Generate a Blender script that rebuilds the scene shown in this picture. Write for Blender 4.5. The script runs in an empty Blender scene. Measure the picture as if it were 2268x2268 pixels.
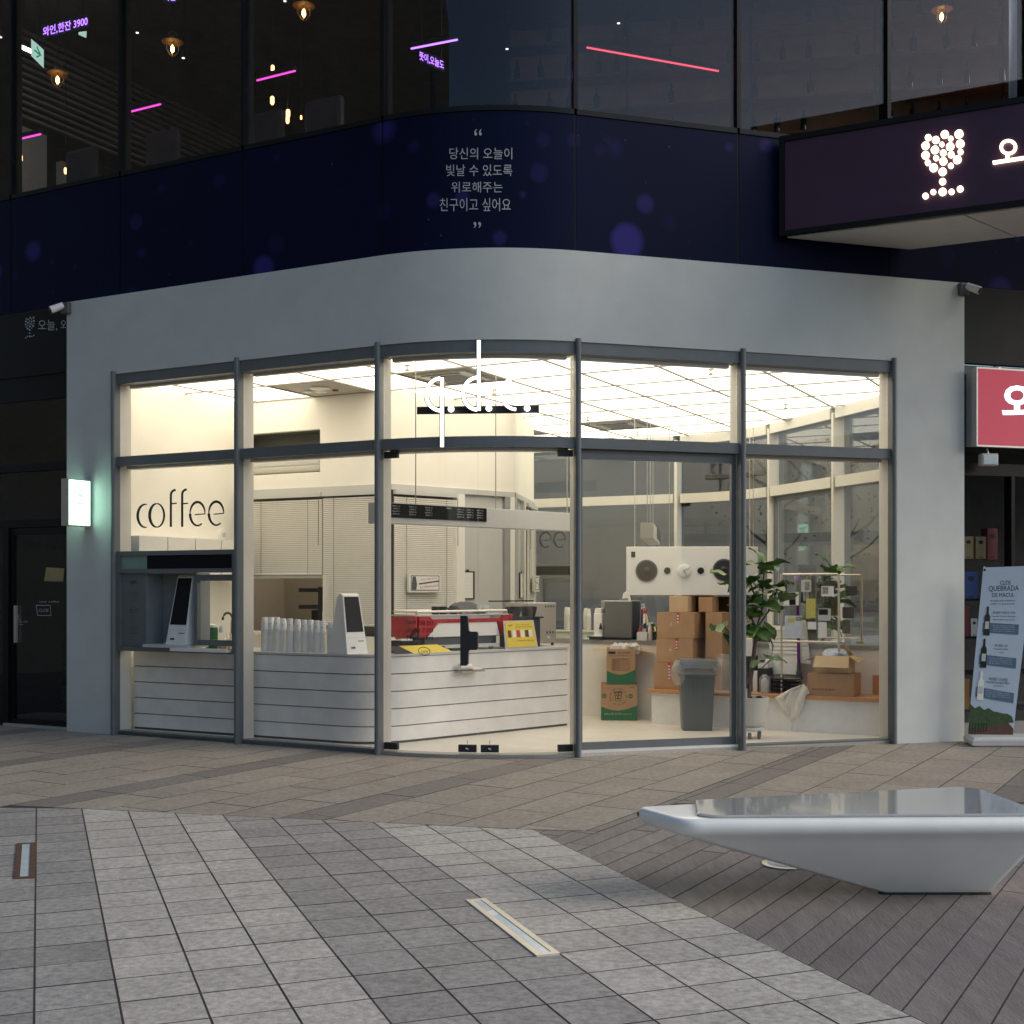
import bpy, math, random
from mathutils import Matrix, Vector
random.seed(7)
C = bpy.context.scene.collection
SC = bpy.context.scene
rad = math.radians

# ------------------------------------------------------------------ camera, sky, sun, exposure
F, CX, HY, EYE = 2773.0, 1134.0, 1300.0, 1.5
cam = bpy.data.cameras.new('camera'); camo = bpy.data.objects.new('camera', cam); C.objects.link(camo)
camo.location = (0, 0, EYE); camo.rotation_euler = (rad(90), 0, 0)
cam.sensor_width = 36; cam.lens = 36 * F / 2268; cam.shift_y = (HY - 1134) / 2268; cam.clip_end = 500; cam.clip_start = .05
SC.camera = camo
SUN = Vector((.88, -.20, .47)).normalized()
w = bpy.data.worlds.new('World'); SC.world = w; w.use_nodes = True
nt = w.node_tree; bg = nt.nodes['Background']
sky = nt.nodes.new('ShaderNodeTexSky'); sky.sky_type = 'NISHITA'; sky.sun_disc = False
sky.sun_elevation = math.asin(SUN.z); sky.sun_rotation = math.atan2(SUN.x, SUN.y)
sky.dust_density = 1.2; sky.air_density = 1.0; sky.ozone_density = 1.0
nt.links.new(sky.outputs[0], bg.inputs[0]); bg.inputs[1].default_value = .105
sl = bpy.data.lights.new('sun', 'SUN'); sl.energy = 1.5; sl.angle = rad(34); sl.color = (1, .93, .85)
so = bpy.data.objects.new('sun', sl); C.objects.link(so); so.location = (12, -8, 20)
so.rotation_euler = SUN.to_track_quat('Z', 'Y').to_euler()
vs = SC.view_settings; vs.view_transform = 'Standard'; vs.look = 'None'; vs.exposure = .6; vs.gamma = 1; vs.use_curve_mapping = False
SC.cycles.use_denoising = True; SC.cycles.max_bounces = 10; SC.cycles.diffuse_bounces = 5
SC.cycles.transparent_max_bounces = 24; SC.cycles.caustics_reflective = False; SC.cycles.sample_clamp_indirect = 6

# ------------------------------------------------------------------ geometry helpers
class Fr:                                   # a plan frame: x along, y to the left of it
    def __init__(s, ox, oy, deg, oz=0):
        s.o = (ox, oy); s.a = rad(deg); s.oz = oz
        s.ex = (math.cos(s.a), math.sin(s.a)); s.ey = (-s.ex[1], s.ex[0])
    def p(s, x, y, z=0):
        return (s.o[0] + x*s.ex[0] + y*s.ey[0], s.o[1] + x*s.ex[1] + y*s.ey[1], s.oz + z)
    def loc(s, P):
        dx, dy = P[0]-s.o[0], P[1]-s.o[1]
        return dx*s.ex[0]+dy*s.ex[1], dx*s.ey[0]+dy*s.ey[1]
WORLD = Fr(0, 0, 0)
def at(px, py, Y): return ((px-CX)/F*Y, Y, EYE-(py-HY)/F*Y)
def gnd(px, py, z=0.0):
    Y = (EYE-z)*F/(py-HY); return ((px-CX)/F*Y, Y, z)
def hit(fr, px, py, d=0):                   # a photo point on the vertical plane at depth d of a frame
    rx = (px-CX)/F
    ox, oy = fr.o[0]+d*fr.ey[0], fr.o[1]+d*fr.ey[1]
    t = (rx*oy-ox)/(fr.ex[0]-rx*fr.ex[1])
    X, Y = ox+t*fr.ex[0], oy+t*fr.ex[1]
    return (X, Y, EYE-(py-HY)/F*Y)

class MB:
    def __init__(s): s.v = []; s.f = []; s.m = []; s.mi = 0
    def face(s, pts):
        n = len(s.v); s.v += [tuple(p) for p in pts]; s.f.append(tuple(range(n, n+len(pts)))); s.m.append(s.mi)
    def raw(s, vs, fs):
        n = len(s.v); s.v += [tuple(p) for p in vs]
        for f in fs: s.f.append(tuple(i+n for i in f)); s.m.append(s.mi)
    def hexa(s, a, b):                      # two quads (bottom, top)
        s.raw(list(a)+list(b), [(3,2,1,0),(4,5,6,7),(0,1,5,4),(1,2,6,5),(2,3,7,6),(3,0,4,7)])
        return s
    def box(s, fr, x0, x1, y0, y1, z0, z1):
        q = [(x0,y0),(x1,y0),(x1,y1),(x0,y1)]
        return s.hexa([fr.p(x,y,z0) for x,y in q], [fr.p(x,y,z1) for x,y in q])
    def prism(s, pts, z0, z1):              # world xy polygon, counter-clockwise
        n = len(pts)
        s.raw([(p[0],p[1],z0) for p in pts]+[(p[0],p[1],z1) for p in pts],
              [tuple(range(n-1,-1,-1)), tuple(range(n,2*n))]+[(i,(i+1)%n,n+(i+1)%n,n+i) for i in range(n)])
        return s
    def loft(s, rings, cap=True, close=True):
        n = len(rings[0]); vs = [p for r in rings for p in r]; fs = []
        for k in range(len(rings)-1):
            for i in range(n if close else n-1):
                j = (i+1) % n; fs.append((k*n+i, k*n+j, (k+1)*n+j, (k+1)*n+i))
        if cap:
            fs.append(tuple(range(n-1,-1,-1))); fs.append(tuple((len(rings)-1)*n+i for i in range(n)))
        s.raw(vs, fs); return s
    def lathe(s, c, prof, n=20, cap=True):  # prof: (r, z) with z relative to c
        s.loft([[(c[0]+r*math.cos(2*math.pi*i/n), c[1]+r*math.sin(2*math.pi*i/n), c[2]+z) for i in range(n)] for r, z in prof], cap)
        return s
    def tube(s, pts, r, n=8):
        rings = []
        for k, p in enumerate(pts):
            a = Vector(pts[max(k-1,0)]); b = Vector(pts[min(k+1,len(pts)-1)]); d = (b-a).normalized()
            u = d.cross(Vector((0,0,1)) if abs(d.z) < .95 else Vector((1,0,0))).normalized(); q = d.cross(u)
            rr = r[k] if isinstance(r, (list, tuple)) else r
            rings.append([tuple(Vector(p)+(u*math.cos(2*math.pi*i/n)+q*math.sin(2*math.pi*i/n))*rr) for i in range(n)])
        return s.loft(rings)
    def disc(s, c, u, v, nrm, r, t, n=20, r2=None):   # thick disc or dish, u v in-plane, nrm outward
        c, u, v, nrm = Vector(c), Vector(u), Vector(v), Vector(nrm)
        rg = lambda rr, h: [tuple(c+nrm*h+(u*math.cos(2*math.pi*i/n)+v*math.sin(2*math.pi*i/n))*rr) for i in range(n)]
        return s.loft([rg(r, 0), rg(r, t), rg(r*.92 if r2 is None else r2, t*1.25)])
    def slab(s, mp, poly, d0, d1):          # polygon (a, b) mapped by mp(a, b, d), given thickness
        n = len(poly)
        s.raw([mp(a,b,d0) for a,b in poly]+[mp(a,b,d1) for a,b in poly],
              [tuple(range(n)), tuple(range(2*n-1,n-1,-1))]+[(n+i,n+(i+1)%n,(i+1)%n,i) for i in range(n)])
        return s
    def ribbon(s, mp, pts, wid, d0, d1):    # a stroke of varying width on a surface
        L_, R_ = [], []
        for k, p in enumerate(pts):
            a, b = pts[max(k-1,0)], pts[min(k+1,len(pts)-1)]
            dx, dy = b[0]-a[0], b[1]-a[1]; l = math.hypot(dx,dy) or 1
            h = (wid[k] if isinstance(wid,(list,tuple)) else wid)/2
            L_.append((p[0]-dy/l*h, p[1]+dx/l*h)); R_.append((p[0]+dy/l*h, p[1]-dx/l*h))
        n = len(pts)
        for k in range(n-1):
            q = [L_[k], L_[k+1], R_[k+1], R_[k]]
            f = [mp(a,b,d1) for a,b in q]; g = [mp(a,b,d0) for a,b in q]
            s.face(f); s.face([f[1],f[0],g[0],g[1]]); s.face([f[3],f[2],g[2],g[3]])
            if k == 0: s.face([f[0],f[3],g[3],g[0]])
            if k == n-2: s.face([f[2],f[1],g[1],g[2]])
        return s

def setp(o, **k):
    for a, b in k.items():
        if b is not None: o[a] = b
    return o
def thing(name, label, cat, loc=(0,0,0), rot=0, group=None):
    o = bpy.data.objects.new(name, None); C.objects.link(o); o.location = loc; o.rotation_euler = (0,0,rot); o.empty_display_size = .1
    return setp(o, label=label, category=cat, group=group)
def wm(o):                                   # world matrix without a depsgraph update
    m = Matrix.Translation(o.location) @ o.rotation_euler.to_matrix().to_4x4()
    return wm(o.parent) @ m if o.parent else m
def obj(name, mb, mat, parent=None, label=None, cat=None, group=None, kind=None, smooth=False, bevel=0, weld=False):
    me = bpy.data.meshes.new(name)
    o = bpy.data.objects.new(name, me); C.objects.link(o)
    if parent is not None:
        o.parent = parent; inv = wm(parent).inverted()
        vs = [tuple(inv @ Vector(p)) for p in mb.v]
    else:
        xs, ys, zs = zip(*mb.v); c = ((min(xs)+max(xs))/2, (min(ys)+max(ys))/2, min(zs))
        o.location = c; vs = [(x-c[0], y-c[1], z-c[2]) for x,y,z in mb.v]
    me.from_pydata(vs, [], mb.f); me.update()
    for m in (mat if isinstance(mat,(list,tuple)) else [mat]): me.materials.append(m)
    if isinstance(mat,(list,tuple)): me.polygons.foreach_set('material_index', mb.m)
    if smooth:
        me.polygons.foreach_set('use_smooth', [True]*len(me.polygons))
        try: me.set_sharp_from_angle(angle=rad(40))
        except Exception: pass
    if bevel:
        b = o.modifiers.new('bevel','BEVEL'); b.width = bevel; b.segments = 2; b.limit_method = 'ANGLE'; b.angle_limit = rad(50)
    return setp(o, label=label, category=cat, group=group, kind=kind)
def copy_tree(o, loc=None, rotz=None, label=None, parent=None):
    c = o.copy(); C.objects.link(c); c.parent = parent
    if loc is not None: c.location = loc
    if rotz is not None: c.rotation_euler = (0,0,rotz)
    if label: c['label'] = label
    for ch in list(o.children): copy_tree(ch, parent=c)
    return c

_tc = {}
def glyphs(t, bold=0):
    k = (t, bold)
    if k not in _tc:
        cu = bpy.data.curves.new('lettering','FONT'); cu.body = t; cu.size = 1; cu.offset = bold; cu.resolution_u = 3
        ob = bpy.data.objects.new('lettering', cu); C.objects.link(ob)
        bpy.context.view_layer.update()
        me = bpy.data.meshes.new_from_object(ob.evaluated_get(bpy.context.evaluated_depsgraph_get()))
        vs = [(v.co.x, v.co.y) for v in me.vertices]; fs = [tuple(p.vertices) for p in me.polygons]
        bpy.data.objects.remove(ob); bpy.data.curves.remove(cu); bpy.data.meshes.remove(me)
        xs = [a for a,b in vs] or [0,1]; ys = [b for a,b in vs] or [0,1]
        _tc[k] = (vs, fs, min(xs), max(xs), min(ys), max(ys))
    return _tc[k]
def text(mb, t, mp, a0, b0, a1, b1, d=-.002, bold=0, keep=False):    # fit the writing into the box (a0,b0)-(a1,b1), b grows upward
    vs, fs, x0, x1, y0, y1 = glyphs(t, bold)
    if not vs: return
    sx = (a1-a0)/max(x1-x0,1e-6); sy = (b1-b0)/max(y1-y0,1e-6)
    if keep:
        s = min(abs(sx), abs(sy)); mx, my = (a0+a1)/2, (b0+b1)/2
        sx = math.copysign(s,sx); sy = math.copysign(s,sy); a0 = mx-sx*(x1-x0)/2; b0 = my-sy*(y1-y0)/2
    mb.raw([mp(a0+(x-x0)*sx, b0+(y-y0)*sy, d) for x,y in vs], fs)

# ------------------------------------------------------------------ materials
def newmat(name):
    m = bpy.data.materials.new(name); m.use_nodes = True; n = m.node_tree.nodes; n.clear()
    return m, m.node_tree, n.new('ShaderNodeOutputMaterial')
def mat(name, col, rough=.5, metal=0, var=.08, scale=6., bump=0., bscale=60., rnd=0., spec=.5, detail=4, stretch=None, coat=0, var2=0, scale2=1.2, spots=0):
    m, t, out = newmat(name); n = t.nodes; L = t.links
    b = n.new('ShaderNodeBsdfPrincipled'); L.new(b.outputs[0], out.inputs[0])
    b.inputs['Roughness'].default_value = rough; b.inputs['Metallic'].default_value = metal
    b.inputs['Specular IOR Level'].default_value = spec; b.inputs['Coat Weight'].default_value = coat
    tc = n.new('ShaderNodeTexCoord'); vec = tc.outputs['Object']
    if stretch:
        mp = n.new('ShaderNodeMapping'); mp.inputs['Scale'].default_value = stretch; L.new(vec, mp.inputs[0]); vec = mp.outputs[0]
    if rnd:
        oi = n.new('ShaderNodeObjectInfo'); ad = n.new('ShaderNodeVectorMath'); ad.operation = 'MULTIPLY_ADD'
        ad.inputs[1].default_value = (1,1,1); L.new(vec, ad.inputs[0])
        sc = n.new('ShaderNodeMath'); sc.operation = 'MULTIPLY'; sc.inputs[1].default_value = 37; L.new(oi.outputs['Random'], sc.inputs[0])
        L.new(sc.outputs[0], ad.inputs[2]); vec = ad.outputs[0]
    def noise(s, d):
        q = n.new('ShaderNodeTexNoise'); q.inputs['Scale'].default_value = s; q.inputs['Detail'].default_value = d; q.inputs['Roughness'].default_value = .6
        L.new(vec, q.inputs['Vector']); return q.outputs['Fac']
    def mult(a, k, lo):                      # a * (1 + k*(x-.5)*2)
        mr = n.new('ShaderNodeMapRange'); mr.inputs[1].default_value = .25; mr.inputs[2].default_value = .75
        mr.inputs[3].default_value = 1-k; mr.inputs[4].default_value = 1+k; L.new(lo, mr.inputs[0])
        if a is None: return mr.outputs[0]
        q = n.new('ShaderNodeMath'); q.operation = 'MULTIPLY'; L.new(a, q.inputs[0]); L.new(mr.outputs[0], q.inputs[1]); return q.outputs[0]
    f = mult(None, var, noise(scale, detail))
    if var2: f = mult(f, var2, noise(scale2, 3))
    if spots:
        vo = n.new('ShaderNodeTexVoronoi'); vo.inputs['Scale'].default_value = 2.6; L.new(tc.outputs['Object'], vo.inputs['Vector'])
        sc_ = n.new('ShaderNodeSeparateColor'); L.new(vo.outputs['Color'], sc_.inputs[0])
        lim = n.new('ShaderNodeMapRange'); lim.inputs[1].default_value = .55; lim.inputs[2].default_value = 1; lim.inputs[3].default_value = 0; lim.inputs[4].default_value = .055; L.new(sc_.outputs[0], lim.inputs[0])
        lt = n.new('ShaderNodeMath'); lt.operation = 'LESS_THAN'; L.new(vo.outputs['Distance'], lt.inputs[0]); L.new(lim.outputs[0], lt.inputs[1])
        tone = n.new('ShaderNodeMapRange'); tone.inputs[3].default_value = -spots; tone.inputs[4].default_value = spots*.9; L.new(sc_.outputs[1], tone.inputs[0])
        ma = n.new('ShaderNodeMath'); ma.operation = 'MULTIPLY_ADD'; ma.inputs[2].default_value = 1; L.new(lt.outputs[0], ma.inputs[0]); L.new(tone.outputs[0], ma.inputs[1])
        q = n.new('ShaderNodeMath'); q.operation = 'MULTIPLY'; L.new(f, q.inputs[0]); L.new(ma.outputs[0], q.inputs[1]); f = q.outputs[0]
    if rnd:
        mr = n.new('ShaderNodeMapRange'); mr.inputs[3].default_value = 1-rnd; mr.inputs[4].default_value = 1+rnd
        L.new(oi.outputs['Random'], mr.inputs[0]); q = n.new('ShaderNodeMath'); q.operation = 'MULTIPLY'; L.new(f, q.inputs[0]); L.new(mr.outputs[0], q.inputs[1]); f = q.outputs[0]
    vm = n.new('ShaderNodeVectorMath'); vm.operation = 'SCALE'; vm.inputs[0].default_value = col[:3]; L.new(f, vm.inputs['Scale'])
    L.new(vm.outputs[0], b.inputs['Base Color'])
    rr = n.new('ShaderNodeMath'); rr.operation = 'MULTIPLY'; rr.inputs[1].default_value = rough; L.new(mult(None, .15, noise(scale*1.7, 3)), rr.inputs[0]); L.new(rr.outputs[0], b.inputs['Roughness'])
    if bump:
        bp = n.new('ShaderNodeBump'); bp.inputs['Strength'].default_value = bump; bp.inputs['Distance'].default_value = .01
        L.new(noise(bscale, 3), bp.inputs['Height']); L.new(bp.outputs[0], b.inputs['Normal'])
    return m
def emit(name, col, s, base=None):
    m, t, out = newmat(name); n = t.nodes; b = n.new('ShaderNodeBsdfPrincipled'); t.links.new(b.outputs[0], out.inputs[0])
    b.inputs['Base Color'].default_value = (*(base or col), 1); b.inputs['Emission Color'].default_value = (*col, 1); b.inputs['Emission Strength'].default_value = s
    b.inputs['Roughness'].default_value = .5
    return m
def glass(name, tint=(1,1,1), base=.045, top=.9, rough=0.0, power=4.0, haze=0.0, hcol=(.7,.7,.7)):
    m, t, out = newmat(name); n = t.nodes; L = t.links
    tr = n.new('ShaderNodeBsdfTransparent'); tr.inputs[0].default_value = (*tint,1)
    gl = n.new('ShaderNodeBsdfGlossy'); gl.inputs['Roughness'].default_value = rough; gl.inputs[0].default_value = (.95,.97,1,1)
    lw = n.new('ShaderNodeLayerWeight'); lw.inputs[0].default_value = .5
    pw = n.new('ShaderNodeMath'); pw.operation = 'POWER'; pw.inputs[1].default_value = power; L.new(lw.outputs['Facing'], pw.inputs[0])
    mr = n.new('ShaderNodeMapRange'); mr.inputs[3].default_value = base; mr.inputs[4].default_value = top; L.new(pw.outputs[0], mr.inputs[0])
    mx = n.new('ShaderNodeMixShader'); L.new(mr.outputs[0], mx.inputs[0]); L.new(tr.outputs[0], mx.inputs[1]); L.new(gl.outputs[0], mx.inputs[2])
    o = mx.outputs[0]
    if haze:
        df = n.new('ShaderNodeBsdfDiffuse'); df.inputs[0].default_value = (*hcol,1); m2 = n.new('ShaderNodeMixShader'); m2.inputs[0].default_value = haze
        L.new(o, m2.inputs[1]); L.new(df.outputs[0], m2.inputs[2]); o = m2.outputs[0]
    L.new(o, out.inputs[0]); return m
def printed(name):                           # blue back-painted glass with a printed bokeh of soft purple discs
    m, t, out = newmat(name); n = t.nodes; L = t.links
    b = n.new('ShaderNodeBsdfPrincipled'); L.new(b.outputs[0], out.inputs[0]); b.inputs['Roughness'].default_value = .4; b.inputs['Specular IOR Level'].default_value = .07
    g = n.new('ShaderNodeNewGeometry'); sp = n.new('ShaderNodeSeparateXYZ'); L.new(g.outputs['Position'], sp.inputs[0])
    cb = n.new('ShaderNodeCombineXYZ'); ax = n.new('ShaderNodeMath'); ax.operation = 'MULTIPLY'; ax.inputs[1].default_value = 1.08
    L.new(sp.outputs[0], ax.inputs[0]); L.new(ax.outputs[0], cb.inputs[0]); L.new(sp.outputs[2], cb.inputs[1])
    ns = n.new('ShaderNodeTexNoise'); ns.inputs['Scale'].default_value = .55; L.new(cb.outputs[0], ns.inputs[0])
    cr = n.new('ShaderNodeMix'); cr.data_type = 'RGBA'; cr.inputs[6].default_value = (.002,.004,.014,1); cr.inputs[7].default_value = (.005,.008,.040,1); L.new(ns.outputs['Fac'], cr.inputs[0])
    col = cr.outputs[2]
    for s, r0, r1, amt, cc in ((1.7,.05,.32,.9,(.040,.030,.20)), (3.0,.2,.36,.55,(.040,.030,.16)), (9.,.0,.10,.9,(.10,.10,.22))):
        v = n.new('ShaderNodeTexVoronoi'); v.inputs['Scale'].default_value = s; v.inputs['Randomness'].default_value = .9; L.new(cb.outputs[0], v.inputs['Vector'])
        sc = n.new('ShaderNodeSeparateColor'); L.new(v.outputs['Color'], sc.inputs[0])
        pw = n.new('ShaderNodeMath'); pw.operation = 'POWER'; pw.inputs[1].default_value = 1.4; L.new(sc.outputs[0], pw.inputs[0])
        rr = n.new('ShaderNodeMapRange'); rr.inputs[3].default_value = r0*.2; rr.inputs[4].default_value = r1; L.new(pw.outputs[0], rr.inputs[0])
        df = n.new('ShaderNodeMath'); df.operation = 'SUBTRACT'; L.new(rr.outputs[0], df.inputs[0]); L.new(v.outputs['Distance'], df.inputs[1])
        st = n.new('ShaderNodeMapRange'); st.inputs[1].default_value = -.03; st.inputs[2].default_value = .07; L.new(df.outputs[0], st.inputs[0])
        am = n.new('ShaderNodeMath'); am.operation = 'MULTIPLY'; L.new(st.outputs[0], am.inputs[0])
        a2 = n.new('ShaderNodeMath'); a2.operation = 'MULTIPLY'; a2.inputs[1].default_value = amt; L.new(sc.outputs[1], a2.inputs[0]); L.new(a2.outputs[0], am.inputs[1])
        mx = n.new('ShaderNodeMix'); mx.data_type = 'RGBA'; mx.inputs[7].default_value = (*cc,1); L.new(am.outputs[0], mx.inputs[0]); L.new(col, mx.inputs[6]); col = mx.outputs[2]
    L.new(col, b.inputs['Base Color']); return m

M = dict(
 wall=mat('grey_render', (.565,.585,.555), .75, var=.05, scale=3, bump=.15, bscale=90, var2=.07, scale2=.9),
 frame=mat('slate_paint', (.135,.15,.155), .38, var=.08, scale=8),
 frame_in=mat('mullion_paint', (.62,.60,.55), .45, var=.05, scale=5),
 glass=glass('shop_glass', base=.02, top=.8),
 dark_glass=glass('tinted_glass', tint=(.62,.64,.65), base=.05, top=.85),
 wine_glass=glass('wine_shop_glass', tint=(.85,.87,.88), base=.02, top=.85),
 up_glass=glass('upper_glass', tint=(.85,.85,.87), base=.028, top=.8, power=5),
 mirror=mat('mirror', (.90,.92,.89), .012, 1, var=.0, scale=1),
 cream=mat('cream_wall', (.88,.85,.77), .8, var=.03, scale=2.5, bump=.05, bscale=80, var2=.03),
 white=mat('white_plastic', (.80,.79,.75), .35, var=.03),
 offwhite=mat('off_white_panel', (.82,.80,.74), .5, var=.03),
 lightgrey=mat('light_grey_plastic', (.55,.55,.53), .4, var=.03),
 grey=mat('mid_grey_metal', (.36,.36,.34), .35, .5, var=.08),
 darkgrey=mat('dark_grey_plastic', (.085,.09,.10), .45, var=.06),
 black=mat('black_plastic', (.012,.012,.014), .3, var=.05),
 blackmatte=mat('black_matte', (.018,.018,.02), .6, var=.1),
 ink=mat('black_ink', (.010,.010,.012), .6, var=0),
 screen=mat('dark_screen', (.012,.014,.017), .3, var=.05, spec=.08),
 steel=mat('brushed_steel', (.60,.58,.54), .42, .75, var=.06, stretch=(1,1,12)),
 panel=mat('concrete_laminate', (.82,.80,.755), .42, var=.10, scale=3.5, var2=.07, scale2=1.2, detail=6),
 floor=mat('vinyl_floor', (.78,.73,.63), .38, var=.07, scale=4, stretch=(1,1,1), var2=.05),
 grid=mat('ceiling_bar', (.30,.27,.24), .6),
 ceil=emit('ceiling_light', (1,.89,.70), 1.86, (.8,.8,.75)),
 ceilgrey=mat('ceiling_service_panel', (.42,.41,.37), .6),
 red=mat('red_enamel', (.42,.025,.03), .25, var=.05, coat=.4),
 card=mat('cardboard', (.46,.27,.14), .75, var=.07, scale=9, bump=.1, var2=.05),
 card2=mat('pale_cardboard', (.62,.44,.25), .75, var=.06, scale=9, bump=.1),
 green=mat('green_print', (.025,.15,.06), .6, var=.05),
 wood=mat('pine_wood', (.56,.28,.12), .45, var=.18, scale=7, stretch=(1,8,20)),
 bin=mat('grey_bin_plastic', (.12,.135,.14), .4, var=.05),
 bag=glass('clear_bag', tint=(.93,.93,.92), base=.05, top=.6, rough=.18, haze=.16, hcol=(.85,.83,.8)),
 cloth=mat('white_cloth', (.80,.74,.64), .85, var=.05, scale=14),
 leaf=mat('leaf', (.075,.16,.03), .38, var=.25, scale=9, rnd=.4),
 bark=mat('bark', (.10,.065,.045), .8, var=.25, scale=25, bump=.4),
 pot=mat('ceramic_pot', (.52,.51,.45), .55, var=.05),
 soil=mat('soil', (.02,.016,.012), .95, var=.4, scale=50, bump=.5),
 yellow=mat('yellow_card', (.80,.60,.07), .5, var=.04),
 paper=mat('paper', (.80,.79,.76), .7, var=.03),
 purple=mat('purple_tube', (.14,.02,.24), .25, .4, var=.05),
 lilac=mat('lilac_cap', (.42,.30,.50), .35),
 tile_l=mat('granite_tile_light', (.435,.408,.362), .6, var=.42, scale=30, bump=.25, bscale=90, rnd=0.07, detail=8, var2=.16, scale2=1.6, spots=.4),
 tile_d=mat('granite_tile_dark', (.295,.28,.26), .6, var=.42, scale=30, bump=.25, bscale=90, rnd=0.12, detail=8, var2=.16, scale2=1.6, spots=.4),
 slab=mat('granite_slab', (.30,.262,.215), .6, var=.36, scale=28, bump=.1, bscale=110, rnd=.05, detail=8, var2=.16, scale2=1.2, spots=.4),
 slab_d=mat('granite_band', (.19,.168,.148), .6, var=.36, scale=28, bump=.1, bscale=110, rnd=.06, detail=8, var2=.08, spots=.4),
 joint=mat('joint_mortar', (.032,.030,.03), .9, var=.2, scale=40),
 plank=mat('deck_timber', (.205,.178,.165), .6, var=.20, scale=8, bump=.35, bscale=40, rnd=.13, stretch=(3,.5,3), var2=.15, scale2=1.2, spots=.4),
 bench=mat('glossy_grey_shell', (.84,.86,.84), .35, var=.04, scale=5, coat=.3, var2=.04, spots=.15),
 plate=mat('polished_plate', (.64,.64,.61), .05, .5, var=.04, scale=3),
 steelframe=mat('steel_frame', (.70,.65,.55), .35, .6, var=.1),
 frost=mat('frosted_lens', (.62,.70,.72), .15, var=.10, scale=14),
 lit=emit('sign_white', (.55,1,.76), 2.5), letter=emit('letter_white', (1,.99,.97), 1.6),
 bulb=emit('warm_bulb', (1,.88,.62), 1.7), glow=emit('filament', (1,.58,.16), 16), dim=emit('dim_bulb', (1,.45,.14), 5),
 violet=emit('violet_neon', (.42,.18,1), 2.2), pinkled=emit('pink_led', (.9,.08,.6), 1.3), redled=emit('red_led', (1,.10,.16), 1.1),
 exitlit=emit('exit_light', (.55,.85,.70), .55), exitgreen=emit('exit_green', (.0,.30,.10), .5),
 redlit=emit('red_lightbox', (.42,.035,.07), .55, (.12,.015,.025)), bluelit=emit('pale_blue_light', (.72,.92,1), 1.1),
 print=printed('printed_spandrel'), gilt=mat('silver_print', (.42,.44,.47), .5),
 dark=mat('dark_interior', (.020,.019,.018), .8, var=.2), dark2=mat('dark_wall_paint', (.05,.048,.045), .8, var=.2),
 facade=mat('black_cladding', (.004,.005,.006), .4, var=.15, spec=.2), maroon=mat('plum_panel', (.045,.010,.040), .45, var=.15, scale=2),
 soffit=mat('soffit_panel', (.66,.65,.60), .5, var=.04), shelfwood=mat('amber_shelf', (.20,.11,.05), .6, var=.2),
 bottle=mat('bottle_glass', (.012,.02,.014), .12, var=.1), banner=mat('banner_vinyl', (.50,.60,.70), .5, var=.05, scale=2),
 bluebar=mat('blue_print', (.09,.16,.24), .5), navy=mat('navy_ink', (.03,.04,.08), .6), vine=mat('vine_print', (.045,.085,.028), .6, var=.5, scale=30), earth=mat('earth_print', (.12,.05,.035), .6, var=.25, scale=18),
 kraft=mat('kraft_gold', (.34,.25,.12), .6), blue=mat('blue_carton', (.03,.09,.30), .5), orange=mat('orange_carton', (.42,.20,.03), .6), darkred=mat('dark_red_carton', (.20,.02,.03), .5),
 blind=mat('blind_slat', (.84,.81,.73), .5, var=.03), niche=mat('niche_grey', (.20,.22,.23), .6), hollow=mat('niche_dark', (.11,.11,.09), .7), kitchen=mat('kitchen_wall', (.55,.49,.40), .8, var=.05),
 acrylic=glass('acrylic', tint=(.96,.97,.97), base=.05, top=.6), bldg=mat('grey_stone_cladding', (.052,.053,.048), .7, var=.10, scale=2, var2=.06),
 concrete=mat('concrete', (.25,.245,.235), .85, var=.12, scale=3), bldgwin=mat('dark_window', (.02,.024,.028), .1), twig=mat('tree_bark', (.05,.04,.03), .9, var=.3, scale=20), treeleaf=mat('tree_leaf', (.05,.075,.03), .7, rnd=.2),
 tealink=mat('teal_print', (.10,.32,.28), .6), brownink=mat('brown_ink', (.09,.05,.025), .7), redtape=mat('red_tape', (.50,.04,.03), .5), coffee_t=mat('tinted_green_glass', (.20,.30,.27), .15))

# ------------------------------------------------------------------ plan of the place
M2 = (-1.178, 11.25); LA, RA = -28.0, 17.0
L = Fr(M2[0]-3.21*math.cos(rad(LA)), M2[1]-3.21*math.sin(rad(LA)), LA)
CH = 1.757; M3 = (M2[0]+CH*math.cos(rad(-5.5)), M2[1]+CH*math.sin(rad(-5.5)))
R = Fr(M3[0], M3[1], RA); RC = CH/(2*math.sin(rad(22.5))); CC = (M2[0]+RC*L.ey[0], M2[1]+RC*L.ey[1])
S2 = 3.21; S3 = S2+RC*math.pi/4; BAY = 1.605; WL, WR = -.667, S3+3.2+.79
def path(s, d=0, z=0):                       # along the shop front, d inward
    if s <= S2: return L.p(s, d, z)
    if s >= S3: return R.p(s-S3, d, z)
    ph = rad(LA)+(s-S2)/RC
    return (CC[0]+(RC-d)*math.sin(ph), CC[1]-(RC-d)*math.cos(ph), z)
def hit_arc(px, py, d=0):                    # a photo point on the curved front
    rx = (px-CX)/F; r = RC-d; a = 1+rx*rx; b = -2*(rx*CC[0]+CC[1]); c = CC[0]**2+CC[1]**2-r*r
    Y = (-b-math.sqrt(b*b-4*a*c))/(2*a); return (rx*Y, Y, EYE-(py-HY)/F*Y)
def span(s0, s1, step=.09):
    k = [s0]
    for b in (S2, S3):
        if s0 < b < s1: k.append(b)
    k.append(s1); out = []
    for a, b in zip(k, k[1:]):
        n = max(1, math.ceil((b-a)/step)) if S2-1e-6 <= a and b <= S3+1e-6 else 1
        out += [a+(b-a)*i/n for i in range(n)]
    return out+[s1]
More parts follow.
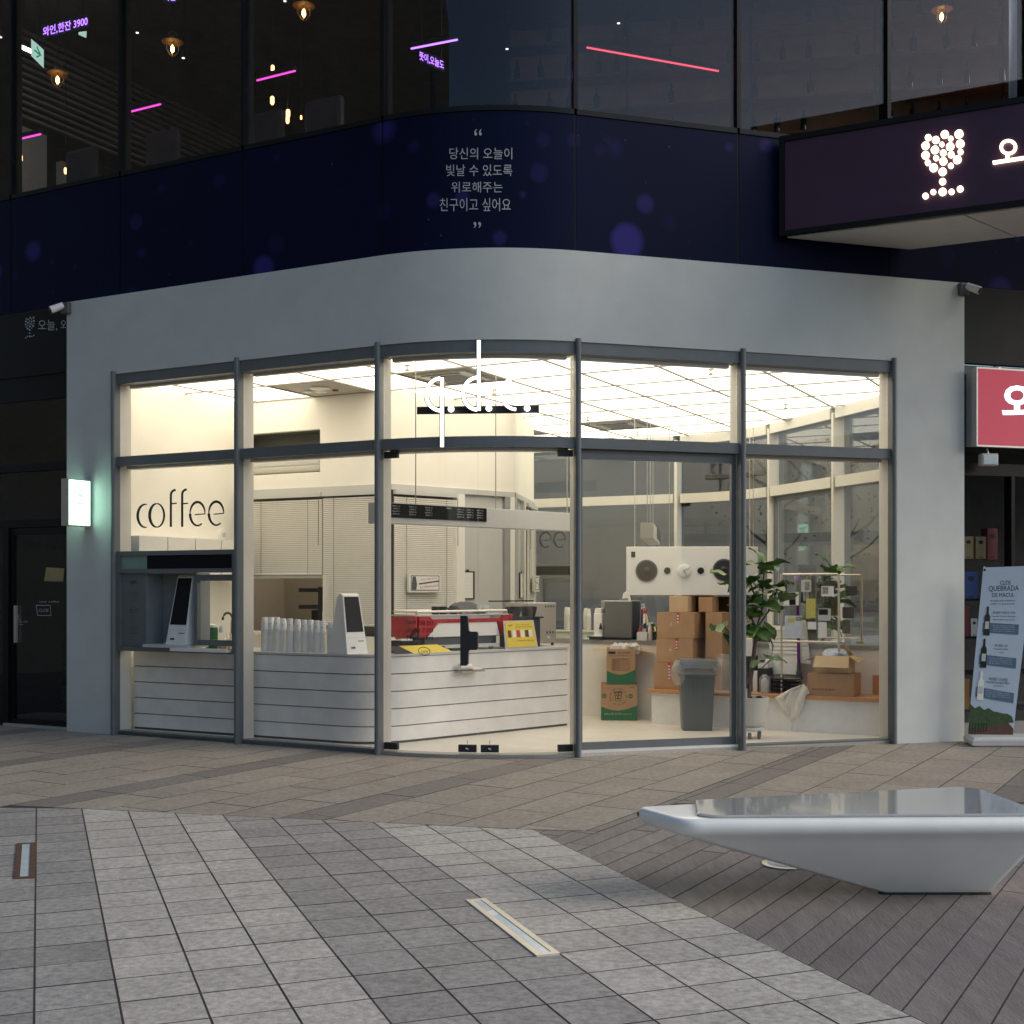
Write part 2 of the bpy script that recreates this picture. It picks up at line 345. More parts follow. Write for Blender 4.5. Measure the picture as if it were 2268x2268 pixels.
def band(mb, s0, s1, d0, d1, z0, z1, step=.09):
    mb.loft([[path(s,d0,z0), path(s,d1,z0), path(s,d1,z1), path(s,d0,z1)] for s in span(s0,s1,step)]); return mb
I = Fr(0, 0, LA)                             # room axes: w along the left front, v into the room
def iv(w_, v_, z=0): return I.p(w_, v_, z)
VM = 13.215; ZC = 3.66; ZF = .03
W = math.cos(rad(LA))

# ------------------------------------------------------------------ ground and paving
def clip(poly, a, b):                        # keep the part left of the line a->b
    out = []
    sd = lambda p: (b[0]-a[0])*(p[1]-a[1])-(b[1]-a[1])*(p[0]-a[0])
    for p, q in zip(poly, poly[1:]+poly[:1]):
        sp, sq = sd(p), sd(q)
        if sp >= 0: out.append(p)
        if (sp >= 0) != (sq >= 0):
            t = sp/(sp-sq); out.append((p[0]+(q[0]-p[0])*t, p[1]+(q[1]-p[1])*t))
    return out
def area(p): return abs(sum(a[0]*b[1]-b[0]*a[1] for a,b in zip(p, p[1:]+p[:1])))/2
def inset(poly, g):
    n = len(poly); o = poly
    for i in range(n):
        a, b = poly[i], poly[(i+1)%n]; dx, dy = b[0]-a[0], b[1]-a[1]; l = math.hypot(dx,dy)
        if l < 1e-6: continue
        nx, ny = -dy/l*g, dx/l*g; o = clip(o, (a[0]+nx,a[1]+ny), (b[0]+nx,b[1]+ny))
        if len(o) < 3: return []
    return o
g = MB(); g.box(WORLD, -120, 120, -120, 120, -.35, -.030); obj('ground', g, M['concrete'], kind='structure')
def bed(name, poly):
    m = MB(); m.prism(poly, -.029, -.0012 if name == 'tiled_pavement' else -.012); return obj(name, m, M['joint'], kind='structure')
def piece(name, poly, par, mt, z=0.0, gap=.0024, bev=.002):
    p = inset(poly, gap)
    if len(p) < 3 or area(p) < .0008: return
    q = inset(p, bev)
    if len(q) != len(p): q = p
    m = MB(); n = len(p)
    zt = z+random.uniform(-.0008,.0008)
    m.raw([(a,b,-.020) for a,b in p]+[(a,b,zt-.002) for a,b in p]+[(a,b,zt) for a,b in q],
          [(i,(i+1)%n,n+(i+1)%n,n+i) for i in range(n)]+[(n+i,n+(i+1)%n,2*n+(i+1)%n,2*n+i) for i in range(n)]+[tuple(2*n+i for i in range(n))])
    m.m = [1]*n+[1]*n+[0]; obj(name, m, [mt, M['joint']], par)
T = Fr(0, 0, 20.7)                           # tile axes: x across the rows, y away from the viewer
V0, DV, U0, DU = -.016, .287, 6.142, .2825
A1 = gnd(183.4, 1791); A2 = gnd(1178, 1837.6); P_, Q_ = A2, gnd(1329, 1841)
A0 = gnd(-700, 1782)
D60 = (math.cos(rad(59.5)), math.sin(rad(59.5)))
Q2 = (Q_[0]+D60[0]*1.15, Q_[1]+D60[1]*1.15)
dk = V0+10*DV
def tp(v, u): a = T.p(v, u); return (a[0], a[1])
zone = [tp(-7.2,-1.5), tp(dk,-1.5), (P_[0],P_[1]), (A1[0],A1[1]), (A0[0],A0[1])]
deckz = [tp(dk,-1.5), tp(9,-1.5), (12,6.9), (12,9.2), (Q2[0]+3.2,Q2[1]+.05), Q2, (Q_[0],Q_[1]), (P_[0],P_[1])]
tb = bed('tiled_pavement', zone); db = bed('timber_deck', deckz)
cells = []
for k in range(-24, 10):
    for j in range(-28, 14):
        c = [tp(V0+k*DV, U0+j*DU), tp(V0+(k+1)*DV, U0+j*DU), tp(V0+(k+1)*DV, U0+(j+1)*DU), tp(V0+k*DV, U0+(j+1)*DU)]
        c = clip(c, (P_[0],P_[1]), (A1[0],A1[1])); c = c and clip(c, (A1[0],A1[1]), (A0[0],A0[1]))
        if len(c) >= 3 and area(c) > .001:
            mx = sum(p[0] for p in c)/len(c); my = sum(p[1] for p in c)/len(c)
            vis = my > 3.2 and -.45 < mx/my < .47
            dark = (k <= 0) or (4 <= k <= 6)
            cells.append((not vis, my, c, dark))
lens1 = [gnd(700+.414*a, 1580+.414*b) for a,b in ((800,1003),(905,993),(1305,1288),(1180,1303))]
cells.sort(key=lambda t: (t[0], t[1]))
rest_l, rest_d = MB(), MB()
for i, (nv, my, c, dark) in enumerate(cells):
    if i < 290 and not nv: piece('paving_tile', c, tb, M['tile_d' if dark else 'tile_l'])
    else:
        p = inset(c, .0025)
        if len(p) >= 3: (rest_d if dark else rest_l).prism(p, -.02, 0)
for nm, mb_, mt in (('far_tiles', rest_l, 'tile_l'), ('far_tiles', rest_d, 'tile_d')):
    if mb_.v: obj(nm, mb_, M[mt], tb, kind='stuff')
# deck planks run at 59.5 degrees
DP = Fr(Q_[0], Q_[1], 59.5); PW = .1485
for k in range(-46, 10):
    y0, y1 = k*PW, (k+1)*PW
    brk = random.uniform(-1.5, 0); xs = [-9, -5.2+brk, -2.4+brk, .3+brk*.5, 2.8+brk, 8]
    if k % 3 == 0: xs = [-9, -3.6+brk, .9+brk, 8]
    for x0, x1 in zip(xs, xs[1:]):
        c = [DP.p(x0,y0)[:2], DP.p(x1,y0)[:2], DP.p(x1,y1)[:2], DP.p(x0,y1)[:2]]
        for a, b in zip(deckz, deckz[1:]+deckz[:1]):
            if (a, b) == (deckz[5], deckz[6]): continue
            if (a, b) == (deckz[6], deckz[7]): continue
            if len(c) >= 3: c = clip(c, a, b)
        if len(c) >= 3: c = clip(c, (P_[0]+8, P_[1]+8*(Q_[1]-P_[1])/(Q_[0]-P_[0])), (P_[0],P_[1])) if k >= 0 else c
        if k < 0 and len(c) >= 3:
            pass
        if len(c) >= 3 and area(c) > .002 and max(p[1] for p in c) > 2.6 and min(p[0]/max(p[1],1) for p in c) < .9:
            piece('deck_plank', c, db, M['plank'], z=-.001, gap=.0018, bev=.002)
# slab paving in front of the shop, strips at 59.5 degrees with dark bands
slabz = [(-16,4.5),(-16,22), (16,22),(16,8.5)]
sb = MB(); sb.prism([(-20,A0[1]-6),(24,-2),(24,24),(-20,24)], -.0295, -.0022); sbo = obj('slab_pavement', sb, M['joint'], kind='structure')
SP = Fr(*gnd(700, 1806)[:2], 59.5)           # x along the band, y to its left; a band sits at y 0
PER = 1.915; BW = .30
def outer_clip(c):                           # the part of the plaza that is neither tiles nor deck
    c = clip(c, (A0[0],A0[1]), (A1[0],A1[1])) if sum(p[0] for p in c)/len(c) < A1[0]-.2 else clip(c, (A1[0],A1[1]), (P_[0],P_[1]))
    return c
front_L = [path(-40,-.0)[:2], path(S2,-.0)[:2]]
rest = MB()
for k in range(-5, 6):
    base = k*PER
    strips = [(base-BW/2, base+BW/2, .9, 'slab_d')]
    wd = (PER-BW)/4
    strips += [(base+BW/2+i*wd, base+BW/2+(i+1)*wd, .82, 'slab') for i in range(4)]
    for si, (y0, y1, ln, mt) in enumerate(strips):
        off = (si % 2)*ln/2+random.uniform(-.05,.05)
        for j in range(-12, 16):
            c = [SP.p(j*ln+off,y0)[:2], SP.p((j+1)*ln+off,y0)[:2], SP.p((j+1)*ln+off,y1)[:2], SP.p(j*ln+off,y1)[:2]]
            cx, cy = sum(p[0] for p in c)/4, sum(p[1] for p in c)/4
            if not (-6.5 < cx < 8.5 and 6.5 < cy < 14.8): continue
            c = clip(c, (A0[0],A0[1]), (A1[0],A1[1])) if cx < -3.2 else c
            if len(c) >= 3 and cx > -3.6: 
                if cx < P_[0]+.3: c = clip(c, (A1[0],A1[1]), (P_[0],P_[1]))
            if cx < M2[0]: c = clip(c, path(S2,.35), path(-30,.35)) if len(c) >= 3 else c
            elif cx > M3[0]: c = clip(c, path(S3+30,.35), path(S3,.35)) if len(c) >= 3 else c
            elif cy > M3[1]+.3: c = []
            if len(c) < 3: continue
            pcs = [c]
            if cx > P_[0]-1:
                l1 = clip(c, (Q_[0],Q_[1]), Q2); r1 = clip(c, Q2, (Q_[0],Q_[1]))
                if len(l1) >= 3: l1 = clip(l1, (P_[0],P_[1]), (Q_[0],Q_[1]))
                if len(r1) >= 3: r1 = clip(r1, Q2, (Q2[0]+3.2,Q2[1]+.05))
                pcs = [l1, r1]
            for c in pcs:
                if len(c) < 3 or area(c) < .003: continue
                if -.46 < cx/cy < .46: piece('paving_slab', c, sbo, M[mt], gap=.0025)
                else: rest.prism(inset(c,.002) or c, -.02, 0)
if rest.v: obj('far_slabs', rest, M['slab'], sbo, kind='stuff')

# lights let into the paving
def inground(cs, frame_w, label, fm, lens):
    c = (sum(p[0] for p in cs)/4, sum(p[1] for p in cs)/4)
    t = thing('ground_light', label, 'ground light', (c[0],c[1],0), group='recessed lights in the paving')
    cs = [(p[0],p[1]) for p in cs]
    if (cs[1][0]-cs[0][0])*(cs[2][1]-cs[1][1])-(cs[1][1]-cs[0][1])*(cs[2][0]-cs[1][0]) < 0: cs.reverse()
    inn = inset(cs, frame_w); m = MB()
    for i in range(4):
        j = (i+1) % 4; m.hexa([(*cs[i],-.01),(*cs[j],-.01),(*inn[j],-.01),(*inn[i],-.01)], [(*cs[i],.006),(*cs[j],.006),(*inn[j],.006),(*inn[i],.006)])
    obj('frame', m, fm, t); m = MB(); m.prism(inset(cs, frame_w*.98), -.008, .003); obj('lens', m, lens, t)
    return t
gl = inground(lens1, .028, 'long pale-framed light strip set along a joint in the middle of the grey tiles', M['steelframe'], M['frost'])
ln = [gnd(700+.414*a, 1580+.414*b, .006) for a,b in ((905,1060),(945,1050),(975,1072),(930,1082))]
m = MB(); m.prism([(p[0],p[1]) for p in ln][::-1], .0035, .005); obj('lens_strip', m, M['paper'], gl)
inground([gnd(.414*a, 1580+.414*b) for a,b in ((90,700),(193,694),(188,882),(72,887))], .03, 'short rusty-framed ground light in the dark tiles at the left edge', M['brownink'], M['frost'])
c = gnd(1741, 1915)
t = thing('ground_light', 'round metal ground light in the deck under the bench', 'ground light', (c[0],c[1],0), group='recessed lights in the paving')
m = MB(); m.lathe((c[0],c[1],0), [(.13,0),(.13,.006),(.105,.009)], 28); obj('rim', m, M['steel'], t)
m = MB(); m.lathe((c[0],c[1],.0085), [(.10,0),(.10,.002)], 28); obj('lens', m, M['frost'], t)

# ------------------------------------------------------------------ the cafe building
cafe = thing('cafe_building', 'corner cafe with grey rendered surround, curved glass corner and lit interior', 'cafe', path(S2,0,0))
m = MB()
def wallring(s): return [path(s,-.06,3.66), path(s,.14,3.66), path(s,.14,4.46), path(s,-.06,4.46)]
ss = span(WL, WR, .06)
m.loft([wallring(s) for s in ss])
m.loft([[path(s,-.06,0),path(s,.14,0),path(s,.14,3.66),path(s,-.06,3.66)] for s in (WL,-.03)])
m.loft([[path(s,-.06,0),path(s,.14,0),path(s,.14,3.66),path(s,-.06,3.66)] for s in (S3+3.23,WR)])
obj('surround_wall', m, M['wall'], cafe, smooth=True)
posts = [0, BAY, S2, S3, S3+1.6, S3+3.2]
for s in posts:
    p = path(s); a = LA if s <= S2 else RA
    if s == S2: a = LA+6
    if s == S3: a = RA-6
    f = Fr(p[0], p[1], a)
    m = MB(); n = 8
    prof = [(-.026,.0),(-.026,-.07)]+[(.026*math.sin(rad(-90+180*i/n)), -.07-.022*math.cos(rad(-90+180*i/n))) for i in range(1,n)]+[(.026,-.07),(.026,.0)]
    m.loft([[f.p(x,y,z) for x,y in prof] for z in (0,3.685)]); obj('mullion', m, M['frame'], cafe, smooth=True)
    m = MB(); m.box(f, -.022, .022, .001, .155, ZF, 3.6); obj('inner_mullion', m, M['frame_in'], cafe)
def bays():
    for a, b in zip(posts, posts[1:]): yield a+.027, b-.027
for k, (a, b) in enumerate(bays()):
    obj('header', band(MB(), a, b, -.045, .10, 3.555, 3.658), M['frame'], cafe)
    obj('transom', band(MB(), a, b, -.045, .06, 2.725, 2.82), M['frame'], cafe)
    obj('inner_transom', band(MB(), a+.03, b-.03, .0605, .15, 2.70, 2.83), M['frame_in'], cafe)
    obj('inner_header', band(MB(), a+.03, b-.03, .1005, .155, 3.53, 3.66), M['frame_in'], cafe)
    obj('upper_pane', band(MB(), a, b, .012, .024, 2.821, 3.554, .05), M['glass'], cafe, smooth=True)
    if k != 2: obj('sill_rail', band(MB(), a, b, -.03, .08, 0.001, .045 if k != 3 else .03), M['frame'], cafe)
    if k == 1 or k == 4: obj('pane', band(MB(), a, b, .012, .024, .046, 2.724), M['glass'], cafe)
    if k == 0: obj('pane', band(MB(), a, b, .012, .024, 1.862, 2.724), M['glass'], cafe)
# sliding door of bay four
a, b = S3+.027, S3+1.573
sd = MB(); band(sd, a, b, .03, .075, 2.64, 2.724); band(sd, a, b, .03, .075, .05, .115); band(sd, a, a+.04, .03, .075, .116, 2.639); band(sd, b-.04, b, .03, .075, .116, 2.639)
sdo = obj('sliding_door', sd, M['frame'], cafe)
obj('door_pane', band(MB(), a+.041, b-.041, .045, .057, .116, 2.639), M['glass'], sdo)
m = MB(); band(m, a, b, -.03, .028, .031, .05); obj('door_track', m, M['white'], cafe)
# curved double glass door
mid = (S2+S3)/2+.02
for nm, a, b in (('left', S2+.035, mid-.004), ('right', mid+.004, S3-.035)):
    dr = obj('glass_door', band(MB(), a, b, .020, .032, .05, 2.70, .04), M['glass'], cafe, smooth=True, label='curved glass door leaf with '+('opening hours printed in black' if nm == 'left' else 'a black pull handle'))
    e0, e1 = (S2+.03, S2+.165) if nm == 'left' else (S3-.165, S3-.03)
    for z0, z1 in ((.045,.105),(2.655,2.712)):
        obj('patch_fitting', band(MB(), e0, e1, .006, .046, z0, z1), M['blackmatte'], dr)
    e0, e1 = (mid-.175, mid-.015) if nm == 'left' else (mid+.025, mid+.185)
    obj('floor_lock', band(MB(), e0, e1, .006, .046, .047, .11), M['blackmatte'], dr)
    c_ = path((e0+e1)/2, .0, .083); q_ = path((e0+e1)/2, -.004, .083)
    m = MB(); m.tube([path((e0+e1)/2,.02,.05), path((e0+e1)/2,.02,.15)], .005, 6); m.tube([path((e0+e1)/2-.012,-.006,.083), path((e0+e1)/2+.012,-.006,.075)], .008, 6); obj('lock_pin', m, M['steel'], dr)
    if nm == 'right':
        hp = lambda a_, b_, d_: hit_arc(a_, b_, d_)
        z1 = lambda px: 840+.2277*px
        yy = lambda py: 1100+.2277*py
        for nm2, dx, d0, d1, mt in (('handle',0,-.055,-.03,'blackmatte'),('handle_back',8,.05,.075,'steelframe')):
            poly = [(787,1158),(845,1158),(860,1172),(866,1300),(880,1312),(945,1312),(958,1325),(958,1478),(945,1492),(880,1492),(866,1504),(862,1628),(845,1645),(787,1645)]
            m = MB(); m.slab(hp, [(z1(x+dx), yy(y)) for x,y in poly][::-1], d1, d0); obj(nm2, m, M[mt], dr)
        for y_ in (1220,1580): m = MB(); m.tube([hp(z1(820),yy(y_),-.03), hp(z1(826),yy(y_),.05)], .012); obj('handle_bolt', m, M['steel'], dr)
    else:
        m = MB(); hp = lambda a_, b_, d_: hit_arc(a_, -b_, d_)
        X = lambda x: 840+.2277*x
        Yv = lambda y: -(1100+.2277*y)
        for t_, x0, x1, y0, y1 in (('open',258,355,1250,1205),('08:00',385,524,1250,1208),('closed',258,380,1318,1272),('17:00',390,524,1318,1278),('Mon',268,378,1388,1345),('to',398,440,1388,1355),('Fri',455,520,1388,1345)):
            text(m, t_, hp, X(x0), Yv(y0+4), X(x1), Yv(y1), .014); obj('lettering', m, M['ink'], dr); m = MB()
        text(m, 'OFF', hp, X(402), Yv(1521), X(478), Yv(1497), .014); obj('lettering', m, M['ink'], dr); m = MB()
        cx_, cy_ = 437, 1503
        m.ribbon(lambda a_,b_,d_: hit_arc(X(a_),-Yv(b_),d_), [(cx_+57*math.cos(k*.3), cy_+38*math.sin(k*.3+.15)) for k in range(22)], 6, .016, .013)
        obj('ring_print', m, M['ink'], dr)
obj('threshold', band(MB(), S2+.03, S3-.03, -.05, .10, .001, .032, .05), M['grey'], cafe, smooth=True)
# order window built into bay one
ow = MB(); a, b = .03, BAY-.03
fr = lambda m_, x0, x1, d0, d1, z0, z1: m_.box(L, x0, x1, d0, d1, z0, z1)
m = MB(); fr(m, a, b, -.05, .05, 1.815, 1.86); fr(m, a, b, -.05, .05, 1.64, 1.68); fr(m, a, a+.045, -.05, .05, .90, 1.639); fr(m, b-.045, b, -.05, .05, .90, 1.639); fr(m, a, b, -.05, .05, .855, .899); fr(m, a, a+.045, -.05,.05,1.681,1.814); fr(m, b-.045, b, -.05,.05,1.681,1.814)
owo = obj('order_window', m, M['frame'], cafe)
x1, x2 = .40, 1.02
m = MB(); fr(m, a+.046, .42, -.03, .02, 1.681, 1.814); obj('tinted_panel', m, M['coffee_t'], owo)
m = MB(); fr(m, .421, b-.046, -.028, .02, 1.681, 1.814); obj('menu_screen', m, M['screen'], owo)
m = MB(); fr(m, a+.046, x1, -.02, .03, .90, 1.639); obj('info_panel', m, M['frame'], owo)
m = MB(); fr(m, x1, x1+.01, -.02, .22, .90, 1.639); fr(m, x2-.01, x2, -.0, .22, .93, 1.639); fr(m, x1+.01, x2-.01, .21, .22, .93, 1.639); fr(m, x1+.01, x2-.01, -.0, .21, 1.628, 1.639); obj('niche', m, M['niche'], owo)
m = MB(); fr(m, x1+.011, x2-.011, -.08, .209, .90, .929); obj('shelf', m, M['lightgrey'], owo)
m = MB(); fr(m, .82, b-.05, -.13, -.052, .872, .902); obj('serving_ledge', m, M['white'], owo)
m = MB(); fr(m, x2+.012, x2+.05, -.02, .03, .93, 1.62); fr(m, b-.05, b-.046, -.02, .03, .93,1.62); fr(m, x2+.051, b-.051, -.02, .03, 1.56, 1.62); fr(m, x2+.051, b-.051, -.02, .03, .93, .985); swo = obj('sliding_window', m, M['frame'], owo)
m = MB(); fr(m, x2+.051, b-.051, .002, .012, .986, 1.559); obj('window_pane', m, M['glass'], swo)
m = MB(); mp = lambda a_, b_, d_: L.p(a_, -.021+d_, b_)
for k, (t_, z, h) in enumerate((('qdc.',1.52,.055),('매장 이용 및 포장 주문은',1.435,.014),('옆의 키오스크를 이용해 주세요',1.410,.014),('주문하신 음료는 이곳에서',1.385,.014),('받으실 수 있습니다',1.360,.014),('OPEN',1.295,.014),('08:00 - 17:00',1.265,.014),('Mon to Fri',1.24,.014),('주문이 많을 경우 시간이',1.10,.013),('조금 더 걸릴 수 있으니',1.075,.013),('양해 부탁드립니다',1.05,.013),('quick daily coffee',1.025,.013))):
    wd = min(.24, h*.62*len(t_)); text(m, t_, mp, .235-wd/2, z, .235+wd/2, z+h, -.0015, keep=True); obj('lettering', m, M['ink'], owo); m = MB()

# letters on the glass and the lit sign
def ell(cx, cy, rx, ry, a0, a1, n=26): return [(cx+rx*math.cos(rad(a0+(a1-a0)*k/n)), cy-ry*math.sin(rad(a0+(a1-a0)*k/n))) for k in range(n+1)]
HL = lambda a_, b_, d_: hit(L, a_, b_, d_)
m = MB(); D0, D1 = .011, .006
def wv(n, a, b): return [a+(b-a)*max(0,math.sin(math.pi*k/n))**.8 for k in range(n+1)]
m.ribbon(HL, ell(322,1142.5,17,25.5,80,280), wv(26,2.0,6.0), D0, D1); obj('window_letter', m, M['ink'], cafe); m = MB()
m.ribbon(HL, ell(347.5,1141.5,16,26,90,270), wv(26,2.2,6.6), D0, D1); m.ribbon(HL, ell(347.5,1141.5,16,26,-90,90), wv(26,2.2,4.6), D0, D1); obj('window_letter', m, M['ink'], cafe); m = MB()
for x, top, hk in ((378.5,1086,11.5),(403.5,1085,11)):
    m.ribbon(HL, ell(x+hk,top+10,hk,11,95,180,10)+[(x,1110),(x,1167)], 5.0, D0, D1); m.ribbon(HL, [(x-1,1116),(x+13,1114.5)], 3.0, D0, D1); obj('window_letter', m, M['ink'], cafe); m = MB()
for x, y in ((437.5,1138),(479,1137)):
    m.ribbon(HL, ell(x,y,16.5,26,2,180,22), wv(22,2.0,5.6), D0, D1); m.ribbon(HL, ell(x,y,16.5,26,180,305,16), [5.8-.16*k for k in range(17)], D0, D1); m.ribbon(HL, [(x-6,y+2),(x+17,y)], 2.4, D0, D1); obj('window_letter', m, M['ink'], cafe); m = MB()
sg = thing('cafe_sign', 'white lit thin letters with dots on a black bar across the curved glass', 'sign', hit_arc(1062, 905, -.05))
X = lambda x: 840+.2381*x
Y_ = lambda y: 720+.2381*y
HA = lambda a_, b_, d_: hit_arc(X(a_), Y_(b_), d_)
m = MB(); n = 16
m.slab(HA, [(350+1137*k/n, 760-14*k/n) for k in range(n+1)]+[(1487-1137*k/n, 818+13*k/n) for k in range(n+1)], -.012, -.045); obj('mounting_bar', m, M['blackmatte'], sg)
for nm in 'qdc':
    m = MB(); a0, a1 = -.082, -.086
    if nm == 'q': m.ribbon(HA, ell(575,645,137,150,93,267,26), 34, a0, a1); m.ribbon(HA, [(584,488),(584,1134)], 33, a0, a1)
    if nm == 'd': m.ribbon(HA, ell(918,637,137,150,93,267,26), 34, a0, a1); m.ribbon(HA, [(926,140),(926,795)], 33, a0, a1)
    if nm == 'c': m.ribbon(HA, ell(1278,636,142,148,92,268,26), 30, a0, a1)
    o = obj('letter', m, M['letter'], sg)
    m = MB()
    if nm == 'q': m.ribbon(HA, ell(575,645,137,150,93,267,26), 50, -.035, -.0815); m.ribbon(HA, [(584,480),(584,1142)], 48, -.035, -.0815)
    if nm == 'd': m.ribbon(HA, ell(918,637,137,150,93,267,26), 50, -.035, -.0815); m.ribbon(HA, [(926,131),(926,804)], 48, -.035, -.0815)
    if nm == 'c': m.ribbon(HA, ell(1278,636,142,148,92,268,26), 44, -.035, -.0815)
    obj('letter_back', m, M['darkgrey'], o)
for x, y in ((668,781),(1020,774),(1376,773)):
    m = MB(); m.slab(HA, [(x+30*math.cos(k*.3927), y+30*math.sin(k*.3927)) for k in range(16)], -.055, -.086); obj('dot', m, M['letter'], sg)

# ------------------------------------------------------------------ office building above and beside
ob = thing('office_building', 'dark office building with blue printed glass band above the cafe', 'building', path(S2,0,4.46))
lim = [-8.03,-6.42,-4.815,-3.21,-1.605,0,BAY,S2,S3,S3+1.6,S3+3.2,S3+4.8,S3+6.4]
for a, b in zip(lim, lim[1:]):
    obj('spandrel_panel', band(MB(), a+.008, b-.008, .03, .06, 4.462, 5.69, .06), M['print'], ob, smooth=True)
    obj('upper_window', band(MB(), a+.02, b-.02, .05, .062, 5.74, 8.6, .06), M['up_glass'], ob, smooth=True)
    obj('window_rail', band(MB(), a+.012, b-.012, .02, .12, 5.692, 5.738, .06), M['facade'], ob)
    if a < WL-.1 or a > S3+2:
        pass
for s in lim:
    p = path(s); f = Fr(p[0], p[1], LA if s <= S2 else RA); m = MB(); m.box(f, -.0195, .0195, .015, .16, 5.739, 8.6); m.box(f, -.0075, .0075, .035, .07, 4.462, 5.69); obj('mullion', m, M['facade'], ob)
far = lambda s, d: path(s, d)[:2]
outline = [far(-8.03,.17)]+[far(s,.17) for s in span(S2,S3,.2)]+[far(S3+6.4,.17), (9.5,22), (-9,24)]
m = MB(); m.prism(outline, 5.45, 5.68); obj('floor_slab', m, M['dark'], ob)
m = MB(); m.prism(outline, 8.62, 8.9); obj('roof_slab', m, M['dark2'], ob)
m = MB(); bw = [I.p(-15, 17.5)[:2], I.p(2,17.5)[:2]]
m.box(I, -16, 4, 17.5, 17.7, 5.68, 8.61); obj('back_wall', m, M['dark2'], ob)
for x_, y_ in ((-16.2,9.6),(4.0,9.0)): m = MB(); m.box(I, x_, x_+.2, y_, 17.7, 5.68, 8.61); obj('end_wall', m, M['dark2'], ob)
# print on the blue band
m = MB()
mq = lambda a_, b_, d_: hit_arc(800+.414*a_, -.414*b_, .03+d_)
for t_, x0, x1, y1, y0 in (('“',605,645,690,725),('당신의 오늘이',472,808,790,852),('빛날 수 있도록',455,808,880,942),('위로해주는',482,756,972,1030),('친구이고 싶어요',420,800,1060,1130),('”',601,641,1187,1220)):
    text(m, t_, mq, x0, -y0, x1, -y1, -.003); obj('quote_lettering', m, M['gilt'], ob); m = MB()
# canopy sign with bulbs
P0 = R.p(2.012, -.01); K = Fr(P0[0], P0[1], LA+1)
cs = thing('canopy_sign', 'plum wedge-shaped sign box with bulb wine glass, jutting out above the right bays', 'sign', (P0[0],P0[1],4.72))
m = MB(); KL = 4.2
m.box(K, .0, KL, -.05, .0, 4.755, 4.80); m.box(K, .0, KL, -.05, .0, 5.63, 5.68); m.box(K, .0, .05, -.05, .0, 4.801, 5.629); obj('frame', m, M['facade'], cs)
m = MB(); m.box(K, .051, KL, -.03, .0, 4.801, 5.629); obj('face_panel', m, M['maroon'], cs)
P1 = R.p(3.407, -.01); xx, yy_ = K.loc(P1)
def offx(y): return y*xx/yy_
m = MB(); q0 = [(0.0,.002),(KL,.002),(KL,yy_),(xx,yy_)]
def slabk(q, z0, z1): m.prism([K.p(x,y)[:2] for x,y in q], z0, z1)
slabk(q0, 4.80, 5.66); obj('body', m, M['facade'], cs)
jx = K.loc(gnd(1885*1.174, 462*1.174, 4.74))
for q in ([(0.06,.03),(1.62,.03),(1.95,yy_-.01),(xx,yy_-.01)], [(1.635,.03),(KL,.03),(KL,yy_-.01),(1.965,yy_-.01)]):
    m = MB(); slabk(q, 4.75, 4.795); obj('soffit_panel', m, M['soffit'], cs)
XK = lambda a_, b_, d_: hit(K, 1500+.3975*a_, .3975*b_, d_)
for x, y, r in ((1400,770,20),(1442,783,23),(1492,752,25),(1525,776,16),(1571,750,27),(1385,815,25),(1437,838,25),(1476,808,15),(1522,820,25),(1578,805,26),(1385,868,25),(1484,855,20),(1444,884,17),(1528,865,20),(1580,850,17),(1398,910,18),(1484,902,24),(1562,893,26),(1430,938,26),(1526,927,17),(1480,960,25),(1480,1015,21),(1385,1095,19),(1428,1073,17),(1480,1072,25),(1530,1072,18),(1578,1056,20)):
    c_ = XK(x, y, -.031); rr = r*.84*.3975*c_[1]/F
    m = MB(); m.disc(c_, (*K.ex,0), (0,0,1), (-K.ey[0],-K.ey[1],0), rr, .03, 16, rr*.6); obj('bulb', m, M['bulb'], cs)
m = MB()
m.ribbon(XK, ell(1845,820,40,36,0,360,24), 19, -.031, -.055); m.ribbon(XK, [(1842,855),(1838,888)], 22, -.031, -.055); m.ribbon(XK, [(1758,907),(1960,876)], 22, -.031, -.055)
obj('lit_letter', m, M['bulb'], cs)

# ------------------------------------------------------------------ room of the cafe
wM2 = I.loc(M2); wa = -9.76
fin = [path(s, .16)[:2] for s in span(S2, S3, .12)]
def line_v(v, fr, d):                        # where the right front (depth d) meets the line v
    p, e = fr.p(0,d), fr.ex; t = (v-I.loc(p)[1])/(e[0]*I.ey[0]+e[1]*I.ey[1]); return fr.p(t,d)[:2]
RB = line_v(VM, R, .16)
pA, pB, pC = iv(wa,11.483)[:2], iv(-7.616,11.483)[:2], iv(-7.0,VM)[:2]
RQ = 3.95; RQ2 = R.loc(RB)[0]-RQ; RE1, RE2 = R.p(RQ,.16)[:2], R.p(RQ,.16+RQ2)[:2]
room = [iv(wa, I.loc(path(0,.16))[1])[:2]]+fin+[RE1, RE2, pC, pB, pA]
outer = [iv(wa, I.loc(path(0,-.03))[1])[:2]]+[path(s,-.03)[:2] for s in span(S2,S3,.12)]+[R.p(RQ,-.03)[:2], RE2, pC, pB, pA]
m = MB(); m.prism(outer, -.01, ZF); obj('shop_floor', m, M['floor'], kind='structure')
m = MB(); m.prism(outer, 3.68, 3.80); ceil = obj('shop_ceiling', m, M['grid'], kind='structure')
w0, v0, dw, dv = -4.483, 10.617, .8304, .866
def rclip(poly, a0, a1, b0, b1):
    q = [iv(a0,b0), iv(a1,b0), iv(a1,b1), iv(a0,b1)]
    for a, b in zip(q, q[1:]+q[:1]):
        poly = clip(poly, a, b) if len(poly) >= 3 else poly
    return poly
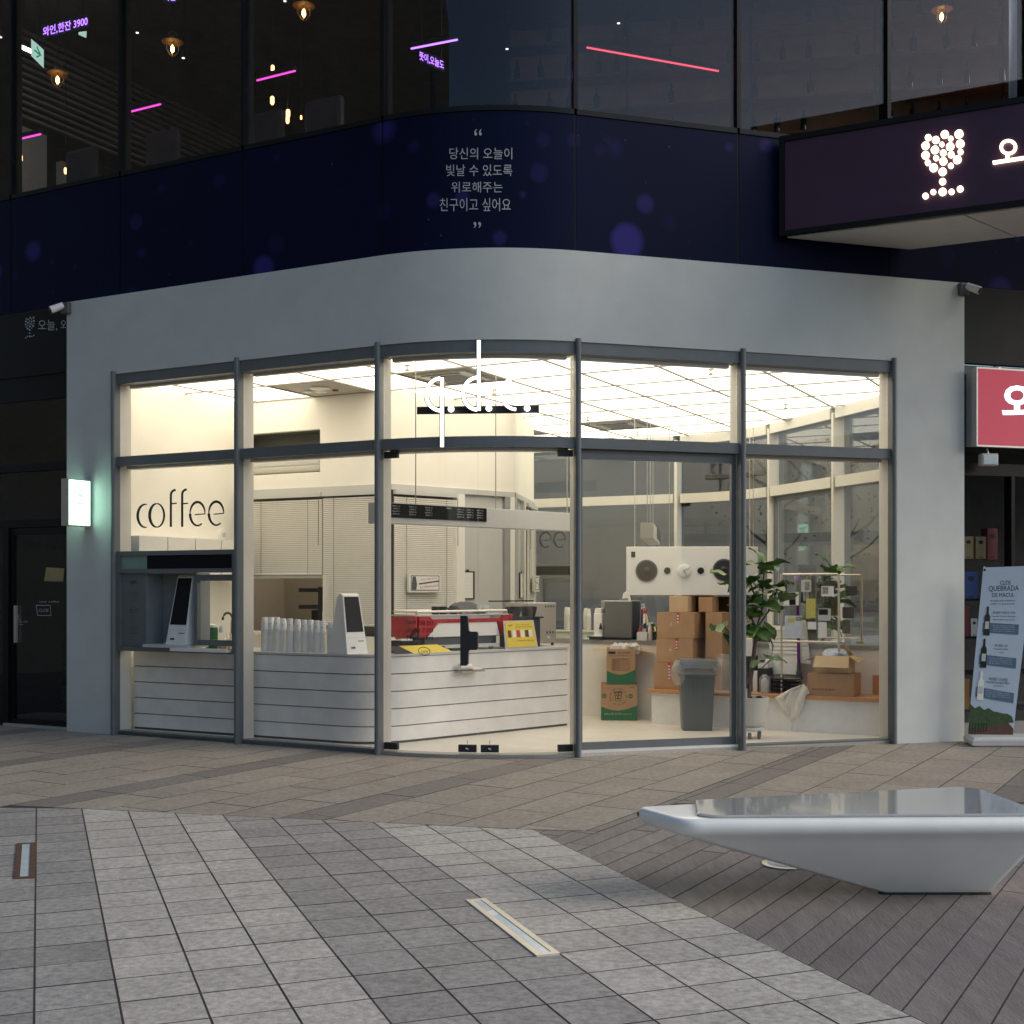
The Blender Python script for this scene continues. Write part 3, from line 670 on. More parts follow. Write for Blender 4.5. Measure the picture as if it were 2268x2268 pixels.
for i in range(-8, 4):
    for j in range(-2, 4):
        g_ = .008; a0, a1, b0, b1 = w0+i*dw+g_, w0+(i+1)*dw-g_, v0+j*dv+g_, v0+(j+1)*dv-g_
        c = rclip(list(room), a0, a1, b0, b1)
        if len(c) < 3 or area(c) < .01: continue
        svc = (i, j) in ((-5,0), (-3,0))
        m = MB(); m.prism(c, 3.662 if not svc else 3.658, 3.679)
        po = obj('ceiling_service_panel' if svc else 'ceiling_light_panel', m, M['ceilgrey' if svc else 'ceil'], ceil)
        if svc:
            cx_, cy_ = w0+(i+.5)*dw, v0+(j+.5)*dv
            if i == -3:
                m = MB(); m.box(I, cx_-.30, cx_+.30, cy_-.30, cy_+.30, 3.640, 3.657); obj('vent_cover', m, M['offwhite'], po)
                m = MB()
                for k in range(14): m.box(I, cx_-.17+k*.025, cx_-.16+k*.025, cy_-.17, cy_+.17, 3.630, 3.6395)
                obj('grille', m, M['ceilgrey'], po, kind='stuff')
                for s_ in (-1, 1):
                    m = MB(); m.box(I, cx_-.22, cx_+.22, cy_+s_*.25-.025, cy_+s_*.25+.025, 3.634, 3.6395); obj('outlet', m, M['darkgrey'], po)
            else:
                for dx, dy, r, mt, nm in ((.02,-.06,.11,'offwhite','ceiling_speaker'),(-.1,.12,.07,'offwhite','smoke_detector'),(-.22,.05,.05,'offwhite','round_cover'),(.08,.14,.035,'red','red_lamp')):
                    c_ = iv(cx_+dx, cy_+dy, 3.657); m = MB(); m.lathe((c_[0],c_[1],0), [(r,3.657),(r,3.645),(r*.8,3.637)], 20); obj(nm, m, M[mt], po, smooth=True)
def bar_clip(x0,x1,y0,y1): return rclip(list(room), x0, x1, y0, y1)
for i in range(-8, 5):
    c = bar_clip(w0+i*dw-.011, w0+i*dw+.011, 8, VM+.2)
    if len(c) >= 3 and area(c) > .002: m = MB(); m.prism(c, 3.648, 3.6605); obj('ceiling_bar', m, M['grid'], ceil)
for j in range(-2, 4):
    for i in range(-8, 4):
        c = bar_clip(w0+i*dw+.014, w0+(i+1)*dw-.014, v0+j*dv-.011, v0+j*dv+.011)
        if len(c) >= 3 and area(c) > .001: m = MB(); m.prism(c, 3.648, 3.6605); obj('ceiling_bar', m, M['grid'], ceil)
k_ = 0
for px, py in ((902,808),(1093,862),(1574,817),(1310,925),(1736,888),(1421,957),(576,808)):
    Y = (3.66-EYE)*F/(HY-py); P = at(px, py, Y); 
    if I.loc(P)[1] > VM: continue
    t = setp(obj('sprinkler', (lambda b: b.lathe((P[0],P[1],3.60), [(.018,0),(.03,.004),(.012,.02),(.012,.045),(.035,.05),(.035,.058)], 14))(MB()), M['steel'], ceil))
def wallp(name, a, b, z0, z1, mt, th=.08, back=True, parent=cafe):
    m = MB(); dx, dy = b[0]-a[0], b[1]-a[1]; l = math.hypot(dx,dy); nx, ny = dy/l*th, -dx/l*th
    if not back: nx, ny = -nx, -ny
    q = [(a[0],a[1]),(b[0],b[1]),(b[0]+nx,b[1]+ny),(a[0]+nx,a[1]+ny)]
    if sum(q[i][0]*q[(i+1)%4][1]-q[(i+1)%4][0]*q[i][1] for i in range(4)) < 0: q.reverse()
    m.prism(q, z0, z1); return obj(name, m, M[mt], parent)
aL = iv(wa, I.loc(path(0,.02))[1])[:2]
wallp('interior_wall', aL, pA, 0, 3.66, 'cream', back=False)
# back wall: lintel, blinds below, niche and hatch
hz = 2.63
IB = Fr(*pA, LA)                              # x along the back wall from the left corner, y behind it
lenAB = math.hypot(pB[0]-pA[0], pB[1]-pA[1])
def wpos(px, py): P = hit(IB, px, py, 0); return IB.loc(P)[0], P[2]
n0, n1 = wpos(569, 960), wpos(709, 1045)
def wbox(nm, x0, x1, z0, z1, mt, y0=0, y1=.08, par=cafe): m = MB(); m.box(IB, x0, x1, y0, y1, z0, z1); return obj(nm, m, M[mt], par)
nz0, nz1 = n1[1], n0[1]; nx0, nx1 = n0[0]-.55, n1[0]
wbox('interior_wall', 0, nx0, hz, 3.66, 'cream'); wbox('interior_wall', nx1, lenAB, hz, 3.66, 'cream')
wbox('interior_wall', nx0, nx1, hz, nz0, 'cream'); wbox('interior_wall', nx0, nx1, nz1, 3.66, 'cream')
m = MB(); m.box(IB, nx0-.02, nx1+.02, .30, .32, nz0-.02, nz1+.02); m.box(IB, nx0-.02, nx1+.02, .081, .30, nz0-.02, nz0); m.box(IB, nx0-.02, nx1+.02, .081, .30, nz1, nz1+.02); m.box(IB, nx1, nx1+.02, .081, .30, nz0, nz1); m.box(IB, nx0-.02, nx0, .081, .30, nz0, nz1)
obj('wall_niche', m, M['hollow'], cafe)
ac = thing('air_conditioner', 'white wall air conditioner set in a rectangular niche high on the back wall', 'air conditioner', IB.p(nx0+.1,.15,nz0))
m = MB(); f_ = lambda y,z: [IB.p(x,y,z) for x in ()]
prof = [(.06,nz0+.10),(.02,nz0+.15),(.02,nz0+.24),(.10,nz0+.31),(.29,nz0+.31),(.29,nz0+.02),(.12,nz0+.02)]
m.loft([[IB.p(x,y,z) for y,z in prof] for x in (nx0+.03, nx1-.04)]); obj('body', m, M['white'], ac, smooth=True)
m = MB(); m.loft([[IB.p(x,y,z) for y,z in ((.055,nz0+.075),(.05,nz0+.085),(.11,nz0+.03),(.115,nz0+.02))] for x in (nx0+.05, nx1-.06)]); obj('louvre', m, M['offwhite'], ac)
# below the lintel
hx0, hx1 = wpos(585,1300)[0]-.5, wpos(717,1300)[0]; ht = 1.60
wbox('window_head', 0, lenAB, hz-.06, hz-.001, 'lightgrey', -.02, .06)
wbox('interior_wall', 0, lenAB, 0, .95, 'offwhite')
wbox('kitchen_wall', -.3, 2.45, 0, 3.6, 'kitchen', 1.25, 1.3); wbox('kitchen_wall', -.35, -.3, 0, 3.6, 'kitchen', .1, 1.3); wbox('kitchen_ceiling', -.35, 2.09, 2.75, 2.8, 'kitchen', .1, 1.3)
t = thing('kitchen_fill_light', 'unseen fill light panel added to brighten the kitchen behind the serving hatch', 'ceiling light', IB.p(.9,.8,2.72)); m = MB(); m.box(IB, .3, 1.9, .45, 1.05, 2.70, 2.748); obj('lens', m, M['ceil'], t)  # fill light added out of sight so the hatch does not go dark
m = MB(); m.box(IB, hx0, hx1, .0, .05, ht, ht+.03); m.box(IB, hx1, hx1+.03, .0, .05, .951, ht+.03); m.box(IB, hx0, hx1, -.12, .3, .951, .98); obj('hatch_frame', m, M['offwhite'], cafe)
sh = thing('kitchen_rack', 'black wall shelf unit seen through the serving hatch', 'shelf', IB.p(hx1-.5,.9,1.0))
for z in (1.44, 1.24): m = MB(); m.box(IB, hx1-.70, hx1-.05, .45, .75, z, z+.045); obj('shelf', m, M['blackmatte'], sh)
m = MB(); m.box(IB, hx1-.70, hx1-.12, .7, 1.2, .95, 1.22); m.box(IB, hx1-.38, hx1-.30, .4, .45, .95, 1.5); obj('upright', m, M['blackmatte'], sh)
m = MB(); m.box(IB, hx1-.30, hx1-.03, .38, .42, .95, 1.21); obj('cabinet_door', m, M['offwhite'], sh)
def blind(label, fr, x0, x1, z0, z1, par=None, y=-.03):
    t = thing('window_blind', label, 'blind', fr.p((x0+x1)/2, y, z0), group='venetian blinds over the kitchen windows')
    m = MB(); m.box(fr, x0, x1, y-.03, y+.02, z1-.05, z1); obj('head_rail', m, M['lightgrey'], t)
    m = MB(); n = int((z1-.06-z0)/.0215)
    for k in range(n):
        z = z0+.012+k*.0215
        q = [(y-.0075,z-.0095),(y+.0075,z+.0095)]
        m.hexa([fr.p(x0,q[0][0],q[0][1]), fr.p(x1,q[0][0],q[0][1]), fr.p(x1,q[1][0],q[1][1]), fr.p(x0,q[1][0],q[1][1])],
               [fr.p(x0,q[0][0]-.0006,q[0][1]+.0006), fr.p(x1,q[0][0]-.0006,q[0][1]+.0006), fr.p(x1,q[1][0]-.0006,q[1][1]+.0006), fr.p(x0,q[1][0]-.0006,q[1][1]+.0006)])
    obj('slats', m, M['blind'], t, kind='stuff')
    m = MB(); m.box(fr, x0, x1, y-.015, y+.01, z0-.015, z0+.003); obj('bottom_rail', m, M['lightgrey'], t)
    for q in (.18, .82): m = MB(); xq = x0+(x1-x0)*q; m.tube([fr.p(xq,y-.016,z0), fr.p(xq,y-.016,z1-.05)], .002, 4); obj('cord', m, M['hollow'], t)
    m = MB(); m.tube([fr.p(x1-.02,y-.04,z1-.06), fr.p(x1-.02,y-.045,z1-.6)], .004, 6); obj('wand', m, M['hollow'], t)
xb = wpos(717,1300)[0]
blind('left venetian blind, shortest, ending above the serving hatch', IB, xb-1.05, xb, ht+.05, hz-.061)
blind('middle venetian blind, long, between the hatch and the wall corner', IB, xb+.012, lenAB-.01, 1.08, hz-.061)
wbox('added_blackout', 0, lenAB, ht+.031, hz-.061, 'hollow', .06, .08); wbox('added_blackout', hx1+.031, lenAB, .951, ht+.03, 'hollow', .06, .08); cbox_later = True  # dark sheets added behind the blinds, keeping kitchen light out of the slat gaps
# wall turning towards the mirror
IC = Fr(*pB, math.degrees(math.atan2(pC[1]-pB[1], pC[0]-pB[0]))); lenBC = math.hypot(pC[0]-pB[0], pC[1]-pB[1])
def cpos(px, py): P = hit(IC, px, py, 0); return IC.loc(P)[0], P[2]
def cbox(nm, x0, x1, z0, z1, mt, y0=0, y1=.08, par=cafe): m = MB(); m.box(IC, x0, x1, y0, y1, z0, z1); return obj(nm, m, M[mt], par)
cbox('interior_wall', .0, lenBC, hz, 3.66, 'cream'); cbox('window_head', 0, lenBC, hz-.06, hz-.001, 'lightgrey', -.02, .06); cbox('interior_wall', 0, lenBC, 0, .95, 'offwhite')
xe = cpos(1008,1200)[0]
blind('right venetian blind, beside the grey partition behind the coffee machine', IC, .03, xe, 1.05, hz-.061)
cbox('window_post', xe+.01, xe+.13, .951, hz-.061, 'offwhite', -.02, .06)
cbox('added_blackout', .0, xe+.01, .951, hz-.061, 'hollow', .05, .07)  # same added dark sheet behind the right blind
xg = cpos(1128,1200)[0]
cbox('partition_panel', xe+.131, xg-.08, .951, hz-.061, 'lightgrey', .03, .05); cbox('window_post', xg-.08, xg, .951, hz-.061, 'grey', -.02, .06); cbox('window_post', xg+.001, lenBC, .951, hz-.061, 'offwhite', -.02, .06)
# mirror wall and ledge with bench
IM = Fr(*pC, LA); lenM = math.hypot(RE2[0]-pC[0], RE2[1]-pC[1])-.005
m = MB(); m.box(R, 3.235, RQ+.03, .142, .158, 0, 3.66); m.box(R, RQ+.004, RQ+.03, .1585, .16+RQ2+.02, 0, 3.66); obj('interior_wall', m, M['cream'], cafe)
m = MB(); m.box(IM, .0, lenM, .0, .03, .90, 3.66); obj('mirror_wall', m, M['mirror'], cafe, label='full width mirror over the ledge reflecting the ceiling and windows')
LD = .17
lg = thing('back_ledge', 'long off-white back ledge with grey top running under the mirror', 'ledge', IM.p(lenM/2,-LD/2,ZF))
m = MB(); m.box(IM, .02, lenM-.18, -LD, -.002, ZF, .855); obj('front_panel', m, M['offwhite'], lg)
m = MB(); m.box(IM, .02, lenM-.18, -LD-.01, -.002, .856, .90); obj('ledge_top', m, M['grey'], lg)
vb = 12.60; wb0 = -5.0; wb1 = 0
bn = thing('wall_bench', 'fixed bench with pine seat and grey cabinet front in the right corner', 'bench', iv(wb0+1,vb+.2,ZF))
BQ = Fr(*iv(wb0,vb)[:2], LA)
blen = I.loc(line_v(vb, R, .17))[0]-wb0
edges = [0, .34, .90, 1.53, blen-.02]
for a, b in zip(edges, edges[1:]):
    m = MB(); m.box(BQ, a+.002, b-.002, .0, VM-LD-vb-.003, ZF, .36); obj('front_panel', m, M['panel'], bn)
m = MB(); m.box(BQ, -.05, blen, -.03, VM-LD-vb-.003, .362, .402); obj('seat', m, M['wood'], bn, bevel=.003)
m = MB(); m.box(BQ, blen-.36, blen+.10, VM-LD-vb-.026, VM-LD-vb-.004, .403, .60); obj('backrest', m, M['wood'], bn)
# counter with boards
ctr = thing('service_counter', 'long coffee counter clad in grey concrete boards with a rounded corner', 'counter', (-1.4,12.0,ZF))
def cpath(off):                               # front line, rounded corner; off moves it inward
    e1 = (math.cos(rad(LA)), math.sin(rad(LA))); n1 = I.ey
    th = math.atan2(pC[1]-pB[1], pC[0]-pB[0]); e2 = (math.cos(th), math.sin(th)); n2 = (-e2[1], e2[0])
    p1 = L.p(.1,.25+off)[:2]; p2 = (CT[0]+n2[0]*off, CT[1]+n2[1]*off)
    d = e1[0]*e2[1]-e1[1]*e2[0]; t = ((p2[0]-p1[0])*e2[1]-(p2[1]-p1[1])*e2[0])/d
    cn = (p1[0]+e1[0]*t, p1[1]+e1[1]*t); r = max(.08, .55-off); ang = th-rad(LA); tl = r*math.tan(ang/2)
    ce = (cn[0]-e1[0]*tl+n1[0]*r, cn[1]-e1[1]*tl+n1[1]*r)
    a0 = rad(LA)-math.pi/2
    arc = [(ce[0]+r*math.cos(a0+ang*k/14), ce[1]+r*math.sin(a0+ang*k/14)) for k in range(15)]
    return [(p1[0]-e1[0]*.14, p1[1]-e1[1]*.14)]+arc, e2
CT = gnd(1247, 1608, ZF)
def cline(off, ln=.08):
    a, e2 = cpath(off); th2 = (-e2[1], e2[0]); end = (CT[0]+th2[0]*off+e2[0]*ln, CT[1]+th2[1]*off+e2[1]*ln); return a+[end]
zb = [ZF+.018, .192, .356, .519, .682, .845]
def cband(mb, o0, o1, z0, z1):
    a, b = cline(o0), cline(o1)
    mb.loft([[(*p,z0),(*q,z0),(*q,z1),(*p,z1)] for p,q in zip(a,b)])
for z0, z1 in zip(zb, zb[1:]):
    m = MB(); cband(m, 0, .03, z0+.005, z1-.005); obj('front_board', m, M['panel'], ctr, smooth=True)
m = MB(); cband(m, .022, .04, ZF, .845); obj('backing', m, M['hollow'], ctr)
m = MB(); cband(m, -.012, .60, .846, .868); obj('worktop', m, M['lightgrey'], ctr, smooth=True)
m = MB(); cband(m, .045, .58, ZF, .84); obj('carcass', m, M['offwhite'], ctr)
e2 = cpath(0)[1]; CR = Fr(CT[0], CT[1], math.degrees(math.atan2(e2[1], e2[0])))   # along the right leg, y to the staff side
CLq = L.p(.1,.25); CL = Fr(CLq[0], CLq[1], LA)
ZT = .868
# small tray on the counter front
P = hit(CR, 1028, 1487, 0); xq = CR.loc(P)[0]
t = thing('wall_tray', 'little tray with a rolled white cloth fixed to the counter front behind the door', 'tray', CR.p(xq,-.06,P[2]))
m = MB(); m.box(CR, xq-.13, xq+.16, -.13, -.005, P[2], P[2]+.012); obj('shelf', m, M['grey'], t)
m = MB(); m.tube([CR.p(xq-.11,-.06,P[2]+.05), CR.p(xq+.02,-.08,P[2]+.045)], [.034,.03], 12); obj('roll', m, M['cloth'], t, smooth=True)
m = MB(); m.box(CR, xq+.02, xq+.14, -.11, -.02, P[2]+.013, P[2]+.035); obj('folded_cloth', m, M['cloth'], t, bevel=.006)
# left wall cabinets and kitchen goods seen through the order window
IL = Fr(*aL, LA+90)
cab = thing('wall_cabinet', 'row of cream wall cabinets on the left wall above the order window', 'cabinet', IL.p(.8,-.15,1.75))
for k in range(4): m = MB(); m.box(IL, .18+k*.42, .18+k*.42+.405, -.32, -.002, 1.62, 2.03); obj('cabinet_door', m, M['offwhite'], cab)
t = thing('wall_gauge', 'small round white dial on the cream wall beside the coffee lettering', 'dial', IL.p(1.35,-.03,2.15))
GP = IL.loc(hit(IL, 492, 1185, 0)); GZ = hit(IL,492,1185,0)[2]; c_ = IL.p(GP[0], -.001, GZ); m = MB(); m.disc(c_, (*IL.ex,0), (0,0,1), (-IL.ey[0],-IL.ey[1],0), .075, .02, 24, .05); obj('dial', m, M['white'], t)
m = MB(); m.disc(IL.p(GP[0],-.027,GZ), (*IL.ex,0), (0,0,1), (-IL.ey[0],-IL.ey[1],0), .03, .004, 16, .02); obj('knob', m, M['lightgrey'], t)
def onctr(x, y): return CL.p(x, y, ZT)
def jar(name, label, cat, c_, parts):
    t = thing(name, label, cat, c_)
    for nm, prof, mt in parts: m = MB(); m.lathe(c_, prof, 18); obj(nm, m, M[mt], t, smooth=True)
    return t
P = hit(CL, 469, 1420, .22); c_ = (P[0],P[1],ZT)
jar('canister', 'dark green canister with white lid behind the order window', 'canister', c_, [('body', [(.06,0),(.062,.01),(.062,.20),(.058,.22)], 'green'), ('lid', [(.052,.221),(.052,.245),(.03,.255)], 'white')])
P = hit(CL, 493, 1420, .20); c_ = (P[0],P[1],ZT)
jar('jar', 'clear glass jar with a white lid between canister and pump bottle', 'jar', c_, [('body', [(.05,0),(.052,.01),(.052,.13),(.035,.17)], 'acrylic'), ('contents', [(.045,.006),(.045,.06)], 'card'), ('lid', [(.036,.171),(.036,.21),(.025,.235)], 'white')])
P = hit(CL, 512, 1420, .18); c_ = (P[0],P[1],ZT)
jar('pump_bottle', 'small pump bottle with white head next to the order window', 'bottle', c_, [('body', [(.035,0),(.036,.01),(.036,.10),(.015,.115)], 'card2'), ('pump', [(.012,.116),(.012,.15),(.022,.152),(.022,.162)], 'white')])
P = hit(CL, 522, 1400, .3); c_ = (P[0],P[1],ZT)
t = thing('pitcher', 'tall grey pitcher with a looped handle at the right edge of the order window', 'pitcher', c_)
m = MB(); m.lathe(c_, [(.05,0),(.055,.05),(.05,.30)], 16); obj('body', m, M['grey'], t, smooth=True)
m = MB(); m.tube([(c_[0]-.05+.05*math.cos(k*.4)-.02, c_[1]-.05, c_[2]+.30+.07*math.sin(k*.4)) for k in range(9)], .012, 8); obj('handle', m, M['darkgrey'], t, smooth=True)

# ------------------------------------------------------------------ on the counter
tops = [1367,1367,1367,1370,1370,1372,1373,1373,1374,1375,1378]
cxs = [250,325,395,470,550,640,718,795,865,935,1035]
base_y = .11
ordn = ['first, next to the window post','second from the window post','third from the window post','fourth from the window post','fifth from the window post','middle one of the row','fifth from the kiosk','fourth from the kiosk','third from the kiosk','second from the kiosk','last, nearest the white kiosk']
for k, (cx_, tp_) in enumerate(zip(cxs, tops)):
    d = .13 if k % 2 == 0 else .17
    P = hit(CL, 540+.1863*cx_, tp_, d); H = P[2]-ZT
    c_ = (P[0], P[1], ZT)
    t = thing('cup_stack', 'upside-down stack of white paper cups, '+ordn[k], 'cup stack', c_, group='stacks of paper cups on the counter')
    hl = H-.115; prof = []; n = int(hl/.0125)
    for q in range(n): z = q*hl/n; prof += [(.041,z),(.0415,z+.004),(.0375,z+.0045),(.037,z+hl/n-.0005)]
    m = MB(); m.lathe(c_, prof, 16); obj('nested_cups', m, M['white'], t)
    m = MB(); m.lathe(c_, [(.041,hl+.001),(.041,hl+.006),(.038,hl+.0065),(.028,H-.004),(.027,H),(.024,H-.001),(.024,H-.006)], 18); obj('top_cup', m, M['paper'], t, smooth=True)
    m = MB(); c2 = Fr(c_[0],c_[1],-5); m.slab(lambda a_,b_,d_: (c_[0]+a_, c_[1]-.0345+.0*d_+.095*(b_-(hl+.05))+d_, c_[2]+b_), [(-.008,hl+.045),(.008,hl+.045),(.008,hl+.062),(-.008,hl+.062)], -.0015, -.003); obj('cup_print', m, M['lightgrey'], t)
def kiosk(label, c_, deg, s=1.0, wide=.27, screen_h=.62, dp=.31):
    t = thing('order_kiosk', label, 'kiosk', c_, rad(deg), group='self-order kiosks')
    K_ = Fr(c_[0], c_[1], deg, c_[2]); H = .57*s; w2 = wide*s/2; B = .21*s
    prof = [(0,0),(.012*s,.012*s),(.115*s,H-.02*s),(.135*s,H),(.165*s,H),(min(.205,dp)*s,H-.03*s),(dp*s,.04*s),(dp*s,0)]
    def tap(z): return 1-.22*z/H
    m = MB(); m.loft([[K_.p(x*tap(z),y,z) for y,z in prof] for x in (-w2,w2)]); obj('housing', m, M['white'], t, bevel=.008*s)
    def fp(u, z, d): yv = .012*s+(.103*s)*(z-.012*s)/(H-.032*s); return K_.p(u*tap(z), yv+d, z)
    z0, z1 = H*(1-screen_h)-.01*s, H*.945
    m = MB(); m.slab(fp, [(-w2*.84,z0),(w2*.84,z0),(w2*.84,z1),(-w2*.84,z1)], .004, -.004); obj('screen', m, M['screen'], t)
    m = MB(); m.slab(fp, [(-w2*.97,z0*.72),(w2*.97,z0*.72),(w2*.97,z0*.735),(-w2*.97,z0*.735)], .002, -.002); obj('seam', m, M['lightgrey'], t)
    m = MB(); m.slab(fp, [(.02*s,z0*.56),(.09*s,z0*.56),(.09*s,z0*.60),(.02*s,z0*.60)], .002, -.003); obj('card_slot', m, M['darkgrey'], t)
    m = MB(); m.slab(fp, [(-.08*s,z0*.20),(-.01*s,z0*.20),(-.01*s,z0*.50),(-.08*s,z0*.50)], .001, -.002); obj('reader', m, M['offwhite'], t)
    m = MB(); m.slab(fp, [(-.07*s,z0*.24),(-.02*s,z0*.24),(-.02*s,z0*.33),(-.07*s,z0*.33)], .0, -.004); obj('scanner', m, M['black'], t)
    return t
P = hit(CL, 793, 1321, .10); kiosk('white tapered order kiosk with tilted dark screen on the counter corner', (P[0],P[1]+.02,ZT), 44, 1.0, .25)
P = hit(L, 386, 1300, -.05); kiosk('large white order kiosk standing in the niche of the order window', (P[0],P[1],.93), -34, 1.22, .24, .70, .185)

# espresso machine, shown from behind
xm0, xm1 = CR.loc(hit(CR, 916, 1400, .20))[0], CR.loc(hit(CR, 1122, 1400, .20))[0]
em = thing('espresso_machine', 'red and steel espresso machine on the counter seen from the back', 'coffee machine', CR.p((xm0+xm1)/2,.35,ZT))
y0, y1, z0, z1 = .16, .58, ZT, ZT+.40
lw = xm1-xm0
for x in (xm0+.14, xm1-.20):
    for y in (y0+.06, y1-.06): m = MB(); c_ = CR.p(x,y,ZT); m.lathe(c_, [(.022,0),(.025,.01),(.018,.06)], 12); obj('foot', m, M['steel'], em)
m = MB(); m.box(CR, xm0+.12, xm1-.16, y0+.02, y1, ZT+.05, ZT+.139); obj('base_tray', m, M['darkgrey'], em, bevel=.004)
m = MB(); m.box(CR, xm0+.12, xm1-.16, y0-.03, y0+.018, ZT+.03, ZT+.06); obj('drip_edge', m, M['lightgrey'], em)
m = MB(); m.box(CR, xm0+.03, xm1-.03, y0+.01, y1-.02, ZT+.14, ZT+.345); obj('core', m, M['lightgrey'], em)
bp = lambda a_, b_, d_: CR.p(xm0+a_*lw, y0+d_, ZT+b_)
m = MB(); m.slab(bp, [(.02,.14),(.10,.14),(.22,.28),(.86,.28),(.90,.15),(.93,.15),(1.0,.25),(1.0,.345),(.92,.345),(.90,.315),(.16,.315),(.13,.345),(.02,.345)], .009, -.012); obj('back_shell', m, M['red'], em)
m = MB(); m.slab(bp, [(.115,.14),(.885,.14),(.855,.275),(.225,.275)], .009, -.004); obj('back_plate', m, M['offwhite'], em)
for x0, dx in ((xm0-.035,-1),(xm1+.0,1)):
    sp = lambda a_, b_, d_: CR.p(x0+d_, y0-.02+a_, ZT+b_)
    m = MB(); m.slab(sp, [(0,.24),(.10,.13),(.30,.12),(.44,.23),(.46,.33),(.0,.35)], 0, .035); obj('side_panel', m, M['red'], em, bevel=.003)
m = MB()
for y in (y0+.02, y1-.04): m.tube([CR.p(xm0+.02,y,ZT+.39), CR.p(xm1-.02,y,ZT+.39)], .012, 8)
for x in (xm0+.02, (xm0+xm1)/2, xm1-.02):
    m.tube([CR.p(x,y0+.02,ZT+.39), CR.p(x,y1-.04,ZT+.39)], .01, 8); m.tube([CR.p(x,y0+.02,ZT+.355), CR.p(x,y0+.02,ZT+.39)], .01, 8)
obj('cup_rail', m, M['steel'], em)
m = MB(); m.box(CR, xm0+.0, xm1-.0, y0+.0, y1-.02, ZT+.346, ZT+.357); obj('top_plate', m, M['lightgrey'], em)
for q, (x, h, r, mt, lb) in enumerate(((.33,.075,.04,'blackmatte','leftmost black mug on top of the espresso machine'),(.41,.075,.038,'blackmatte','second dark mug on top of the espresso machine'),(.52,.08,.04,'darkgrey','grey mug on the middle of the espresso machine top'),(.79,.085,.042,'white','white mug standing left on the right half of the machine'),(.87,.085,.042,'white','white mug at the right end of the machine top'))):
    c_ = CR.p(xm0+x*lw, y0+.2, ZT+.358)
    t = thing('mug', lb, 'mug', c_, group='mugs warming on the espresso machine')
    m = MB(); m.lathe(c_, [(r*.8,0),(r,.01),(r,h),(r*.9,h),(r*.85,.012)], 16); obj('cup', m, M[mt], t, smooth=True)
    m = MB(); m.tube([(c_[0]+r+.022*math.sin(k*.63), c_[1], c_[2]+h*.5+.026*math.cos(k*.63)) for k in range(6)], .006, 6); obj('handle', m, M[mt], t)
t = thing('tea_towel', 'dark tea towel heaped over the middle of the espresso machine', 'towel', CR.p(xm0+.6*lw,y0+.3,ZT+.40))
m = MB(); rr = random.Random(3); n = 10
m.loft([[CR.p(xm0+(.50+.035*k)*lw, y0+.12+.03*j, ZT+.362+(.105*math.sin(math.pi*k/n)**.7 if 0<k<n else 0)*(1 if j in (3,4,5,6) else .5 if j in (2,7) else .0)+rr.uniform(0,.012)) for j in range(10)] for k in range(n+1)], cap=False, close=False)
o = obj('cloth', m, M['darkgrey'], t, smooth=True); sm = o.modifiers.new('thick','SOLIDIFY'); sm.thickness = .006
# grinders with screens, steel box, tray, cards
for q, (px, lb) in enumerate(((1136,'left black hopper grinder behind the yellow card'),(1171,'right black hopper grinder behind the yellow card'))):
    P = hit(CR, px, 1400, .32); c_ = (P[0],P[1],ZT)
    t = thing('coffee_grinder', lb, 'grinder', c_, group='coffee grinders'); g_ = Fr(c_[0],c_[1],LA+60)
    m = MB(); m.box(g_, -.085, .085, -.10, .14, ZT, ZT+.30); obj('body', m, M['blackmatte'], t, bevel=.012)
    m = MB(); m.lathe((c_[0],c_[1],ZT), [(.06,.301),(.068,.32),(.088,.40),(.085,.425),(.03,.428)], 20); obj('hopper', m, M['blackmatte'], t, smooth=True)
    m = MB(); m.box(g_, -.11, .11, -.12, .13, ZT+.3, ZT+.318); obj('collar', m, M['black'], t)
P0_, P1_ = hit(CR,1085,1331,.17), hit(CR,1180,1331,.17)
t = thing('splash_screen', 'clear acrylic splash screen with a black top edge around the grinders', 'screen', (P0_[0],P0_[1],ZT))
xa, xb2 = CR.loc(P0_)[0], CR.loc(P1_)[0]
m = MB(); m.box(CR, xa, xb2, .17, .175, ZT, P0_[2]-.01); obj('pane', m, M['acrylic'], t)
m = MB(); m.box(CR, xa-.01, xb2+.01, .165, .18, P0_[2]-.009, P0_[2]+.004); obj('top_edge', m, M['black'], t)
P = hit(CR, 1204, 1335, .3); xs_ = CR.loc(P)[0]
t = thing('ice_dispenser', 'tall perforated stainless steel dispenser at the right end of the counter', 'dispenser', CR.p(xs_+.08,.4,ZT))
m = MB(); m.box(CR, xs_-.25, xs_+.17, .28, .62, ZT+.03, P[2]); obj('housing', m, M['steel'], t, bevel=.004)
for k in range(4): m = MB(); m.box(CR, xs_-.0+.04*k, xs_+.02+.04*k, .276, .279, P[2]-.05, P[2]-.03); obj('vent_slot', m, M['hollow'], t)
for k in range(3): m = MB(); m.box(CR, xs_+.02+.045*k, xs_+.04+.045*k, .276, .279, ZT+.13, ZT+.155); obj('vent_slot', m, M['hollow'], t)
for x in (xs_-.2, xs_+.14):
    for y in (.31,.58): m = MB(); m.lathe(CR.p(x,y,ZT), [(.015,0),(.015,.03)], 10); obj('foot', m, M['blackmatte'], t)
m = MB(); c_ = CR.p(xs_+.05,.279,ZT+.09); m.disc(c_, (*CR.ex,0), (0,0,1), (-CR.ey[0],-CR.ey[1],0), .014, .006, 14); obj('knob', m, M['white'], t)
xq0, xq1 = CR.loc(hit(CR,1121,1440,.06))[0], CR.loc(hit(CR,1189,1440,.06))[0]
t = thing('menu_card', 'yellow coffee bean card leaning in a clear stand on the counter', 'card', CR.p((xq0+xq1)/2,.1,ZT)); wq = xq1-xq0
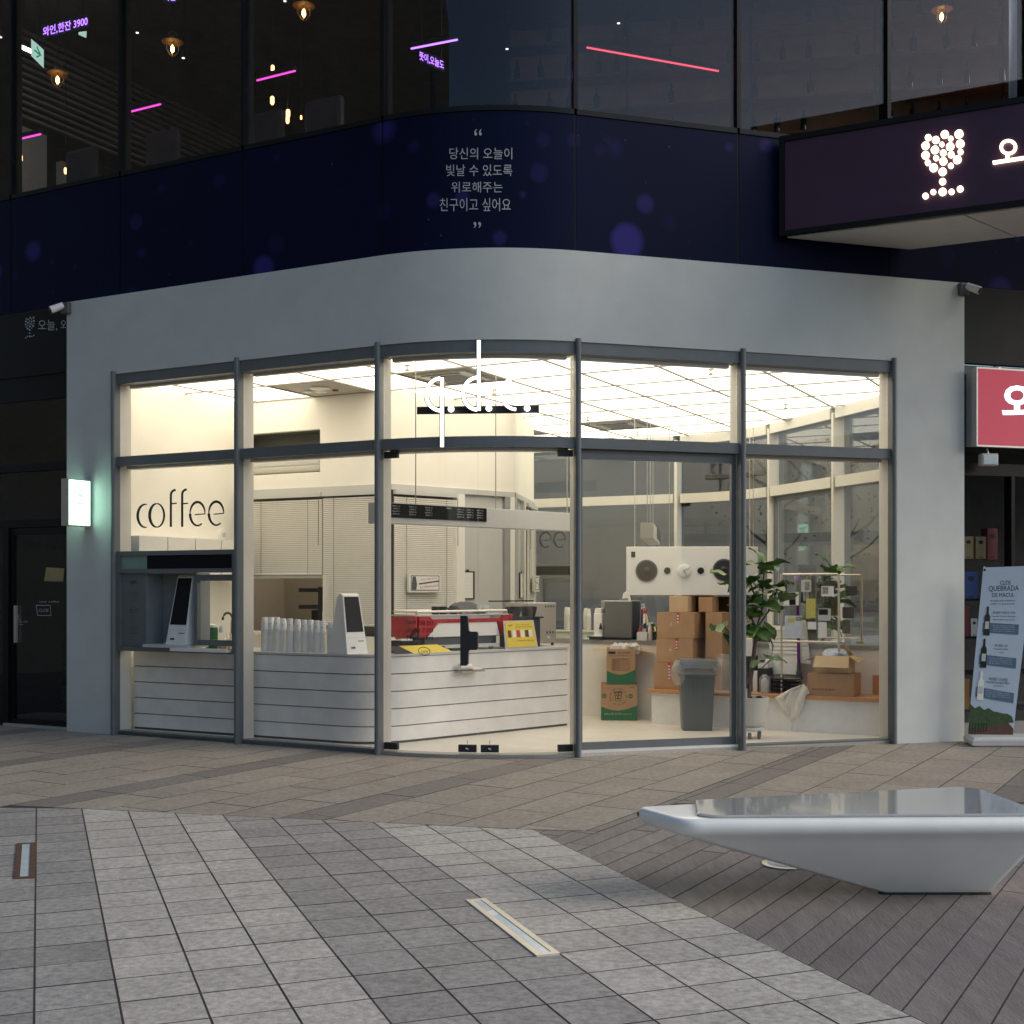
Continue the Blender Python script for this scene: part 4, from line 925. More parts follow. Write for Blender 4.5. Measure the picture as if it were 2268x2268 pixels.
cp = lambda a_, b_, d_: CR.p(xq0+a_*wq+.03*(1-b_)*0, .05+b_*.045+d_, ZT+.005+b_*.275)
m = MB(); m.slab(cp, [(-.03,-.015),(1.03,-.015),(.98,1.02),(.0,1.02)], .012, .006); obj('stand', m, M['lightgrey'], t)
m = MB(); m.slab(cp, [(.02,.04),(.98,.04),(.93,.97),(.04,.97)], .005, .0); obj('card', m, M['yellow'], t)
for k, (x, mt) in enumerate(((.14,'brownink'),(.29,'paper'),(.42,'redtape'),(.56,'paper'),(.70,'brownink'),(.82,'paper'))):
    m = MB(); m.slab(cp, [(x-.055,.40),(x+.055,.40),(x+.05,.66),(x-.055,.66)], -.0005, -.002); obj('print', m, M[mt], t)
m = MB(); text(m, 'qdc', cp, .12, .76, .27, .92, -.002, keep=True); text(m, 'today coffee bean', cp, .34, .84, .80, .88, -.002); text(m, '원두를 선택해 주세요', cp, .34, .75, .90, .80, -.002); text(m, '디카페인 원두 변경 가능', cp, .34, .24, .9, .29, -.002); obj('lettering', m, M['brownink'], t)
P = hit(CR, 893, 1435, .14); xq = CR.loc(P)[0]
t = thing('condiment_tray', 'black ribbed tray with white napkins at the left of the espresso machine', 'tray', CR.p(xq+.05,.12,ZT))
m = MB(); m.box(CR, xq-.10, xq+.13, .05, .24, ZT, ZT+.008); m.box(CR, xq-.10, xq+.13, .05, .06, ZT+.009, ZT+.12); m.box(CR, xq-.10, xq+.13, .23, .24, ZT+.009, ZT+.12); m.box(CR, xq-.10, xq-.09, .061, .229, ZT+.009, ZT+.12); m.box(CR, xq+.12, xq+.13, .061, .229, ZT+.009, ZT+.12)
obj('tray', m, M['blackmatte'], t)
for k in range(6): m = MB(); m.box(CR, xq-.085+.035*k, xq-.075+.035*k, .044, .0495, ZT+.01, ZT+.11); obj('rib', m, M['black'], t)
m = MB(); m.box(CR, xq-.08, xq+.06, .07, .15, ZT+.009, ZT+.135); obj('napkins', m, M['paper'], t)
m = MB(); m.box(CR, xq+.131, xq+.45, .06, .15, ZT, ZT+.055); obj('side_tray', m, M['blackmatte'], t)
t = thing('counter_mat', 'flat yellow and black card lying on the counter below the opening hours', 'card', CR.p(xq+.15,.02,ZT))
def tiltc(a_, b_, lean): return m.hexa([CR.p(a_,.0,ZT+.001), CR.p(b_,.0,ZT+.001), CR.p(b_,.004,ZT+.001), CR.p(a_,.004,ZT+.001)], [CR.p(a_-lean,.040,ZT+.075), CR.p(b_-lean,.040,ZT+.075), CR.p(b_-lean,.044,ZT+.075), CR.p(a_-lean,.044,ZT+.075)])
m = MB(); tiltc(xq+.02, xq+.50, .16); obj('sheet', m, M['yellow'], t); m = MB(); tiltc(xq-.18, xq+.018, .14); obj('black_end', m, M['blackmatte'], t)

# lit wall sign on the blinds, clipboard
P0_, P1_ = hit(IC, 905, 1271, -.09), hit(IC, 975, 1312, -.09); xa, xb2 = IC.loc(P0_)[0], IC.loc(P1_)[0]
t = thing('advert_frame', 'small white framed coffee advert with slanted lettering hung in front of the blind', 'picture', IC.p((xa+xb2)/2,-.1,P1_[2]))
m = MB(); m.box(IC, xa, xb2, -.10, -.06, P1_[2], P0_[2]); obj('frame', m, M['white'], t, bevel=.003)
ap = lambda a_, b_, d_: IC.p(xa+a_*(xb2-xa), -.1005+d_, P1_[2]+b_*(P0_[2]-P1_[2]))
m = MB(); m.slab(ap, [(.05,.10),(.95,.10),(.95,.92),(.05,.92)], 0, -.001); obj('border', m, M['ink'], t)
m = MB(); m.slab(ap, [(.07,.14),(.93,.14),(.93,.88),(.07,.88)], -.0012, -.002); obj('sheet', m, M['paper'], t)
m = MB(); m.slab(ap, [(.30,.42),(.93,.58),(.93,.66),(.30,.50)], -.0022, -.003); obj('stripe', m, M['darkgrey'], t)
m = MB(); m.slab(ap, [(.08,.15),(.22,.15),(.24,.45),(.20,.86),(.10,.86),(.08,.5)], -.0022, -.003); obj('figure_print', m, M['darkgrey'], t)
slant = lambda a_, b_, d_: ap(a_, b_+(a_-.3)*.22, d_)
m = MB(); text(m, 'Our Espresso', slant, .36, .60, .86, .72, -.0035); text(m, 'La Marzocco', slant, .34, .20, .92, .33, -.0035); obj('lettering', m, M['redtape'], t)
P0_, P1_ = hit(IC, 1026, 1265, .0), hit(IC, 1053, 1327, .0); xa, xb2 = IC.loc(P0_)[0], IC.loc(P1_)[0]
t = thing('clipboard', 'black framed clipboard with a ruled sheet on the grey partition', 'clipboard', IC.p((xa+xb2)/2,.02,P1_[2]))
m = MB(); m.box(IC, xa-.02, xb2, .012, .028, P1_[2], P0_[2]); obj('board', m, M['blackmatte'], t)
m = MB(); m.box(IC, xa-.018, xb2-.03, .008, .0115, P1_[2]+.012, P0_[2]-.015); obj('sheet', m, M['paper'], t)
for k in range(7): m = MB(); z = P1_[2]+.04+k*.04; m.box(IC, xa-.015, xb2-.034, .0065, .0078, z, z+.002); obj('rule', m, M['lightgrey'], t)
m = MB(); m.box(IC, (xa+xb2)/2-.04, (xa+xb2)/2, .004, .0115, P0_[2]-.012, P0_[2]+.02); obj('clip', m, M['black'], t)

# hanging menu over the right leg of the counter
Pm = hit(CR, 838, 1118, -.02); xm = CR.loc(Pm)[0]; xn = CR.loc(hit(CR,1275,1140,-.02))[0]
t = thing('menu_lightbox', 'long grey menu box with black screens hanging over the counter', 'menu board', CR.p((xm+xn)/2,.06,2.10))
mz0, mz1 = 2.095, 2.285
m = MB(); m.box(CR, xm, xn, -.02, .14, mz0, mz1); obj('box', m, M['lightgrey'], t, bevel=.003)
xk = CR.loc(hit(CR,1078,1140,-.03))[0]
for a_, b_ in ((xm+.002,(xm+xk)/2+.12),((xm+xk)/2+.125,xk)):
    m = MB(); m.box(CR, a_, b_, -.03, -.0205, mz0+.055, mz1-.003); so_ = obj('menu_screen', m, M['screen'], t)
    m = MB(); sp_ = lambda p_, q_, d_: CR.p(p_, -.0305+d_, q_)
    for c in range(3):
        for r_ in range(4):
            wx = (b_-a_-.1)/3; text(m, ('아메리카노  2.5','카페라떼  3.0','바닐라라떼  3.5','콜드브루  3.3')[r_], sp_, a_+.12+c*wx*.86, mz1-.035-r_*.024, a_+.12+c*wx*.86+.15, mz1-.022-r_*.024, -.001, keep=True)
    text(m, 'MENU', sp_, a_+.02, mz1-.03, a_+.08, mz1-.015, -.001); obj('lettering', m, M['lightgrey'], so_)
for px in (1098, 1256):
    x = CR.loc(hit(CR,px,1100,.06))[0]; x = min(x, xn-.02); m = MB(); m.tube([CR.p(x,.06,mz1), CR.p(x,.06,3.66)], .006, 6); obj('rod', m, M['grey'], t)
x = xm+.5; m = MB(); m.tube([CR.p(x,.06,mz1), CR.p(x,.06,3.66)], .006, 6); obj('rod', m, M['grey'], t)

# ------------------------------------------------------------------ right half of the room
def onfr(fr, px, py, d): P = hit(fr, px, py, d); return fr.loc(P)[0], P[2]
# speaker cabinet on cables with clock
SF = Fr(*iv(-6,VM-.62)[:2], -8)
Pc = at(1387, 1265, 13.55); SF = Fr(Pc[0], Pc[1], -6)
x1 = SF.loc(hit(SF,1646,1265,0))[0]; zt = hit(SF,1387,1211,0)[2]; zb_ = hit(SF,1387,1318,0)[2]
t = thing('speaker_cabinet', 'wide white hanging speaker cabinet with two black cones, near the mirror', 'speaker', SF.p(x1/2,.1,zb_))
m = MB(); q = [SF.p(0,0)[:2], SF.p(x1,0)[:2], SF.p(x1+.17,.14)[:2], SF.p(x1+.10,.30)[:2], SF.p(.1,.30)[:2]]; m.prism(q, zb_, zt); obj('cabinet', m, M['offwhite'], t, bevel=.004)
un = (-SF.ey[0],-SF.ey[1],0); ux = (*SF.ex,0)
def spx(px, py, d=0): x, z = onfr(SF, px, py, 0); return SF.p(x, d, z)
for px, py, r in ((1432,1264,.118),(1603,1262,.118)):
    c_ = spx(px,py,0); m = MB(); m.disc(c_, ux, (0,0,1), un, r, .012, 32, r*.90); wo = obj('woofer', m, M['darkgrey'], t, smooth=True)
    m = MB(); c2 = Vector(c_)+Vector(un)*.0152
    rg = lambda rr, h: [tuple(c2+Vector(un)*h+(Vector(ux)*math.cos(k*math.pi/16)+Vector((0,0,1))*math.sin(k*math.pi/16))*rr) for k in range(32)]
    m.loft([rg(r*.86,.004), rg(r*.82,.001), rg(r*.34,.0005), rg(r*.30,.012), rg(r*.15,.022), rg(.004,.025)]); obj('cone', m, M['blackmatte'], wo, smooth=True)
for px, py in ((1478,1264),(1552,1264)):
    m = MB(); m.disc(spx(px,py,0), ux, (0,0,1), un, .036, .008, 24, .03); tw = obj('tweeter', m, M['black'], t)
    for a_ in (-1,1):
        for b_ in (-1,1): m = MB(); c_ = Vector(spx(px,py,0))+Vector(ux)*.036*a_+Vector((0,0,.04*b_)); m.disc(c_, ux, (0,0,1), un, .004, .003, 8); obj('screw', m, M['steel'], tw)
x, z = onfr(SF,1402.5,1228,0); m = MB(); m.box(SF, x-.022, x+.022, -.006, -.0005, z-.03, z+.03); obj('badge', m, M['black'], t)
for px in (1406, 1666):
    x, _ = onfr(SF, px, 1200, .12); x = min(x, x1+.08); m = MB(); m.tube([SF.p(x,.12,zt), SF.p(x,.12,3.66)], .0035, 6); obj('cable', m, M['steelframe'], t)
c_ = spx(1515.5,1264,0)
t = thing('wall_clock', 'small round white clock with thin hands on the front of the speaker cabinet', 'clock', (c_[0],c_[1],c_[2]-.07))
m = MB(); m.disc(c_, ux, (0,0,1), un, .068, .022, 32, .058); obj('case', m, M['white'], t, smooth=True)
cq = Vector(c_)+Vector(un)*.031
for dx, dz, nm in ((.075,.045,'minute_hand'),(.026,-.062,'hour_hand')):
    m = MB(); m.tube([tuple(cq-Vector(ux)*dx*.2-Vector((0,0,dz*.2))), tuple(cq+Vector(ux)*dx+Vector((0,0,dz)))], .004, 5); obj(nm, m, M['grey'], t)

# grey screen and goods on the ledge
def ledge_fr(d): return Fr(*iv(0,VM-d)[:2], LA)
F1 = ledge_fr(.12)
x0, _ = onfr(F1, 1341, 1400, 0); x1_, z1_ = onfr(F1, 1400, 1331, 0)
t = thing('grey_monitor', 'dark grey monitor seen from the back on the ledge beside the boxes', 'monitor', F1.p((x0+x1_)/2,0,.90))
m = MB(); m.box(F1, x0, x1_, -.03, .01, .925, z1_); obj('case', m, M['grey'], t, bevel=.006)
m = MB(); m.box(F1, x0+.004, x1_-.004, -.034, -.031, .93, z1_-.01); obj('back_cover', m, mat('monitor_back', (.15,.15,.135), .4), t)
m = MB(); m.box(F1, x0-.05, x0+.3, -.05, .03, .901, .924); obj('base', m, M['black'], t)
x0, _ = onfr(F1, 1318, 1400, 0); x1_, z1_ = onfr(F1, 1336, 1347, 0)
t = thing('water_jug', 'cream plastic jug with a black tap standing left of the grey monitor', 'jug', F1.p((x0+x1_)/2,0,.90))
m = MB(); m.box(F1, x0, x1_, -.04, .05, .901, z1_-.06); m.box(F1, x0+.01, x1_-.01, -.03, .04, z1_-.059, z1_); obj('body', m, M['cream'], t, bevel=.008)
m = MB(); m.tube([F1.p(x1_-.01,-.05,1.02), F1.p(x1_-.01,-.05,1.09)], [.022,.004], 10); obj('tap', m, M['black'], t)
rr = random.Random(5)
for k, (px, w_, h_, mt, lb) in enumerate(((1293,.07,.035,'white','white saucer stack at the left end of the ledge'),(1311,.09,.045,'tealink','teal folded cloth on the ledge left of the jug'))):
    x, _ = onfr(F1, px, 1410, 0); t = thing('folded_cloth' if k else 'saucer_stack', lb, 'cloth' if k else 'saucers', F1.p(x,0,.90))
    m = MB()
    if k: m.box(F1, x-w_/2, x+w_/2, -.04, .03, .901, .90+h_); obj('cloth', m, M[mt], t, bevel=.01)
    else: m.lathe(F1.p(x,0,.901), [(.03,0),(.055,.008),(.03,.012),(.055,.02),(.03,.024),(.055,.032),(.02,.034)], 16); obj('saucers', m, M[mt], t, smooth=True)
for k, (px, w_, h_, d_, mt, nm, lb, ct) in enumerate(((1325,.16,.035,.10,'blackmatte','paper_tray','flat black tray sticking out left of the grey monitor base','tray'),(1306,.10,.012,.09,'paper','paper_stack','small white paper stack at the left end of the ledge','paper'),(1426,.12,.09,.07,'paper','paper_box','white small box between the grey monitor and the brown cartons','box'),(1418,.05,.16,.06,'red','red_tin','red tin between the grey monitor and the brown cartons','tin'),(1440,.05,.20,.05,'cream','tall_bottle','tall cream bottle beside the brown cartons on the ledge','bottle'))):
    x, _ = onfr(F1, px, 1410, 0); t = thing(nm, lb, ct, F1.p(x,0,.901)); m = MB(); y_ = -.055 if k < 3 else .0
    if nm == 'tall_bottle' or nm == 'red_tin': m.lathe(F1.p(x,.0,.901), [(w_*.5,0),(w_*.52,.01),(w_*.5,h_*.7),(w_*.25,h_*.85),(w_*.25,h_)], 14)
    else: m.box(F1, x-w_/2, x+w_/2, y_-d_/2+.03, y_+d_/2+.03, .901 if k != 0 else .9012, .901+h_)
    obj('body', m, M[mt], t, smooth=(k > 2))
    if k < 3:
        m = MB(); m.box(F1, x-w_/2+.01, x+w_/2-.008, y_-d_/2+.035, y_+d_/2+.02, .9015+h_, .908+h_); obj('top_sheet', m, M['white'], t)
# cardboard
def carton(label, fr, x0, x1, y0, y1, z0, z1, mt='card', group='brown cartons', opened=False, tape=None, prt=None, cat='box'):
    t = thing('carton', label, cat, fr.p((x0+x1)/2,(y0+y1)/2,z0), fr.a, group)
    m = MB()
    if opened:
        th = .006
        m.box(fr,x0,x1,y0,y1,z0,z0+th); m.box(fr,x0,x1,y0,y0+th,z0+th,z1); m.box(fr,x0,x1,y1-th,y1,z0+th,z1); m.box(fr,x0,x0+th,y0+th,y1-th,z0+th,z1); m.box(fr,x1-th,x1,y0+th,y1-th,z0+th,z1)
    else: m.box(fr, x0, x1, y0, y1, z0, z1-.004)
    obj('shell', m, M[mt], t, bevel=.004)
    if not opened:
        ym = (y0+y1)/2
        for a_, b_ in ((y0,ym-.002),(ym+.002,y1)): m = MB(); m.box(fr, x0+.001, x1-.001, a_+.001, b_, z1-.0039, z1); obj('flap', m, M[mt], t)
    if tape:
        for (a_, w_, za) in tape:
            m = MB(); m.box(fr, a_, a_+w_, y0-.003, y0-.0005, za, z1); o = obj('tape', m, M['redtape'], t)
            m = MB(); mp = lambda p_, q_, d_: fr.p(p_, y0-.0035+d_, q_)
            zz = z1-.02
            for k in range(int((zz-za)/.03)): m.slab(mp, [(a_+w_*.2,zz-.025),(a_+w_*.8,zz-.025),(a_+w_*.8,zz-.008),(a_+w_*.2,zz-.008)], 0, -.001); zz -= .032
            obj('tape_print', m, M['paper'], o)
    return t
BX = Fr(*iv(-5.0,12.66)[:2], LA)
def bx(px, py=1500, y=0.0): return onfr(BX, px, py, y)
GQ = 'brown delivery cartons stacked on the bench'
lv = [(1448,1512,.402,1467,-.02,'bottom carton of the brown stack, with a red tape strip'),(1453.5,1535,None,1413,.0,'second carton of the brown stack, above the bin, white emblem on front'),(1454.6,1538,None,1356,.0,'third carton of the brown stack, just under the topmost box'),(1482,1523,None,1320,.06,'topmost small carton of the brown stack, right under the speaker')]
zprev = .403
for k, (xa, xb_, _, yt, y0_, lb) in enumerate(lv):
    x0, z1_ = bx(xa, yt, y0_); x1_, _ = bx(xb_, yt, y0_)
    tp_ = [(x0+(.55,.52,.53,.3)[k]*(x1_-x0)*(1 if k else .9), .032, z1_-(.17,.12,.11,.0)[k])] if k < 3 else None
    c = carton(lb, BX, x0, x1_, y0_, y0_+(.40,.38,.36,.26)[k], zprev, z1_, ('card','card','card','card2')[k], GQ, tape=tp_)
    if k in (1,2):
        m = MB(); mp = lambda p_, q_, d_: BX.p(p_, y0_-.001+d_, q_); xm_ = x0+(x1_-x0)*.38; zm = (zprev+z1_)/2-.01
        m.face([mp(xm_-.02,zm,-.001), mp(xm_+.02,zm,-.001), mp(xm_+.004,zm+.05,-.001)]); text(m, 'COFFEE', mp, xm_-.045, zm-.03, xm_+.045, zm-.012, -.001); text(m, 'ROASTERS', mp, xm_-.045, zm-.055, xm_+.045, zm-.04, -.001); obj('lettering', m, M['card2'], c)
    zprev = z1_+.001
x0, z1_ = bx(1568, 1356, .18); x1_, _ = bx(1605, 1356, .18)
carton('carton standing right of the brown stack, partly behind the mullion', BX, x0, x1_, .1, .38, .403, z1_, 'card', GQ)
x0, z2_ = bx(1550, 1322, .2); x1_, _ = bx(1580, 1322, .2)
carton('dark shaded carton on top, right of the topmost small carton', BX, x0, x1_, .16, .38, z1_+.001, z2_, 'card', GQ)
# green printed cup cartons on the floor
GF = Fr(*gnd(1331, 1595.5, ZF)[:2], -4)
wA = GF.loc(hit(GF,1411,1550,0))[0]; zA = hit(GF,1331,1516,0)[2]
def printcarton(label, x0, x1, z0, z1, opened):
    t = carton(label, GF, x0, x1, 0, .36, z0, z1, 'card', 'take-out cup cartons on the floor', opened)
    mp = lambda a_, b_, d_: GF.p(x0+a_*(x1-x0), -.001+d_, z0+b_*(z1-z0))
    n = 14; m = MB(); m.slab(mp, [(.004,.01),(.996,.01)]+[(1-.992*k/n-.004, .42-.14*math.sin(math.pi*min(1,(k/n)*.92))) for k in range(n+1)], 0, -.0015); obj('green_print', m, M['green'], t)
    ms = lambda a_, b_, d_: GF.p(x1+.001-d_, a_*.36, z0+b_*(z1-z0))
    m = MB(); m.slab(ms, [(.005,.01),(.995,.01)]+[(1-.99*k/n, .42-.14*math.sin(math.pi*k/n)) for k in range(n+1)], 0, -.0015); obj('green_print', m, M['green'], t)
    return t, mp
t, mp = printcarton('lower green printed carton with a round cup emblem, on the floor by the bench', 0, wA, ZF, zA, False)
m = MB(); ct = 'TAKE OUT CUP  TAKE OUT CUP  TAKE OUT CUP  '
for k, ch in enumerate(ct):
    if ch == ' ': continue
    th = math.pi/2-2*math.pi*k/len(ct); cm = lambda a_, b_, d_: mp(.48+(.205+b_)*math.cos(th)+a_*math.sin(th), .66+(.205+b_)*math.sin(th)-a_*math.cos(th), d_)
    text(m, ch, cm, -.016, 0, .016, .045, -.002, keep=True)
m.ribbon(mp, [(.385,.78),(.41,.55),(.55,.55),(.575,.78)], .014, -.001, -.002); m.ribbon(mp, [(.36,.79),(.60,.79)], .025, -.001, -.002); m.ribbon(mp, [(.46,.60),(.50,.82),(.54,.84)], .012, -.001, -.002); m.ribbon(mp, [(.41,.70),(.55,.70)], .012, -.001, -.002); m.ribbon(mp, [(.43,.61),(.53,.61)], .02,-.001,-.002)
obj('emblem', m, M['ink'], t)
for x in (.09,.82):
    m = MB(); m.slab(mp, [(x+.062*math.cos(k*.4), .68+.062*math.sin(k*.4)) for k in range(16)], -.0, -.0012); o = obj('round_mark', m, M['green'], t)
    m = MB(); text(m, '16', mp, x-.03, .655, x+.03, .705, -.002, keep=True); obj('number', m, M['card2'], o)
m = MB(); text(m, '16온스 PET 컵 뚜껑', mp, .10, .155, .56, .215, -.002); text(m, 'TAKE OUT CUP', mp, .58, .16, .85, .195, -.002); obj('lettering', m, M['card2'], t)
m = MB(); text(m, '1,000개입', mp, .78, .9, .92, .935, -.002); obj('count_lettering', m, M['ink'], t)
x0u = GF.loc(hit(GF,1344,1450,.02))[0]; x1u = GF.loc(hit(GF,1407,1450,.02))[0]; zU = hit(GF,1344,1437,.02)[2]
t, mp = printcarton('upper green printed carton, open, with flaps spread and litter on top', x0u, x1u, zA+.001, zU, True)
m = MB(); m.slab(mp, [(.05,.86),(.30,.86),(.30,.93),(.05,.93)], -.001, -.0015); text(m, 'MADE IN KOREA', mp, .38, .87, .85, .92, -.002); text(m, '품목 보고 번호 및 재질 표시', mp, .05, .79, .92, .825, -.002)
for k in range(6): m.ribbon(mp, [(.18,.40+.06*k),(.78,.40+.06*k)], .006, -.001, -.002)
m.ribbon(mp, [(.18,.40),(.18,.72),(.78,.72),(.78,.40)], .006, -.001, -.002)
for k, s_ in enumerate(('품명 컵','규격 16oz','수량 1000','재질 PET','제조 한국')): text(m, s_, mp, .21, .415+.06*k, .45, .445+.06*k, -.002)
obj('lettering', m, M['ink'], t)
for nm, q in (('right', [(x1u,.0,zU),(x1u,.36,zU),(x1u+.20,.38,zU-.03),(x1u+.20,.05,zU-.05)]), ('left', [(x0u,.36,zU),(x0u,.0,zU),(x0u-.15,.02,zU-.02),(x0u-.15,.34,zU-.01)]), ('back', [(x1u,.36,zU),(x0u,.36,zU),(x0u+.02,.52,zU+.03),(x1u-.02,.52,zU+.03)])):
    m = MB(); pts = [GF.p(*p) for p in q]; m.hexa([(a,b,c-.006) for a,b,c in pts], pts); obj('flap', m, M['card2'], t)
t = thing('paper_litter', 'crumpled cream bags and papers lying in the open green carton', 'litter', GF.p((x0u+x1u)/2,.15,zU-.05))
rr = random.Random(11)
for k in range(5):
    x, y = x0u+.10+.055*k, .10+.04*(k%2); m = MB(); rings = []
    for z_, s_ in ((-.06,.6),(-.01,1),(.03,.9),(.06,.3)):
        rings.append([GF.p(x+.06*s_*math.cos(a_*.785)*rr.uniform(.7,1.2), y+.05*s_*math.sin(a_*.785)*rr.uniform(.7,1.2), zU+z_+rr.uniform(-.01,.01)) for a_ in range(8)])
    m.loft(rings); obj('crumpled_bag', m, M['cloth' if k != 3 else 'lightgrey'], t)
# grey bin with clear liner
c_ = gnd(1547, 1619, ZF); c_ = (c_[0], c_[1]+.14, ZF)
BF = Fr(c_[0], c_[1], -3)
t = thing('waste_bin', 'tall square grey plastic bin with a clear liner folded over its rim', 'bin', c_)
def rsq(hw, hd, z, n=4, r=.03):
    out = []
    for sx, sy, a0 in ((1,1,0),(-1,1,90),(-1,-1,180),(1,-1,270)):
        for k in range(n+1): a_ = rad(a0+90*k/n); out.append(BF.p(sx*(hw-r)+r*math.cos(a_), sy*(hd-r)+r*math.sin(a_), z))
    return out
hb = .745
m = MB(); m.loft([rsq(.145,.135,0), rsq(.15,.14,.02), rsq(.175,.16,hb-.16), rsq(.178,.162,hb-.10), rsq(.163,.148,hb-.10), rsq(.13,.12,.03)]); obj('body', m, M['bin'], t, smooth=True)
for z in (hb-.155, hb-.075): m = MB(); m.loft([rsq(.182,.168,z), rsq(.195,.18,z+.005), rsq(.195,.18,z+.03), rsq(.182,.168,z+.035)], cap=False); obj('rim_band', m, M['bin'], t, smooth=True)
m = MB(); m.loft([rsq(.18,.165,hb-.06), rsq(.20,.185,hb-.02), rsq(.205,.19,hb), rsq(.185,.17,hb), rsq(.17,.155,hb-.06)]); obj('rim', m, M['bin'], t, smooth=True)
for x in (-.07,-.02,.03,.08): m = MB(); m.hexa([BF.p(x-.008,-.150,.26), BF.p(x+.008,-.150,.26), BF.p(x+.008,-.143,.26), BF.p(x-.008,-.143,.26)], [BF.p(x-.008,-.172,.56), BF.p(x+.008,-.172,.56), BF.p(x+.008,-.157,.56), BF.p(x-.008,-.157,.56)]); obj('rib', m, M['bin'], t)
def crump(fr, cx_, cy_, prof, seed, n=22, amp=.16, lean=(0,0)):
    rr = random.Random(seed); m = MB(); ph = [rr.uniform(0,6.28) for _ in range(6)]; rings = []
    for r, z in prof:
        ring = []
        for k in range(n):
            a_ = 2*math.pi*k/n; f_ = 1+amp*(math.sin(3*a_+ph[0]+z*14)+.6*math.sin(5*a_+ph[1]-z*19)+.5*math.sin(8*a_+ph[2]+z*30))*.5+rr.uniform(-.04,.04)
            ring.append(fr.p(cx_+lean[0]*z+r*f_*math.cos(a_), cy_+lean[1]*z+r*f_*math.sin(a_)*.9, z+rr.uniform(-.006,.006)))
        rings.append(ring)
    m.loft(rings); return m
m = MB(); rr = random.Random(2); rings = []
for z, k in ((hb+.012,1.0),(hb-.03,1.07),(hb-.08,1.12),(hb-.13,1.07)):
    base_ = rsq(.205*k,.19*k,z); rings.append([(p[0]+rr.uniform(-.008,.008), p[1]+rr.uniform(-.008,.008), p[2]+rr.uniform(-.02,.02)) for p in base_])
m.loft(rings, cap=False); o = obj('bin_liner', m, M['bag'], t, smooth=True)
obj('bin_liner', crump(BF, -.20, -.14, [(.02,ZF*0+.50),(.07,.56),(.085,.63),(.05,.70),(.02,.745)], 4), M['bag'], t, smooth=True)
P = iv(-4.15,12.80,0); P = gnd(1595,1530,.40)
PF = Fr(1.98, 13.02, 0)
t = thing('plastic_bag', 'white translucent plastic bag slumped on the bench behind the bin', 'bag', (2.2,13.0,.403)); 
obj('bag_body', crump(Fr(2.19,12.94,0), 0, 0, [(.10,.405),(.17,.43),(.18,.55),(.13,.68),(.07,.76),(.09,.80)], 9, amp=.2), M['bag'], t, smooth=True)

# plant in a pot
def leafmesh(seed, l=.20, w_=.062):
    rr = random.Random(seed); me = bpy.data.meshes.new('leaf'); vs, fs = [], []; n = 6
    for k in range(n+1):
        u = k/n; ww = w_*math.sin(math.pi*min(1,.06+.94*u)**1.35)**.75 if 0 < k < n else .004
        dz = -.07*u*u*l/.2+.01*math.sin(u*9+seed)
        for j in (-1,-.5,0,.5,1): vs.append((u*l, j*ww, dz+.022*abs(j)+.006*math.sin(u*14+j*3+seed)))
    for k in range(n):
        for j in range(4): a_ = k*5+j; fs.append((a_,a_+1,a_+6,a_+5))
    me.from_pydata(vs,[],fs); me.polygons.foreach_set('use_smooth',[True]*len(fs)); me.materials.append(M['leaf']); return me
lms = [leafmesh(s_, .20+.035*(s_%3), .088) for s_ in range(4)]
def leafat(par, P, az, el, s, k, roll=0):
    o = bpy.data.objects.new('leaf', lms[k%4]); C.objects.link(o); o.parent = par
    o.location = (wm(par).inverted() @ Vector(P)); o.rotation_euler = (roll, -el, az-par.rotation_euler.z); o.scale = (s,s,s)
c_ = (2.315, 12.20, ZF)
pt = thing('potted_plant', 'fiddle leaf fig with dark trunk in a pale round pot on castors behind the glass', 'plant', c_)
m = MB(); m.lathe(c_, [(.12,.075),(.14,.085),(.145,.11),(.12,.11)], 24); obj('trolley', m, M['lightgrey'], pt)
for a_ in (-100,-55,30,140,215): m = MB(); q_ = (c_[0]+.125*math.cos(rad(a_)), c_[1]+.125*math.sin(rad(a_)), ZF+.033); m.disc((q_[0]-.012,q_[1],q_[2]), (0,1,0), (0,0,1), (1,0,0), .032, .02, 14); obj('castor', m, M['darkgrey'], pt)
m = MB(); m.lathe(c_, [(.105,.112),(.13,.14),(.165,.25),(.183,.36),(.188,.395),(.182,.40),(.17,.396),(.165,.37)], 32); obj('pot', m, M['pot'], pt, smooth=True)
m = MB(); m.lathe(c_, [(.164,.372),(.12,.378),(.02,.385)], 18); obj('soil', m, M['soil'], pt)
for x, y in ((-.1,-.06),(.08,-.07),(.0,.06)): m = MB(); m.lathe((c_[0]+x,c_[1]+y,c_[2]+.375), [(.03,0),(.04,.015),(.02,.04)], 8); obj('bark_chip', m, M['soil'], pt)
zz = lambda px, py, Y=12.2: at(px, py, Y)
trunk = [(c_[0]-.02,c_[1],c_[2]+.37), zz(1662,1500), zz(1667,1470), zz(1672,1430), zz(1675,1395), zz(1677,1389)]
m = MB(); m.tube(trunk, [.030,.024,.022,.021,.020,.018], 10); obj('trunk', m, M['bark'], pt, smooth=True)
branches = [[zz(1660,1505), zz(1650,1470), zz(1644,1430), zz(1641,1390,12.25)], [zz(1675,1392), zz(1688,1350), zz(1690,1300,12.15), zz(1692,1262)], [zz(1676,1392), zz(1660,1360), zz(1653,1340), zz(1663,1332,12.1), zz(1675,1331)],
            [zz(1675,1393), zz(1700,1400,12.1), zz(1712,1430,12.05), zz(1708,1460,12.05), zz(1688,1479,12.05)], [zz(1677,1390), zz(1705,1350,12.3), zz(1720,1310,12.3)], [zz(1644,1395,12.25), zz(1625,1320,12.2), zz(1610,1280,12.2)], [zz(1644,1400,12.2), zz(1615,1400,12.1), zz(1600,1385,12.1)], [zz(1688,1350), zz(1668,1310), zz(1660,1285)]]
